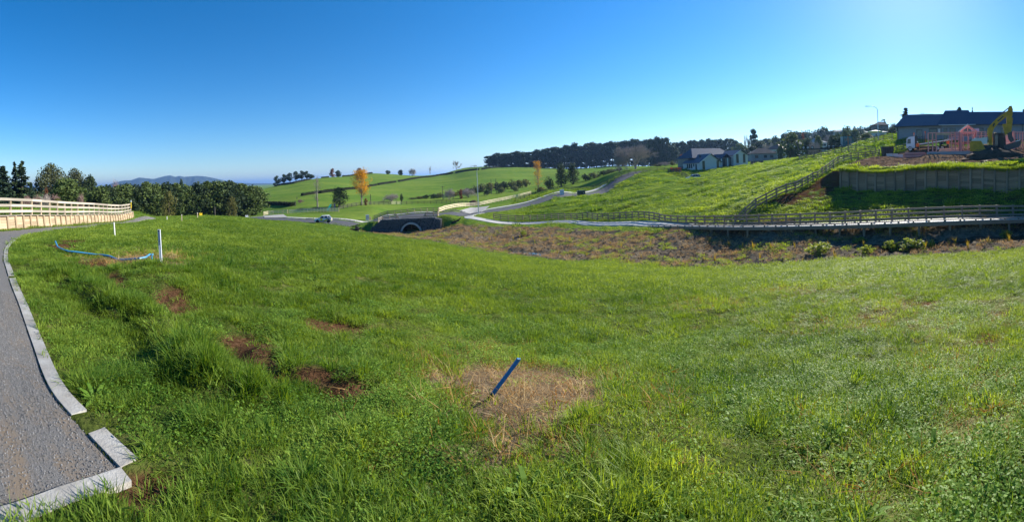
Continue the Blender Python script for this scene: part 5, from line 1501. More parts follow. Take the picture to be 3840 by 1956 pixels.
# gabled house on the slope
mh = root_at('gabled_house', 2626, 117, -1.65, math.radians(35), 'pale brick house with grey gables and dark blue roof on the slope', 'house')
b = MB()
def gable_block(b, x0, x1, y0, y1, z0, ze, zr):
    xm = (x0 + x1) / 2
    b.hexa([(x0, y0, z0), (x1, y0, z0), (x1, y1, z0), (x0, y1, z0)], [(x0, y0, ze), (x1, y0, ze), (x1, y1, ze), (x0, y1, ze)])
    b.extrude([(x0, ze), (x1, ze), (xm, zr)], y0, y1, 'y')
gable_block(b, 0, 7.9, 0, 9.5, -.6, 2.6, 5.05); b.build('wall', WALL_PALE, mh)
b = MB(); gable_block(b, 13.2, 19.2, 0, 9, -.4, 4.55, 6.1); b.build('wall', WALL_PALE, mh)
b = MB(); b.box(7.9, 13.2, 1.2, 12, -.6, 3.9); b.box(1.2, 18.6, 8.4, 14.5, -.6, 4.1); b.build('wall', mat('dark_brick', (0.22, 0.21, 0.20), .85), mh)
gable_roof_y(0, 7.9, 0, 9.5, 2.62, 5.1).build('roof', ROOF_BLUE, mh)
gable_roof_y(13.2, 19.2, 0, 9, 4.57, 6.15).build('roof', ROOF_BLUE, mh)
gable_roof_y(8.6, 12.2, .2, 8, 3.7, 5.0, .25).build('porch_roof', ROOF_RIB, mh)
hip_roof(1.2, 18.6, 5.5, 14.5, 4.12, 7.3, .4, 3.0, 3.5).build('roof', ROOF_RIB, mh)
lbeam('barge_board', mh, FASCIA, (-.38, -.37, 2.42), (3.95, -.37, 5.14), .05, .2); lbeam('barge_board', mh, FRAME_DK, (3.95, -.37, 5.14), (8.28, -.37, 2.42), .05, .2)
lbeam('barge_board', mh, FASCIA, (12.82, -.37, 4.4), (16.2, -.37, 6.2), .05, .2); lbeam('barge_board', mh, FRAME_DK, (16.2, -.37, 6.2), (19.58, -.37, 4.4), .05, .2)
lb('ridge_cap', mh, FASCIA, 3.8, 4.1, .2, 5.4, 5.14, 5.22)
window(mh, .9, 1.8, .2, 3.0, 0, GLASS_BR); window(mh, 6.3, 7.2, .1, 3.0, 0, GLASS_BR); window(mh, 14.3, 15.3, 2.0, 4.9, 0, GLASS_BR); window(mh, 17.2, 18.2, 2.0, 4.9, 0, GLASS_BR)
lb('entry_recess', mh, FRAME_DK, 8.9, 10.6, 1.1, 1.22, .2, 3.6); lb('garage_door', mh, mat('garage_grey', (0.10, 0.105, 0.11), .6), 11.2, 13.1, 1.1, 1.22, .5, 3.4)  # shade of the entry recess put in as a flat dark panel
lb('porch_post', mh, WHITE, 10.7, 11.05, .1, .4, .2, 3.7); lb('porch_post', mh, WHITE, 8.3, 8.6, .1, .4, .0, 3.5)
sidew = obj('side_wall_fittings', None, mh, (0, 0, 0), (0, 0, -math.pi / 2)) if False else None
for y0, y1, z0, z1 in ((6.4, 7.1, .9, 2.3), (5.2, 6.0, .9, 2.3), (4.1, 4.8, .9, 2.3), (3.0, 3.6, 1.4, 2.3)):
    w_ = lb('window', mh, FRAME_DK, -.05, .02, y0, y1, z0, z1); obj('pane', unit_box(GLASS), w_, (-.52, 0, 0), (0, 0, 0), (.06, .8, .86))
lb('side_door', mh, FRAME_DK, -.05, .02, 1.6, 2.4, .0, 2.2)
b = MB(); b.tube([(2.0, 3.0, 3.6), (2.0, 3.0, 4.4)], .03, 6); b.tube([(2.0, 2.9, 4.4), (1.95, 2.6, 4.5)], [.05, .42], 14); b.build('satellite_dish', FRAME_DK, mh)

def small_house(px, d, py_base, w, dep, wh, rh, yaw, wallm, roofm, label, hip=None, two=False):
    z = P(px, py_base, d).z
    o = root_at('far_house', px, d, z, yaw, label, 'house')
    b = MB(); b.box(-w / 2, w / 2, 0, dep, -3, wh); b.build('wall', wallm, o)
    hip_roof(-w / 2, w / 2, 0, dep, wh, wh + rh, .5, hip, hip).build('roof', roofm, o)
    for k in (-.3, .05, .3):
        window(o, w * k - .7, w * k + .7, wh - 1.9, wh - .7, 0)
        if two: window(o, w * k - .7, w * k + .7, wh - 4.6, wh - 3.4, 0)
    return o
ROOF_RED = mat('roof_rust', (0.23, 0.10, 0.075), .7, .3, .2, 2); ROOF_WH = mat('roof_pale', (0.34, 0.34, 0.35), .75, .08, .1, 2); ROOF_DK = mat('roof_charcoal', (0.045, 0.05, 0.06), .8, .05, .2, 2)
WALL_WHITE = mat('white_render', (0.62, 0.62, 0.60), .8, .2, .1, 2)
small_house(2868, 165, 597, 11, 8, 2.5, 2.4, .25, WALL_GREY, ROOF_DK, 'dark hipped house behind the gabled house by the low picket wall')
small_house(2905, 190, 580, 8, 7, 2.6, 2.6, -.5, WALL_PALE, ROOF_RED, 'rust roofed house catching light above the dark hipped house')
small_house(3006, 215, 558, 6, 6, 2.6, 2.0, .7, WALL_WHITE, ROOF_WH, 'small pale roofed house left of the two bright roofs')
small_house(3046, 205, 552, 5, 6, 2.6, 2.2, -.6, WALL_PALE, ROOF_WH, 'bright pale roofed house between round garden bushes')
small_house(3085, 210, 552, 6, 6, 2.6, 1.8, .4, WALL_WHITE, ROOF_WH, 'low pale roofed house left of the teal truck')
small_house(3310, 190, 508, 7, 6, 5.2, 1.8, .3, mat('brown_weatherboard', (0.12, 0.10, 0.09), .8), ROOF_DK, 'dark two-storey house among trees on the hilltop', None, True)
small_house(3288, 135, 520, 7.5, 6, 2.3, .8, .1, WALL_WHITE, ROOF_WH, 'white bungalow behind the street lamp')
small_house(3155, 300, 506, 10, 7, 2.8, 1.6, .1, WALL_GREY, ROOF_WH, 'distant pale house on the hilltop skyline')
cn_ = root_at('oval_disc', 3285, 96, P(3285, 494, 96).z, 0, 'white oval canopy on a post near the street lamp', 'disc')  # white oval of unknown nature, built as a disc on a post
b = MB(); b.tube([(0, 0, -.02), (0, 0, .14), (0, 0, .36)], [1.8, 1.85, .1], 24); b.build('disc', mat('disc_white', (.85, .85, .85), .35, .5), cn_); b = MB(); b.tube([(0, 0, -4), (0, 0, 0)], .05, 8); b.build('post', STEEL, cn_)
# low picket wall and orange barrier near the gabled house
pk = root_at('picket_wall', 2840, 132, None, .2, 'dark low retaining wall with pale topped posts beside the gabled house', 'wall')
pk.location.z = P(2840, 612, 132).z
lb('panel', pk, FRAME_DK, -2.2, 2.2, 0, .15, -.6, .75)
for k in range(6): lb('post', pk, OLD_WOOD, -2.15 + k * .84, -2.0 + k * .84, -.1, .05, -.6, 1.3)
ob = fence('safety_barrier', px_line((2515, 119), (2556, 117)), 'orange plastic safety mesh by the gabled house fence', 1.1, 1.15, (), pm=DARK_WOOD, cat='barrier')
ORANGE = mat('safety_orange', (0.85, 0.10, 0.02), .6, .3, .15, 5, trans=.3)
Lb = resample(px_line((2515, 119), (2556, 117)), 1.1)
for a, b_ in zip(Lb[:-1], Lb[1:]):
    for k in range(5):
        z0 = .12 + k * .22
        piece('mesh_strip', unit_box(ORANGE), ob, on(a, z0 + .05), on(b_, z0 + .05), .02, .15)

# ------------------------------------------------------------------ building site
PINK = mat('pink_framing', (0.85, 0.36, 0.31), .75, .25, .25, 4, rnd=.2); PINK_D = mat('pink_framing_dark', (0.55, 0.21, 0.20), .75, .25, .3, 4, rnd=.2)
SLAB = mat('slab_concrete', (0.36, 0.37, 0.38), .85, .2, .15, 2)
SD = 53.0
sz = P(3560, 568, SD).z
hf = root_at('house_frame', 3600, SD, sz, 0.0, 'pink timber house frame with roof trusses on a concrete slab', 'house frame')
def XS(px): return math.tan((px - 3600) / FPX) * SD
lb('slab', hf, SLAB, XS(3478), XS(3640), -.25, 11, -.9, 0); lb('slab', hf, SLAB, XS(3640), XS(3900), .6, 11, -.9, 0.01)
WH = 2.62
def frame_wall(x0, x1, y, sp, top=WH, opens=(), m1=PINK, axis='x'):
    n_ = max(1, int(round((x1 - x0) / sp)))
    for k in range(n_ + 1):
        x = x0 + (x1 - x0) * k / n_
        if any(a < x < b_ for a, b_ in opens): continue
        if axis == 'x': lb('stud', hf, m1, x - .045, x + .045, y, y + .09, .09, top - .09)
        else: lb('stud', hf, m1, y, y + .09, x - .045, x + .045, .09, top - .09)
    for z0, z1, nm in ((0, .09, 'bottom_plate'), (top - .09, top, 'top_plate'), (1.28, 1.37, 'nogging')):
        if axis == 'x': lb(nm, hf, m1, x0 - .05, x1 + .05, y + .002, y + .092, z0, z1)
        else: lb(nm, hf, m1, y + .002, y + .092, x0 - .05, x1 + .05, z0, z1)
xs = [3483, 3499.5, 3513, 3569.6, 3584]
for px in xs: lb('stud', hf, PINK, XS(px) - .08, XS(px) + .08, 0, .09, .09, WH - .09)
lb('top_plate', hf, PINK, XS(3482), XS(3602), .002, .092, WH - .1, WH); lb('bottom_plate', hf, PINK, XS(3482), XS(3514), .002, .092, 0, .09); lb('nogging', hf, PINK, XS(3484), XS(3514), .004, .088, 1.55, 1.64)
lb('lintel', hf, mat('plywood', (0.42, 0.32, 0.2), .8), XS(3514), XS(3570), .01, .08, WH - .36, WH - .1); lb('nogging', hf, PINK, XS(3570), XS(3602), .004, .088, 1.6, 1.69)
lb('bottom_plate', hf, PINK, XS(3569), XS(3602), .002, .092, 0, .09)
lb('corner_post', hf, PINK_D, XS(3598), XS(3603), -.02, .22, 0, WH); lb('corner_post', hf, PINK, XS(3603.5), XS(3609), .0, .2, 0, WH - .05)
frame_wall(XS(3614), XS(3700), .15, .6)
for k, y in enumerate((4.6, 9.6)): frame_wall(XS(3560) + k * .4, XS(3735), y, .9, m1=PINK if k % 2 else PINK_D)
frame_wall(.1, 9.8, XS(3602), .6, axis='y'); frame_wall(.6, 9.8, XS(3660), .6, axis='y', m1=PINK_D)
frame_wall(XS(3800), XS(3880), .7, .36, m1=PINK); frame_wall(XS(3806), XS(3880), 4, .36, m1=PINK_D); frame_wall(.8, 9.5, XS(3803), .6, axis='y')
lb('corner_post', hf, PINK, XS(3803), XS(3809), .6, .8, 0, WH + .1)
for k in range(5):
    y = .2 + k * .9; x0, x1, xm = XS(3598), XS(3668), XS(3633); zt = WH + .95
    for p0, p1 in (((x0, y, WH + .03), (xm, y, zt)), ((xm, y, zt), (x1, y, WH + .03)), ((x0, y, WH + .05), (x1, y, WH + .05)), ((xm, y, WH), (xm, y, zt)), (((x0 + xm) / 2, y, WH), ((x0 + xm) / 2, y, WH + .5)), (((x1 + xm) / 2, y, WH), ((x1 + xm) / 2, y, WH + .5))):
        lbeam('truss_member', hf, PINK, p0, p1, .05, .09)
lbeam('barge_board', hf, WHITE, (XS(3596), .0, WH + .02), (XS(3633), .0, WH + 1.04), .05, .14)
lb('plastic_wrap', hf, mat('lilac_plastic', (.55, .42, .62), .35, .5, .3, 5), XS(3648), XS(3676), 1.2, 1.9, WH + .1, WH + .5)
lb('frame_stack', hf, mat('pale_boards', (.62, .45, .34), .8, .2, .3, 8), XS(3520), XS(3600), 2.0, 4.5, .02, .22); lb('frame_stack', hf, MATS['pale_boards'], XS(3522), XS(3604), 2.2, 4.4, .26, .5)
# stack of pink timber
ts_ = root_at('timber_stack', 3436, 54, P(3436, 583, 54).z, .08, 'low stack of pink framing timber beside the concrete slab', 'timber stack')
for k in range(6):
    for j in range(2):
        lb('board', ts_, PINK if (k + j) % 3 else PINK_D, -1.75 + .12 * j + k * .05, 1.7 - .1 * k, -.5 + j * .42, -.1 + j * .42, -.25 + k * .12, -.25 + k * .12 + .1)
# pale concrete pads
for k, (px, d, w, lab) in enumerate(((3337, 56.5, .85, 'pale concrete pad nearest the dark bin on the bare site soil'), (3358, 56.8, .7, 'pale concrete pad between two others on the bare site soil'), (3376, 57.5, .8, 'pale concrete pad nearest the pink timber on the bare site soil'))):
    o = root_at('concrete_pad', px, d, None, .1 * k, lab, 'concrete pad')
    lb('slab', o, WALL_WHITE, -w / 2, w / 2, -.3, .3, -.1, .32); lb('lid', o, FASCIA, -w / 2 - .03, w / 2 + .03, -.33, .33, .32, .38)
# dark site bin
o = root_at('site_bin', 3332, 62, None, .15, 'dark steel waste bin at the end of the climbing fence', 'bin')
BIN = mat('bin_black', (0.022, 0.025, 0.028), .5, .4, .2, 3)
b = MB(); b.hexa([(-.8, 0, 0), (.8, 0, 0), (.8, 1.4, 0), (-.8, 1.4, 0)], [(-.95, -.1, 1.75), (.95, -.1, 1.75), (.95, 1.5, 1.75), (-.95, 1.5, 1.75)]); b.build('body', BIN, o)
lb('rim', o, BIN, -1.0, 1.0, -.16, 1.56, 1.75, 1.85)
for k in (-.6, -.2, .2, .6): lb('rib', o, BIN, k - .04, k + .04, -.14, -.03, .2, 1.7)
# soil heap in front of the digger
def mound(px, d, w, h, dep, label, m_, name='soil_heap', seed=1):
    q = PD(px, d); n_ = 26; V = []
    for j in range(n_):
        for i in range(n_):
            u, v = i / (n_ - 1) * 2 - 1, j / (n_ - 1) * 2 - 1
            r = math.hypot(u, v); k_ = max(0, 1 - r ** 1.6)
            x, y = u * w / 2, v * dep / 2
            V.append((x, y, h * k_ * (.75 + .5 * float(fbm(np.array(u * 3.0), np.array(v * 3.0), 3, seed))) - .25 * (r > .9)))
    F = [(j * n_ + i, j * n_ + i + 1, (j + 1) * n_ + i + 1, (j + 1) * n_ + i) for j in range(n_ - 1) for i in range(n_ - 1)]
    o = obj(name, mesh_quads(name, np.array(V), np.array(F), m_, True)); o.location = on(q, -.05); o.rotation_euler = (0, 0, -math.atan2(q.x, q.y))
    return tag(o, label, 'soil heap')
SOIL = mat('dark_soil', (0.095, 0.062, 0.042), .95, .1, .5, 4, .8, 12)
mound(3735, 44.6, 7.6, .95, 4.2, 'dark soil heap in front of the digger tracks', SOIL)
mound(1770, 118, 5.0, 1.6, 4, 'dark soil heap behind the pale snaking fence', SOIL, seed=4)

# ------------------------------------------------------------------ digger
DY = mat('digger_yellow', (0.60, 0.34, 0.035), .6, .2, .35, 3); DK = mat('digger_black', (0.02, 0.022, 0.025), .5, .4, .2, 4); DS = mat('worn_steel', (0.10, 0.085, 0.075), .55, .4, .3, 6)
ed = 47.5
ex = root_at('excavator', 3715, ed, P(3715, 586, ed).z, 0, 'yellow tracked excavator with raised boom and wide bucket', 'excavator')
def E(px, py): return ((px - 3715) / FPX * ed, (586 - py) / FPX * ed)      # side-view coordinates of the machine
def eprof(name, pts, y0, y1, m_, par=ex, smooth=False):
    b = MB(); b.extrude([E(*p) for p in pts], y0, y1, 'y'); return b.build(name, m_, par)
for s in (-1.25, .75):
    tr = MB(); prof = [(-2.1, .4), (-1.9, .08), (-1.6, 0), (1.6, 0), (1.9, .08), (2.1, .4), (1.9, .72), (1.6, .8), (-1.6, .8), (-1.9, .72)]
    tr.extrude(prof, s, s + .5, 'y'); t_o = tr.build('track', DK, ex)
    for k in range(9): lb('track_shoe', t_o, DS, -1.7 + k * .4, -1.4 + k * .4, s - .03, s + .53, .78, .83)
eprof('counterweight', [(3641, 566), (3641, 535), (3646, 529), (3682, 529), (3698, 562), (3696, 566)], -1.25, 1.25, DY)
eprof('engine_cover', [(3644, 530), (3652, 521), (3704, 516), (3704, 540), (3680, 540)], -1.2, .2, mat('hood_pale', (.60, .58, .52), .35, .5))
eprof('turntable', [(3650, 571), (3650, 563), (3790, 563), (3790, 571)], -1.1, 1.1, DK)
eprof('deck_frame', [(3680, 564), (3690, 545), (3730, 545), (3730, 564)], -1.2, 1.2, DK)
cab = eprof('cab', [(3729, 564), (3729, 502), (3735, 498), (3768, 499), (3774, 520), (3774, 564)], .25, 1.2, DK)
eprof('window', [(3733, 545), (3733, 506), (3744, 506), (3744, 545)], .22, .25, GLASS, cab)
gr = eprof('cab_guard', [(3747, 562), (3747, 505), (3749, 505), (3749, 562)], .1, .25, DK, cab)
for k in range(6): lbeam('guard_bar', cab, DS, (E(3749 + k * 3.2, 508)[0], .16, E(0, 508)[1]), (E(3753 + k * 3.0, 558)[0], .16, E(0, 558)[1]), .04, .06)
lb('roof_light', cab, WHITE, E(3729, 0)[0], E(3740, 0)[0], .3, .9, E(0, 500)[1], E(0, 496)[1])
lb('beacon', ex, WHITE, E(3656, 0)[0], E(3663, 0)[0], -.6, -.3, E(0, 521)[1], E(0, 517)[1])
bm_ = eprof('boom', [(3704, 500), (3706, 484), (3716, 470), (3738, 448), (3778, 420), (3790, 412), (3795, 424), (3784, 434), (3748, 462), (3730, 482), (3724, 500), (3720, 552), (3714, 552)], -.55, -.1, DY)
eprof('decal', [(3724, 472), (3730, 462), (3734, 466), (3728, 478)], -.565, -.55, DK, bm_); eprof('decal', [(3742, 455), (3764, 437), (3766, 441), (3745, 459)], -.565, -.55, FRAME_DK, bm_)
lbeam('boom_ram', ex, DS, (E(3727, 560)[0], -.75, E(0, 560)[1]), (E(3727, 500)[0], -.75, E(0, 500)[1]), .12, .12); lbeam('boom_ram', ex, DY, (E(3727, 560)[0], .1, E(0, 560)[1]), (E(3726, 516)[0], .1, E(0, 516)[1]), .2, .2)
lbeam('arm_ram', ex, DS, (E(3742, 440)[0], -.33, E(0, 440)[1]), (E(3790, 404)[0], -.33, E(0, 404)[1]), .12, .12)
st = eprof('dipper_arm', [(3786, 402), (3796, 400), (3801, 414), (3799, 434), (3796, 444), (3794, 498), (3782, 512), (3776, 500), (3776, 444), (3778, 430)], -.5, -.15, DY)
lbeam('bucket_ram', ex, DY, (E(3798, 444)[0], -.33, E(0, 444)[1]), (E(3792, 490)[0], -.33, E(0, 490)[1]), .2, .2)
eprof('boom_guard', [(3761, 468), (3775, 466), (3777, 500), (3774, 514), (3766, 490)], -.6, -.05, DY)
eprof('bucket_linkage', [(3779, 502), (3796, 494), (3798, 512), (3804, 528), (3792, 536), (3782, 522)], -.55, -.1, DS)
bk = MB(); A0 = E(3766, 546); A1 = E(3826, 528); A2 = E(3830, 538); A3 = E(3822, 552); A4 = E(3772, 567)
bk.extrude([A0, A1, A2, A3, A4], -.9, .45, 'y'); bko = bk.build('bucket', DS, ex)
lbeam('cutting_edge', bko, STEEL, (E(3808, 532)[0], -.93, E(0, 532)[1]), (E(3824, 528)[0], -.93, E(0, 528)[1]), .04, .1)

# ------------------------------------------------------------------ trucks and cars
TYRE = mat('tyre', (0.018, 0.018, 0.019), .85); RIM = mat('rim', (0.45, 0.46, 0.47), .35, .5, metal=.6)
def wheel(par, x, y, r, w, s):
    b = MB(); b.tube([(x, y, r), (x, y + s * w, r)], r, 16); t_ = b.build('wheel', TYRE, par)
    b = MB(); b.tube([(x, y - s * .012, r), (x, y + s * .05, r)], r * .62, 14); b.build('rim', RIM, t_)
    for k in range(5):
        a = k * 2 * math.pi / 5; lbeam('spoke', t_, mat('spoke_dark', (.06, .06, .06), .5), (x, y - s * .02, r), (x + math.cos(a) * r * .58, y - s * .02, r + math.sin(a) * r * .58), .03, .05)
    return t_
def car(px, d, yaw, label, body_m, decals=True, lx=1.0, z=None):
    o = root_at('parked_car', px, d, z, yaw, label, 'car')
    # local x: length (front at -x), y: across (near side at -y)
    b = MB()
    secs = [(-1.93, .28, .62, .62), (-1.80, .22, .76, .74), (-1.2, .20, .90, .82), (-.95, .20, .96, .84), (.2, .2, .98, .85), (1.35, .22, 1.0, .84), (1.75, .25, .98, .78), (1.88, .32, .80, .68)]
    rings = []
    for x, zl, zh, hw in secs:
        rings.append([(x, -hw, zl + .12), (x, -hw - .015, (zl + zh) / 2), (x, -hw + .05, zh - .03), (x, -hw + .14, zh), (x, hw - .14, zh), (x, hw - .05, zh - .03), (x, hw + .015, (zl + zh) / 2), (x, hw, zl + .12), (x, hw - .1, zl), (x, -hw + .1, zl)])
    n_ = len(rings[0]); base = len(b.v)
    for r in rings: b.v += r
    for i in range(len(rings) - 1):
        for k in range(n_):
            b.f.append((base + i * n_ + k, base + i * n_ + (k + 1) % n_, base + (i + 1) * n_ + (k + 1) % n_, base + (i + 1) * n_ + k)); b.mi.append(0)
    b.f.append(tuple(base + k for k in range(n_))); b.mi.append(0); b.f.append(tuple(base + (len(rings) - 1) * n_ + k for k in range(n_))); b.mi.append(0)
    bd = b.build('body', body_m, o, smooth=True)
    g = MB(); lo = [(-1.0, .74, .94), (.2, .74, .96), (1.72, .70, .98)]; hi = [(-.28, .60, 1.44), (.25, .62, 1.50), (1.30, .60, 1.47)]
    for i in range(2):
        (xa, wa, za), (xb, wb, zb) = lo[i], lo[i + 1]; (xc, wc, zc), (xd, wd, zd) = hi[i], hi[i + 1]
        for s in (-1, 1): g.poly([(xa, s * wa, za), (xb, s * wb, zb), (xd, s * wd, zd), (xc, s * wc, zc)])
    g.poly([(lo[0][0], -lo[0][1], lo[0][2]), (lo[0][0], lo[0][1], lo[0][2]), (hi[0][0], hi[0][1], hi[0][2]), (hi[0][0], -hi[0][1], hi[0][2])])
    g.poly([(lo[2][0], -lo[2][1], lo[2][2]), (lo[2][0], lo[2][1], lo[2][2]), (hi[2][0], hi[2][1], hi[2][2]), (hi[2][0], -hi[2][1], hi[2][2])])
    g.build('glasshouse', GLASS, o)
    r_ = MB(); r_.hexa([(-.32, -.61, 1.43), (1.36, -.61, 1.46), (1.36, .61, 1.46), (-.32, .61, 1.43)], [(-.1, -.52, 1.50), (1.2, -.52, 1.53), (1.2, .52, 1.53), (-.1, .52, 1.50)]); r_.build('roof', body_m, o, smooth=True)
    for s in (-1, 1):
        for (x0, z0, w0), (x1, z1, w1) in (((-1.0, .94, .75), (-.28, 1.45, .61)), ((.22, .95, .76), (.26, 1.48, .63)), ((1.72, .97, .71), (1.3, 1.47, .61)), ((1.1, .97, .745), (1.02, 1.47, .62))):
            lbeam('pillar', o, body_m, (x0, s * w0, z0), (x1, s * w1, z1), .05, .09)
    for x in (-1.2, 1.2):
        wheel(o, x, -.80, .30, .2, 1); wheel(o, x, .80, .30, .2, -1)
        b = MB(); b.tube([(x, -.855, .33), (x, -.83, .33)], .37, 18); b.build('wheel_arch', TYRE, o)
    HL = mat('headlight', (.7, .72, .75), .15, .6); TL = mat('tail_light', (.45, .02, .02), .3, .5)
    for s in (-1, 1):
        lb('headlight', o, HL, -1.86, -1.72, s * .62 - .12, s * .62 + .12, .62, .76); lb('tail_light', o, TL, 1.74, 1.86, s * .66 - .1, s * .66 + .1, .72, .98); lb('mirror', o, body_m, -.78, -.62, s * .86 - .06, s * .86 + .06, .95, 1.06)
    if decals:
        BLUE = mat('decal_blue', (.02, .06, .13), .4, .4)
        b = MB(); b.tube([(-.35, -.878, .72), (-.35, -.862, .72)], .27, 20); b.build('decal', YEL, o)
        b = MB(); b.extrude([(-.9, .28), (.6, .28), (1.0, .62), (.5, .60), (.1, .45), (-.9, .40)], -.872, -.86, 'y'); b.build('decal', BLUE, o)
        b = MB(); b.extrude([(.1, .50), (.75, .74), (1.1, .72), (.85, .50), (.55, .36)], -.884, -.87, 'y'); b.build('decal', YEL, o)
        b = MB(); b.extrude([(.5, .86), (1.5, .62), (1.6, .78), (1.1, .95)], -.872, -.858, 'y'); b.build('decal', BLUE, o)
        b = MB(); b.extrude([(1.42, .26), (1.86, .34), (1.9, .62), (1.52, .66)], -.80, .8, 'y'); b.build('rear_bumper', YEL, o)
    lb('number_plate', o, WHITE, 1.86, 1.92, -.2, .2, .5, .62)
    return o
CAR_WHITE = mat('car_white', (.66, .68, .72), .25, .5, .03, 2); CAR_SILV = mat('car_silver', (.42, .45, .50), .3, .5, .03, 2, metal=.4)
q = PD(1206, 86, 800)
car(1206, 86, -.12, 'white hatchback with yellow and blue livery parked on the road', CAR_WHITE, True, z=float(base_h(q.x, q.y)[0]) + .0)
q = PD(2600, 96, 655)
car(2600, 99, .35, 'pale silver car half hidden below the lawn of the gabled house', CAR_SILV, False, z=None)
# white flat-deck truck
tz = P(3420, 568, 62.5).z
wt = root_at('flatbed_truck', 3440, 62.5, tz, -.12, 'white flat-deck truck with tilted deck and amber beacons on the site', 'truck')
def XT(px): return math.tan((px - 3440) / FPX) * 62.5
b = MB(); b.extrude([(XT(3404), .55), (XT(3404), 1.2), (XT(3408), 2.05), (XT(3414), 2.28), (XT(3436), 2.36), (XT(3436), .55)], -1.0, 1.0, 'y'); b.build('cab', CAR_WHITE, wt)
b = MB(); b.extrude([(XT(3407), 1.25), (XT(3410), 1.95), (XT(3421), 2.0), (XT(3421), 1.25)], -1.03, -1.0, 'y'); b.build('side_window', GLASS, wt)
lb('windscreen', wt, GLASS, XT(3404) - .04, XT(3404) + .02, -.85, .85, 1.3, 2.0)
lb('chassis', wt, DK, XT(3412), XT(3560), -.4, .4, .5, .75)
lbeam('deck', wt, STEEL, (XT(3440), 0, 1.05), (XT(3575), 0, 1.75), 2.3, .14)
lb('headboard', wt, DK, XT(3438), XT(3442), -1.0, 1.0, .9, 2.45)
for x in (3454, 3463, 3470): lb('stanchion', wt, DK, XT(x), XT(x) + .08, -1.0, -.92, 1.1, 2.4)
b = MB(); b.tube([(XT(3432), -.5, 2.35), (XT(3432), -.5, 2.85)], .03, 6); b.tube([(XT(3432), -.5, 2.7), (XT(3432), -.5, 2.95)], .11, 10); b.build('beacon', mat('amber', (.75, .16, .04), .4), wt)
b = MB(); b.tube([(XT(3475), -.9, 1.2), (XT(3475), -.9, 2.95)], .04, 6); b.tube([(XT(3475), -.9, 2.85), (XT(3475), -.9, 3.1)], .11, 10); b.build('beacon', MATS['amber'], wt)
for x in (3418, 3520, 3536): wheel(wt, XT(x), -1.0, .42, .3, 1); wheel(wt, XT(x), 1.0, .42, .3, -1)
lb('indicator', wt, MATS['amber'], XT(3404) - .05, XT(3404) + .02, -1.02, -.85, .62, .8)
# teal truck with low trailer and raised ramps
TEAL = mat('teal_paint', (0.012, 0.105, 0.135), .35, .5, .1, 3)
tt = root_at('teal_truck', 3180, 92, P(3180, 556, 92).z, .25, 'teal truck cab with an empty low trailer on the street', 'truck')
b = MB(); b.extrude([(-1.3, .3), (-1.3, 2.75), (.9, 2.85), (1.25, 1.8), (1.4, 1.5), (1.4, .3)], -1.2, 1.2, 'y'); cb = b.build('cab', TEAL, tt)
lb('window', cb, GLASS, -.9, -.2, -1.23, -1.2, 1.7, 2.3); lb('window', cb, GLASS, .2, .95, -1.23, -1.2, 1.6, 2.35); lb('stripe', cb, mat('stripe_orange', (.7, .2, .03), .5), -.15, .0, -1.23, -1.2, .8, 2.6)
lb('roof_beacon', cb, mat('amber', (.75, .16, .04)), .0, .5, -.4, .4, 2.82, 3.0)
lb('chassis', tt, DK, -6.5, 1.2, -.45, .45, .0, .3)
lb('deck', tt, DK, -5.2, -1.4, -1.2, 1.2, .3, .5)
for x in (-4.6, -3.6, -1.9, .6): wheel(tt, x, -1.15, .45, .3, 1)
lb('trailer_bed', tt, DK, -11.5, -5.2, -1.25, 1.25, -.15, .1)
for x in (-10.5, -9.5, -8.5): wheel(tt, x, -1.2, .38, .28, 1)
for s in (-1.1, .35): lbeam('ramp', tt, DK, (-11.4, s + .35, 0), (-11.9, s + .35, 1.75), .65, .12)
# playground slide by the dark bushy tree
sl = root_at('play_slide', 1234, 112, None, .3, 'teal plastic slide with a dark play tower behind the pale fence', 'slide')
TQ = mat('turquoise_plastic', (0.02, 0.42, 0.36), .4, .4)
b = MB(); b.hexa([(-1.1, -.3, .15), (-.9, -.3, .05), (-.9, .3, .05), (-1.1, .3, .15)], [(.1, -.3, 1.7), (.3, -.3, 1.6), (.3, .3, 1.6), (.1, .3, 1.7)]); b.build('chute', TQ, sl)
for s in (-.34, .34): lbeam('chute_side', sl, TQ, (-1.05, s, .25), (.2, s, 1.85), .06, .25)
for x in (.4, 1.3):
    for y in (-.4, .4): lb('tower_post', sl, FRAME_DK, x - .05, x + .05, y - .05, y + .05, -.2, 2.2)
lb('platform', sl, FRAME_DK, .35, 1.4, -.45, .45, 1.45, 1.55); lb('tower_panel', sl, mat('navy_panel', (.03, .04, .10), .5), .9, 1.35, -.47, -.43, .9, 2.0)

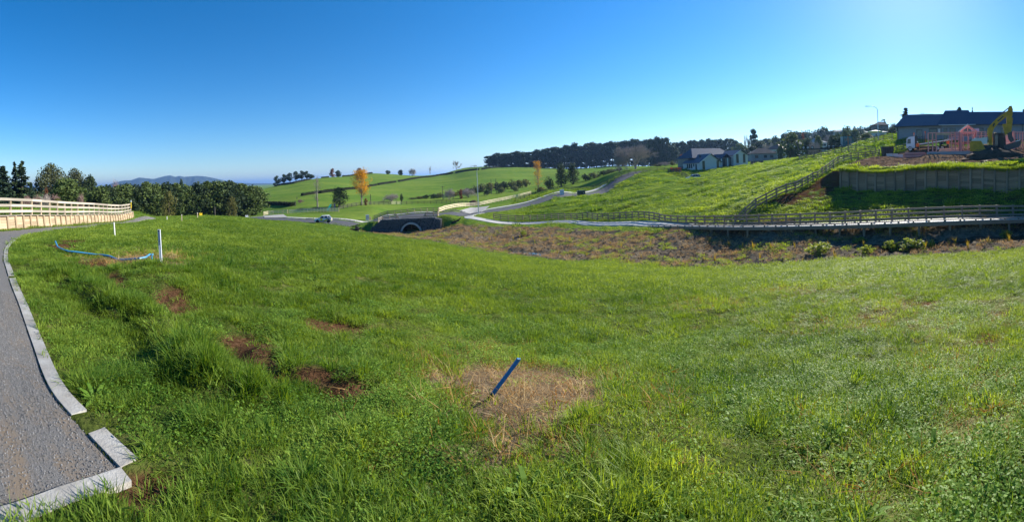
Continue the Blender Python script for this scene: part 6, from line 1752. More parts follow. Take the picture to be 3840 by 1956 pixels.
# ------------------------------------------------------------------ people on the site
SKIN = mat('skin', (.42, .26, .19), .6); HIVIS = mat('hivis_orange', (.95, .16, .02), .6); NAVY = mat('navy_cloth', (.02, .025, .04), .85); HAIR = mat('hair', (.03, .02, .015), .8); HELM = mat('cap_pale', (.6, .6, .58), .5)
def person(px, d, foot_z, yaw, label, top_m, bend=0.0, arms='down', hat=True):
    o = root_at('person', px, d, foot_z, yaw, label, 'person')
    hip = Vector((0, 0, .92)); up = Vector((0, -math.sin(bend), math.cos(bend)))
    chest = hip + up * .42; neck = hip + up * .58; head = neck + up * .14 + Vector((0, -.03, 0)); 
    V = []; E_ = []; R = []
    def add(p, r, par=None):
        V.append(tuple(p)); R.append(r)
        if par is not None: E_.append((par, len(V) - 1))
        return len(V) - 1
    h = add(hip, (.16, .12)); c = add(hip + up * .22, (.145, .105), h); ch = add(chest, (.18, .12), c); nk = add(neck, (.06, .06), ch); add(neck + up * .08, (.055, .055), nk)
    for s in (-1, 1):
        l1 = add(hip + Vector((s * .1, 0, -.06)), (.095, .1), h); kn = add((s * .12, -.04, .48), (.065, .07), l1); an = add((s * .13, .02, .09), (.045, .05), kn); add((s * .14, -.14, .04), (.045, .035), an)
        sh = add(chest + Vector((s * .19, 0, .05)), (.065, .065), ch)
        if arms == 'down': el = (chest + Vector((s * .25, .02, -.24))); ha = chest + Vector((s * .24, -.08, -.50))
        else: el = chest + Vector((s * .24, -.16, -.20)); ha = chest + Vector((s * .16, -.36, -.34))
        e_ = add(el, (.045, .045), sh); w_ = add(ha, (.032, .032), e_)
    me = bpy.data.meshes.new('body'); me.from_pydata(V, E_, []); bo = obj('body', me, o)
    sk = bo.modifiers.new('skin', 'SKIN'); ss = bo.modifiers.new('sub', 'SUBSURF'); ss.levels = ss.render_levels = 1
    for i, v in enumerate(me.skin_vertices[0].data): v.radius = R[i]; v.use_root = (i == 0)
    me.materials.append(NAVY)
    # shirt wraps the torso and upper arms
    tb = MB(); 
    for a0, a1 in ((hip + up * .02, chest + up * .14),):
        tb.tube([a0, (a0 + a1) / 2, a1 - up * .04, a1 + up * .02], [.185, .19, .20, .09], 12)
    for s in (-1, 1):
        sh = chest + Vector((s * .19, 0, .05)); el = chest + (Vector((s * .25, .02, -.24)) if arms == 'down' else Vector((s * .24, -.16, -.20)))
        ha = chest + (Vector((s * .24, -.08, -.50)) if arms == 'down' else Vector((s * .16, -.36, -.34)))
        tb.tube([sh, el], [.085, .068], 10)
        hb = MB(); hb.tube([el, ha, ha + (ha - el).normalized() * .09], [.045, .034, .04], 8)
        for f in range(5):
            dd = (ha - el).normalized(); sd = Vector((1, 0, 0)) * ((f - 2) * .018); L_ = (.07, .085, .09, .085, .05)[f]
            hb.tube([ha + dd * .07 + sd, ha + dd * (.07 + L_ * .6) + sd * 1.2, ha + dd * (.07 + L_) + sd * 1.1 + Vector((0, -.02, 0))], [.012, .011, .008], 5)
        hb.build('forearm', SKIN, o, smooth=True)
    tb.build('shirt', top_m, o, smooth=True)
    hm = MB(); hm.tube([head - up * .10, head - up * .06, head + up * .02, head + up * .08, head + up * .125], [.05, .075, .09, .08, .03], 12); ho = hm.build('head', SKIN, o, smooth=True)
    nb = MB(); nb.tube([head + Vector((0, -.085, .0)), head + Vector((0, -.115, -.03))], [.012, .018], 6); nb.build('nose', SKIN, ho)
    for s in (-1, 1): lb('eye', ho, HAIR, head.x + s * .035 - .012, head.x + s * .035 + .012, head.y - .092, head.y - .08, head.z + .005, head.z + .02)
    lb('mouth', ho, mat('lip', (.3, .12, .1), .6), head.x - .025, head.x + .025, head.y - .09, head.y - .075, head.z - .062, head.z - .052)
    hr = MB(); hr.tube([head + up * .03 + Vector((0, .02, 0)), head + up * .09 + Vector((0, .01, 0)), head + up * .14], [.098, .09, .03], 12); hr.build('cap' if hat else 'hair', HELM if hat else HAIR, o, smooth=True)
    return o
person(3443, 60.5, P(3443, 573, 60.5).z, 2.6, 'worker in an orange shirt standing beside the white truck', HIVIS, 0.05)
person(3527, 60.8, P(3527, 566, 60.8).z, 1.2, 'worker in dark clothes bending forward at the truck deck', NAVY, 0.75, 'fwd', False)
person(3556, 59.6, P(3556, 564, 59.6).z, 2.9, 'worker in an orange jacket leaning inside the pink frame', HIVIS, 0.35, 'fwd')

# ------------------------------------------------------------------ near things in the paddock
PEG = mat('peg_white', (.60, .60, .56), .7, .3, .2, 6); PEG_W = mat('peg_wood', (.42, .34, .24), .8, .2, .3, 6)
def peg(px, d, top_py, w, m_, label, lean=(0, 0)):
    q = PD(px, d, top_py); z = gz(q.x, q.y); H = P(px, top_py, d).z - z
    o = thing('survey_peg', (q.x, q.y, z), label, 'survey peg'); o.rotation_euler = (lean[1], lean[0], -math.atan2(q.x, q.y) + .5)
    lb('stake', o, m_, -w / 2, w / 2, -w / 2, w / 2, -.25, H - .06); lb('painted_top', o, PEG, -w / 2 - .002, w / 2 + .002, -w / 2 - .002, w / 2 + .002, H - .06, H)
    return o
pg = peg(430, 20.0, 833, .055, PEG, 'white peg tilted in the grass with a small white block at its foot', (-.06, 0))
lb('foot_block', pg, PEG, -.22, -.08, -.05, .06, -.05, .07)
peg(681, 41, 804, .07, PEG_W, 'short pale wooden peg standing well out in the paddock')
peg(626, 55, 811, .08, PEG, 'tiny white peg near the paddock crest')
peg(740, 49, 797, .09, PEG_W, 'brown wooden peg with a pale top beside the yellow box')
# utility marker post: white plastic channel with a printed strip
q = G(603, 976); d_ = math.hypot(q.x, q.y)
mp_ = thing('marker_post', (q.x, q.y, gz(q.x, q.y)), 'white plastic marker post with a blue printed strip and a flat foot plate', 'marker post')
mp_.rotation_euler = (0, math.radians(-2.0), -math.atan2(q.x, q.y) - .25)
Hm = P(600, 860, d_).z - mp_.location.z
PVC = mat('white_plastic', (.58, .60, .66), .4, .4, .06, 4); STRIP = mat('blue_print', (.16, .24, .40), .5, .3, .4, 40); BLK = mat('black_print', (.02, .02, .025), .6)
b = MB(); b.box(-.022, .022, -.012, .006, -.25, Hm); b.box(.020, .028, -.013, .04, -.25, Hm); b.box(-.028, -.020, -.013, .04, -.25, Hm); b.build('channel', PVC, mp_)
lb('printed_strip', mp_, STRIP, -.018, .018, -.0145, -.0125, Hm * .64, Hm * .95); lb('top_band', mp_, BLK, -.019, .015, -.0150, -.0128, Hm * .94, Hm * .985)
b = MB(); b.extrude([(-.017, Hm * .60), (.015, Hm * .60), (-.008, Hm * .66)], -.0155, -.0128, 'y'); b.build('warning_triangle', BLK, mp_)
lb('lower_label', mp_, STRIP, -.018, .016, -.015, -.0126, Hm * .53, Hm * .585)
b = MB(); b.hexa([(-.42, -.09, -.015), (.0, -.13, -.015), (.0, -.02, -.015), (-.32, .0, -.015)], [(-.42, -.09, .03), (.0, -.13, .045), (.0, -.02, .045), (-.32, .0, .03)]); b.build('foot_plate', PVC, mp_)
# blue water pipe
PIPE = mat('blue_pipe', (.055, .30, .50), .35, .5, .1, 8)
pp = [(208,922),(216,932),(228,942),(243,951),(258,955),(285,958),(320,960),(362,962),(386,964),(412,966.5),(440,971),(470,973),(500,974.5),(525,973),(545,970),(562,966),(572,965.5)]
pts = []
for k, (a, c) in enumerate(pp):
    g = G(a, c); pts.append(Vector((g.x, g.y, gz(g.x, g.y) + (.075 if k not in (9, 10) else .02) + (.10 * (k == 0) + .05 * (k == 1)) + (.05 if k >= 15 else 0))))
g = G(568, 974); pts.append(Vector((g.x, g.y, gz(g.x, g.y) + .03)))
b = MB(); b.tube([p - pts[0] for p in pts], .028, 10); po = b.build('water_pipe', PIPE, None, pts[0], smooth=True)
tag(po, 'bent light blue plastic pipe lying in the grass near the marker post', 'pipe')
# blue stake in the dead patch
a = G(1822, 1478); dd = math.hypot(a.x, a.y)
top = P(1945, 1346, dd * 1.0)
fs = thing('blue_stake', on(a, -.02), 'leaning blue timber stake stuck in the dead straw patch', 'stake')
v0 = Vector((0, 0, 0)); v1 = top - fs.location
BLUE_ST = mat('blue_stake_paint', (.015, .21, .46), .55, .3, .25, 14, .2, 60, stretch=(1, 1, .2)); DIRTY = mat('dirty_wood', (.055, .045, .04), .9, .1, .4, 20)
b = MB(); b.beam(v0 + (v1 - v0) * .20, v1, .029, .02, (0, 1, 0)); b.build('painted_shaft', BLUE_ST, fs)
b = MB(); b.beam(v0 - (v1 - v0) * .15, v0 + (v1 - v0) * .20, .028, .0195, (0, 1, 0)); b.build('dirty_end', DIRTY, fs)
lb('sawn_top', fs, mat('sawn_end', (.10, .20, .33), .7), v1.x - .016, v1.x + .016, v1.y - .014, v1.y + .014, v1.z - .004, v1.z + .004)

# ------------------------------------------------------------------ swale: water, clods, sedges, low shrubs
WATER = bpy.data.materials.new('swale_water'); WATER.use_nodes = True
wb = WATER.node_tree.nodes['Principled BSDF']; wb.inputs['Base Color'].default_value = (.03, .028, .022, 1); wb.inputs['Roughness'].default_value = .08; wb.inputs['Specular IOR Level'].default_value = .6
_t = WATER.node_tree; _n = _t.nodes.new('ShaderNodeTexNoise'); _n.inputs['Scale'].default_value = 3.5; _n.inputs['Detail'].default_value = 4; _b = _t.nodes.new('ShaderNodeBump'); _b.inputs['Strength'].default_value = .25; _b.inputs['Distance'].default_value = .05
_c = _t.nodes.new('ShaderNodeTexCoord'); _t.links.new(_c.outputs['Object'], _n.inputs['Vector']); _t.links.new(_n.outputs[0], _b.inputs['Height']); _t.links.new(_b.outputs[0], wb.inputs['Normal'])
def pool(line, label):
    """shallow water lying in the hollow along a line"""
    L = resample(line, 1.2); A = offset_line(L, .85); B = offset_line(L, -.85); V = []
    for i in range(len(L)):
        V += [(A[i].x, A[i].y, float(base_h(L[i].x, L[i].y)[0]) - .17), (B[i].x, B[i].y, float(base_h(L[i].x, L[i].y)[0]) - .17)]
    Vn = np.array(V)
    F = [(2 * i, 2 * i + 1, 2 * i + 3, 2 * i + 2) for i in range(len(L) - 1)]
    tag(obj('water', mesh_quads('water', Vn, np.array(F), WATER)), label, None, kind='structure')
pool(POOLS[0], 'shallow shining water under the boardwalk')
pool(POOLS[1], 'thin puddle in the mud before the leafy shrubs')
pool(POOLS[2], 'narrow puddle in the mud downstream of the culvert')

def tuft_mesh(name, n, h, w, spread, seed, m_, curl=.5, seg=2):
    r = np.random.default_rng(seed); V = []; F = []
    for k in range(n):
        a = r.random() * 6.28; rad = spread * math.sqrt(r.random()); bx, by = math.cos(a) * rad * .5, math.sin(a) * rad * .5
        a2 = a + r.normal() * .7; L = h * r.uniform(.5, 1.1); lean = r.uniform(.1, 1.0) * curl
        tx, ty = -math.sin(a2), math.cos(a2); base = len(V); ww = w * r.uniform(.6, 1.2)
        for s in range(seg + 1):
            t = s / seg; ho = L * (lean * t * t); z = L * t * (1 - .35 * lean * t)
            cx, cy_ = bx + math.cos(a2) * ho, by + math.sin(a2) * ho; k_ = ww * (1 - t ** 1.5) * .5
            if s < seg: V += [(cx - tx * k_, cy_ - ty * k_, z), (cx + tx * k_, cy_ + ty * k_, z)]
            else: V.append((cx, cy_, z))
        for s in range(seg - 1):
            i = base + 2 * s; F.append((i, i + 1, i + 3, i + 2))
        i = base + 2 * (seg - 1); F.append((i, i + 1, i + 2))
    return mesh_np(name, V, F, m_)
SEDGE = leafmat('leaf_sedge', (.22, .20, .03), (.42, .30, .05), .45); SHRUBLEAF = leafmat('leaf_swale', (.12, .17, .025), (.26, .30, .06), .45)
sedge_me = [tuft_mesh('blades', 16, .75, .035, .12, 200 + k, SEDGE, .55, 3) for k in range(3)]
sed = [(1610,878),(1660,892),(1690,882),(1720,898),(1745,905),(1780,895),(1800,915),(1835,902),(1850,890),(1858,900),(1890,895),(1925,900),(1950,893),(2005,905),(2062,892),(2075,912),(2115,905),(2138,905),(2155,918),(2290,915),(2340,905),(2330,928),(2440,920),(2500,935),(2660,905),(2735,928),(2785,930),(2825,935),(2890,935),(2980,930),(3105,925),(3240,922),(3368,920),(3560,915),(3582,910),(3630,928),(3705,905),(3785,905),(2090,955),(2200,958),(2640,975),(2680,980),(2850,970),(3010,980),(3130,965),(1640,865),(1870,935),(3470,935),(1550,885),(2405,965)]
for k, (a_, c_) in enumerate(sed):
    q = G(a_, c_); s = .7 + .6 * ((k * 37) % 10) / 10
    o = thing('sedge_tuft', (q.x, q.y, gz(q.x, q.y) - .03), 'yellow-green sedge tuft planted in the muddy swale', 'sedge', 'sedge tufts in the muddy swale'); o.rotation_euler = (0, 0, k * 1.7); o.scale = (s, s, s)
    obj('blades', sedge_me[k % 3], o)
tree_kind('swale', 'shrub', 61, SHRUBLEAF, n=10, per=40, size=.42)
for k, (a_, tp, w, d, ds) in enumerate(((3060,900,130,28.6,'broad leafy yellow-green shrub in the swale mud'),(3250,912,70,27.2,'small leafy green shrub near the thin puddle'),(3420,885,120,27.6,'wide leafy yellow-green shrub beside the thin puddle'),(3335,893,70,27.8,'low leafy green clump between two wider swale shrubs'),(3495,893,46,27.6,'little leafy shrub past the widest swale shrub'),(3770,855,60,29.4,'leafy green sprig standing in the boardwalk water'),(3225,885,60,30.3,'leafy sprig at the foot of a boardwalk pile'),(1965,858,34,60,'leafy yellow weed on the mud bank below the path'),(2352,765,56,67,'yellow-green flowering weed above the path fence'))):
    plant('swale', 'swale_shrub', a_, d, tp, w, ds, 'shrub')
st = thing('tree_stump', on(PD(1328, 75.5)), 'black upturned tree stump with roots at the culvert mud edge', 'stump')
b = MB(); rr = np.random.default_rng(9)
b.tube([(0, 0, -.2), (.1, 0, .5), (.15, .05, .9)], [.5, .42, .3], 9); b.build('stump', mat('charred_wood', (.018, .016, .015), .95), st)
b = MB()
for k in range(9):
    a = k * .7; b.tube([(math.cos(a) * .2, math.sin(a) * .2, .3), (math.cos(a) * 1.0, math.sin(a) * .8, .35 + rr.random() * .5), (math.cos(a) * 1.7, math.sin(a) * 1.2, .05 + rr.random() * .6)], [.12, .07, .02], 5)
b.build('roots', MATS['charred_wood'], st)
lg = thing('dead_log', on(G(1712, 838)), 'dark dead log pointing up on the grass bank by the path', 'log')
b = MB(); b.tube([(-.9, 0, .1), (.2, 0, .5), (.9, .1, 1.1)], [.28, .2, .06], 7); b.tube([(-.2, 0, .3), (-.6, .3, .9)], [.1, .03], 5); b.build('trunk', MATS['charred_wood'], lg)

# ------------------------------------------------------------------ grass and other uncountable cover (instanced tufts)
PROTO = {}
def proto_coll(key, meshes):
    c = bpy.data.collections.new('tufts_' + key)
    for k, me in enumerate(meshes):
        o = bpy.data.objects.new('tuft_%s_%d' % (key, k), me); c.objects.link(o)
    PROTO[key] = (c, len(meshes)); return c
def scatter(name, key, pts, scl, rot, tint, label, rng):
    coll, n_ = PROTO[key]
    me = bpy.data.meshes.new(name); me.vertices.add(len(pts)); me.vertices.foreach_set('co', np.asarray(pts, np.float32).ravel())
    a = me.attributes.new('scl', 'FLOAT_VECTOR', 'POINT'); a.data.foreach_set('vector', np.asarray(scl, np.float32).ravel())
    a = me.attributes.new('rot', 'FLOAT_VECTOR', 'POINT'); a.data.foreach_set('vector', np.asarray(rot, np.float32).ravel())
    a = me.attributes.new('tint', 'FLOAT', 'POINT'); a.data.foreach_set('value', np.asarray(tint, np.float32))
    a = me.attributes.new('pick', 'INT', 'POINT'); a.data.foreach_set('value', rng.integers(0, n_, len(pts)).astype(np.int32))
    me.update()
    o = obj(name, me); tag(o, label, None, kind='stuff')
    ng = bpy.data.node_groups.new('scatter_' + name, 'GeometryNodeTree')
    ng.interface.new_socket('Geometry', in_out='INPUT', socket_type='NodeSocketGeometry'); ng.interface.new_socket('Geometry', in_out='OUTPUT', socket_type='NodeSocketGeometry')
    N = ng.nodes; gi = N.new('NodeGroupInput'); go = N.new('NodeGroupOutput'); ip = N.new('GeometryNodeInstanceOnPoints'); ci = N.new('GeometryNodeCollectionInfo')
    ci.inputs['Collection'].default_value = coll; ci.inputs['Separate Children'].default_value = True; ci.inputs['Reset Children'].default_value = True
    def na(nm, ty):
        q = N.new('GeometryNodeInputNamedAttribute'); q.data_type = ty; q.inputs['Name'].default_value = nm; return q.outputs['Attribute']
    ng.links.new(gi.outputs[0], ip.inputs['Points']); ng.links.new(ci.outputs[0], ip.inputs['Instance']); ip.inputs['Pick Instance'].default_value = True
    ng.links.new(na('pick', 'INT'), ip.inputs['Instance Index'])
    e2r = N.new('FunctionNodeEulerToRotation'); ng.links.new(na('rot', 'FLOAT_VECTOR'), e2r.inputs[0]); ng.links.new(e2r.outputs[0], ip.inputs['Rotation'])
    ng.links.new(na('scl', 'FLOAT_VECTOR'), ip.inputs['Scale']); ng.links.new(ip.outputs[0], go.inputs[0])
    md = o.modifiers.new('scatter', 'NODES'); md.node_group = ng
    return o

GRASS = leafmat('grass_blade', (.048, .125, .013), (.335, .420, .058), .45, .5, .13, attr='tint')
CLOVER = leafmat('clover_leaf', (.050, .135, .016), (.255, .380, .055), .40, .5, .10, attr='tint')
STRAW = leafmat('dead_straw', (.33, .165, .040), (.58, .48, .26), .25, .7, .08, attr='tint')
def leaflet_patch(name, n, h, size, spread, seed, m_, long=1.0, flat=.35):
    r = np.random.default_rng(seed); V = []; F = []
    for k in range(n):
        a = r.random() * 6.28; rad = spread * math.sqrt(r.random()); c = np.array((math.cos(a) * rad, math.sin(a) * rad, h * r.uniform(.3, 1.0)))
        nn = np.array((r.normal() * flat, r.normal() * flat, 1)); nn /= np.linalg.norm(nn); t = np.cross(nn, (math.cos(a * 3 + k), math.sin(a * 3 + k), 0)); t /= np.linalg.norm(t); b_ = np.cross(nn, t)
        s = size * r.uniform(.7, 1.2); i = len(V)
        V += [tuple(c - t * s * long), tuple(c + b_ * s * .6), tuple(c + t * s * long), tuple(c - b_ * s * .6)]; F.append((i, i + 1, i + 2, i + 3))
    return mesh_np(name, V, F, m_)
def rosette(name, n, L, w, seed, m_):
    r = np.random.default_rng(seed); V = []; F = []
    for k in range(n):
        a = k * 2.4 + r.normal() * .2; up = r.uniform(.35, .95); ll = L * r.uniform(.6, 1.1); d = np.array((math.cos(a), math.sin(a), 0)); s = np.array((-math.sin(a), math.cos(a), 0)); i = len(V)
        for t, ww in ((.05, .25), (.45, 1.0), (.8, .75)):
            c = d * ll * t + np.array((0, 0, ll * up * t * (1.1 - .6 * t))); V += [tuple(c - s * w * ww * .5), tuple(c + s * w * ww * .5)]
        V.append(tuple(d * ll + np.array((0, 0, ll * up * .42))))
        F += [(i, i + 1, i + 3, i + 2), (i + 2, i + 3, i + 5, i + 4), (i + 4, i + 5, i + 6)]
    return mesh_np(name, V, F, m_)
proto_coll('turf', [tuft_mesh('turf', 34, .055, .0075, .22, 300 + k, GRASS, 1.7, 3) for k in range(4)])
proto_coll('tall', [tuft_mesh('tall', 40, .15, .0085, .17, 310 + k, GRASS, 1.5, 3) for k in range(4)])
proto_coll('clover', [leaflet_patch('clover', 60, .055, .0095, .13, 320 + k, CLOVER) for k in range(3)])
proto_coll('weed', [rosette('weed', 12, .12, .028, 330 + k, CLOVER) for k in range(3)])
proto_coll('straw', [tuft_mesh('straw', 16, .075, .005, .24, 340 + k, STRAW, 3.0, 3) for k in range(4)])
proto_coll('mid', [tuft_mesh('mid', 44, .10, .024, .70, 350 + k, GRASS, 1.5, 2) for k in range(4)])
proto_coll('far', [tuft_mesh('far', 40, .32, .085, 1.6, 360 + k, GRASS, 1.3, 2) for k in range(4)])
proto_coll('deadmid', [tuft_mesh('deadmid', 26, .20, .022, .55, 370 + k, STRAW, 1.6, 2) for k in range(3)])
bm = bmesh.new(); bmesh.ops.create_icosphere(bm, subdivisions=1, radius=1)
clods = []
for k in range(4):
    m2 = bpy.data.meshes.new('clod'); b2 = bm.copy(); rr = np.random.default_rng(k)
    for v in b2.verts: v.co *= 1 + rr.uniform(-.35, .3)
    b2.to_mesh(m2); b2.free(); clods.append(m2)
bm.free()
CLOD = mat('mud_clod', (.20, .155, .11), .95, .1, .6, 5, rnd=.5)
CHIP = mat('stone_chip', (.24, .235, .23), .85, .2, .5, 40, rnd=.55)
cm = []; gm = []
for c in clods:
    a = c.copy(); a.materials.append(CLOD); cm.append(a); a = c.copy(); a.materials.append(CHIP); gm.append(a)
proto_coll('clod', cm); proto_coll('chip', gm)

rng = np.random.default_rng(2024)
def sector(n, d0, d1, az0=-86, az1=86, power=1.0):
    """points in a sector, uniform over area"""
    r = np.sqrt(rng.uniform(d0 ** 2, d1 ** 2, n)); a = np.radians(rng.uniform(az0, az1, n)); return r * np.sin(a), r * np.cos(a)
def cover(name, key, zones, label, base_scale, keep, tintf, tilt=.12, zscale=None):
    P_, S_, R_, T_ = [], [], [], []
    for d0, d1, dens, mul, a0, a1 in zones:
        n_ = int(dens * math.pi * (d1 ** 2 - d0 ** 2) * (a1 - a0) / 360)
        x, y = sector(n_, d0, d1, a0, a1); M = masks(x, y)
        k_ = keep(x, y, M); k_ = rng.random(n_) < k_
        x, y = x[k_], y[k_]; M = {q: v[k_] for q, v in M.items()}
        if len(x) == 0: continue
        z = ground_h(x, y, M) - .008
        P_.append(np.stack([x, y, z], 1)); s = base_scale * mul * rng.uniform(.65, 1.3, len(x))
        hz = (zscale(x, y, M) if zscale else 1.0) * np.ones(len(x))
        S_.append(np.stack([s, s, s * hz * rng.uniform(.7, 1.2, len(x))], 1)); R_.append(np.stack([rng.normal(size=len(x)) * tilt, rng.normal(size=len(x)) * tilt, rng.uniform(0, 6.28, len(x))], 1))
        T_.append(np.clip(tintf(x, y, M), 0, 1))
    return scatter(name, key, np.concatenate(P_), np.concatenate(S_), np.concatenate(R_), np.concatenate(T_), label, rng)
def green_tint(x, y, M):
    D = np.hypot(x, y); az = np.degrees(np.arctan2(x, y))
    t = .18 + .46 * fbm(x * .9, y * .9, 3, 5) + .24 * (fbm(x * .12, y * .12, 3, 6) - .5) + .20 * sstep(8, 26, D) * (1 - sstep(52, 66, D)) * sstep(-45, 0, az) + .10 * sstep(-20, 50, az)  # mown band yellower; backlight towards the right is put into the tint
    t = t + .42 * (fbm(x * 2.3, y * 2.3, 2, 70) - .5) * (D < 30) + .25 * (fbm(x * .45, y * .45, 2, 72) - .5) + .8 * (fbm(x * .28, y * .75, 3, 73) - .55) * (D > 32) * (az > 2)
    return t + .25 * M['dry'] + rng.normal(size=len(x)) * .07
def lawn_keep(x, y, M):
    hard = np.clip(M['road'] + M['walk'] + M['path'] + M['drive'] + M['mud'] + M['site'], 0, 1)
    k = (1 - hard) * (1 - .8 * M['rows']) * (1 - .9 * M['bank']) * (1 - .97 * M['soil']) * (1 - .985 * M['straw']) * (1 - .62 * M['dry'] * sstep(.35, .6, fbm(x * 1.6, y * 1.6, 3, 44)))
    k = k * np.where(np.hypot(x, y) < 14, .30 + .70 * sstep(.36, .56, fbm(x * 2.7, y * 2.7, 2, 74)), 1)
    k = k * (M['kd'] > .15 + .07 * rng.random(len(x)))
    return k
clump = lambda x, y, s, t: sstep(t - .06, t + .06, fbm(x * s, y * s, 3, 14))
cover('grass_turf', 'turf', [(0.1, 1.0, 420, 1.0, -180, 180), (1.0, 3.2, 150, 1.1, 86, 274), (1.0, 3.6, 620, 1.0, -86, 86), (3.6, 6.5, 400, 1.15, -86, 86), (6.5, 13, 150, 1.5, -84, 84)], 'short lush turf over the near paddock', 1.0, lawn_keep, green_tint, .15, lambda x, y, M: .45 + .5 * clump(x, y, .8, .55) + .9 * sstep(.45, .65, fbm(x * 2.7, y * 2.7, 2, 74)))
cover('grass_tufts', 'tall', [(1.0, 4.0, 190, .85, -86, 86), (4.0, 8, 80, .9, -86, 86), (8, 16, 22, 1.0, -84, 84)], 'taller coarse grass tufts in the near paddock', 1.0,
      lambda x, y, M: lawn_keep(x, y, M) * np.clip(clump(x, y, 2.0, .58) * 1.0 + .02 + 1.2 * M['rut'], 0, 1), lambda x, y, M: green_tint(x, y, M) - .05, .25, lambda x, y, M: .8 + .9 * M['rut'])
cover('grass_clumps', 'tall', [(2.2, 9, 2.6, 1.2, -84, 84), (9, 26, 1.0, 1.7, -84, 84)], 'coarse dark grass clumps standing out of the paddock', 1.0, lambda x, y, M: lawn_keep(x, y, M), lambda x, y, M: green_tint(x, y, M) - .16, .2)
cover('clover', 'clover', [(1.0, 4.2, 420, 1.0, -86, 86), (4.2, 8, 170, 1.2, -86, 86)], 'clover and broad-leaved herbs among the grass', 1.0, lambda x, y, M: lawn_keep(x, y, M) * (1 - .8 * clump(x, y, .9, .56)) * sstep(.34, .5, fbm(x * .7, y * .7, 2, 19)), lambda x, y, M: green_tint(x, y, M) + .05, .15)
cover('weeds', 'weed', [(1.2, 5, 6.5, 1.0, -80, 84), (5, 14, 1.2, 1.2, -80, 84)], 'dock and plantain rosettes in the grass', 1.0, lawn_keep, lambda x, y, M: green_tint(x, y, M) + .05, .1)
cover('straw', 'straw', [(1.6, 7, 300, 1.0, -80, 84), (7, 13, 110, 1.3, -80, 60)], 'dead straw on the bare patches', 1.0, lambda x, y, M: np.clip(M['straw'] * (.25 + .75 * sstep(.38, .62, fbm(x * 3.2, y * 3.2, 3, 29))) * np.where(M['straw'] > .9, .75, 1) + M['soil'] * .03 + .22 * M['dry'] * (M['straw'] < .1), 0, 1) * (1 - M['drive']) * (M['kd'] > .2),
      lambda x, y, M: np.where(M['straw'] > .9, .38, .08) + .5 * (fbm(x * 5, y * 5, 2, 27) - .5) + rng.normal(size=len(x)) * .16, .6, lambda x, y, M: .5)
cover('grass_middle', 'mid', [(12, 26, 34, 1.0, -84, 84), (26, 48, 10, 1.5, -84, 84), (48, 90, 3.2, 2.1, -60, 40)], 'mown grass of the middle paddock', 1.0, lambda x, y, M: lawn_keep(x, y, M) * (np.hypot(x, y) < 92), green_tint, .12, lambda x, y, M: np.where(np.hypot(x, y) < 40, .9, .55))
cover('grass_slope', 'far', [(34, 60, 2.6, .8, 18, 82), (60, 128, 1.5, 1.0, 0, 62)], 'long tussocky grass on the slope beyond the path', 1.0, lambda x, y, M: lawn_keep(x, y, M) * (1 - .7 * M['bank']) * clump(x, y, .35, .42), lambda x, y, M: green_tint(x, y, M) - .10, .15, lambda x, y, M: .6 + .9 * clump(x, y, .4, .52))
cover('swale_litter', 'deadmid', [(22, 80, 9, 1.0, -24, 84)], 'dead stems and litter over the swale mud', 1.0, lambda x, y, M: M['mud'] * (M['pool'] < .3) * (fbm(x * .8, y * .8, 3, 33) > .46), lambda x, y, M: .36 + .6 * (fbm(x * 2, y * 2, 2, 34) - .4), .5)
cover('swale_grass', 'mid', [(22, 80, 4.0, 1.1, -24, 84)], 'green weeds through the swale mud', 1.0, lambda x, y, M: M['mud'] * (M['pool'] < .3) * (fbm(x * .5, y * .5, 3, 35) > .56), lambda x, y, M: .5 + .3 * rng.random(len(x)), .2, lambda x, y, M: 1.6)
cover('mud_clods', 'clod', [(22, 80, 4, 1.0, -24, 84)], 'dark clods of mud in the swale', .085, lambda x, y, M: M['mud'] * (M['pool'] < .3), lambda x, y, M: rng.random(len(x)), 1.0)
cover('site_clods', 'clod', [(38, 66, 4, 1.0, 46, 80)], 'clods of soil on the building site', .07, lambda x, y, M: M['site'], lambda x, y, M: rng.random(len(x)), 1.0)
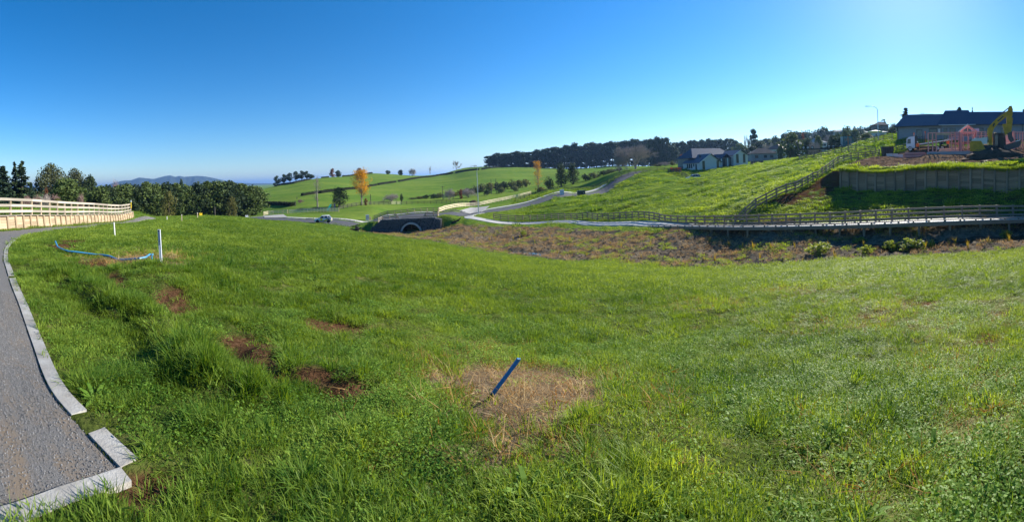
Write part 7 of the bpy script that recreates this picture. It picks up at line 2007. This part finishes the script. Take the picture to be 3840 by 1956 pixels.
# stone chips on the drive
x, y = sector(60000, 1.2, 6.5, -89, -40); M = masks(x, y); k_ = (M['drive'] > .5); x, y = x[k_], y[k_]
s = rng.uniform(.0025, .006, len(x))
scatter('stone_chips', 'chip', np.stack([x, y, base_h(x, y) - .012], 1), np.stack([s, s, s * .7], 1), rng.uniform(0, 6.28, (len(x), 3)), rng.random(len(x)), 'loose grey stone chips on the near end of the drive', rng)
# rank grass along the top of the tall wall
n_ = 1500; t_ = rng.uniform(-.5, (Vector((RW_B.x, RW_B.y, 0)) - Vector((RW_A.x, RW_A.y, 0))).length, n_); o_ = np.abs(rng.normal(size=n_)) * .55 - .02
x = RW_A.x + rw_dir.x * t_ - rw_n.x * o_; y = RW_A.y + rw_dir.y * t_ - rw_n.y * o_
zt = base_h(x + rw_n.x * (o_ + .4), y + rw_n.y * (o_ + .4)) + 2.2
s = rng.uniform(.9, 1.7, n_) * (.7 + .6 * vnoise(t_ * .7, t_ * 0, 4)); sc_ = np.stack([s * 1.2, s * 1.2, s * 2.0], 1)
scatter('rank_grass', 'mid', np.stack([x, y, zt], 1), sc_, np.stack([rng.normal(size=n_) * .25, rng.normal(size=n_) * .25, rng.uniform(0, 6.28, n_)], 1), .45 + .3 * rng.random(n_), 'rank grass overhanging the top of the tall plank wall', rng)

# ------------------------------------------------------------------ haze: one box of even, pale air round the whole place
hz = MB(); hz.box(-25500, 25500, -25500, 25500, -90, 190)
ho = hz.build('haze', [], None)
hm = bpy.data.materials.new('haze_air'); hm.use_nodes = True; t = hm.node_tree; t.nodes.clear()
pv = t.nodes.new('ShaderNodeVolumePrincipled'); pv.inputs['Color'].default_value = (.34, .58, .98, 1); pv.inputs['Density'].default_value = 1.15e-4; pv.inputs['Anisotropy'].default_value = 0.35
mo = t.nodes.new('ShaderNodeOutputMaterial'); t.links.new(pv.outputs[0], mo.inputs['Volume'])
ho.data.materials.clear(); ho.data.materials.append(hm); tag(ho, 'faint blue haze over the far hills', None, kind='stuff')
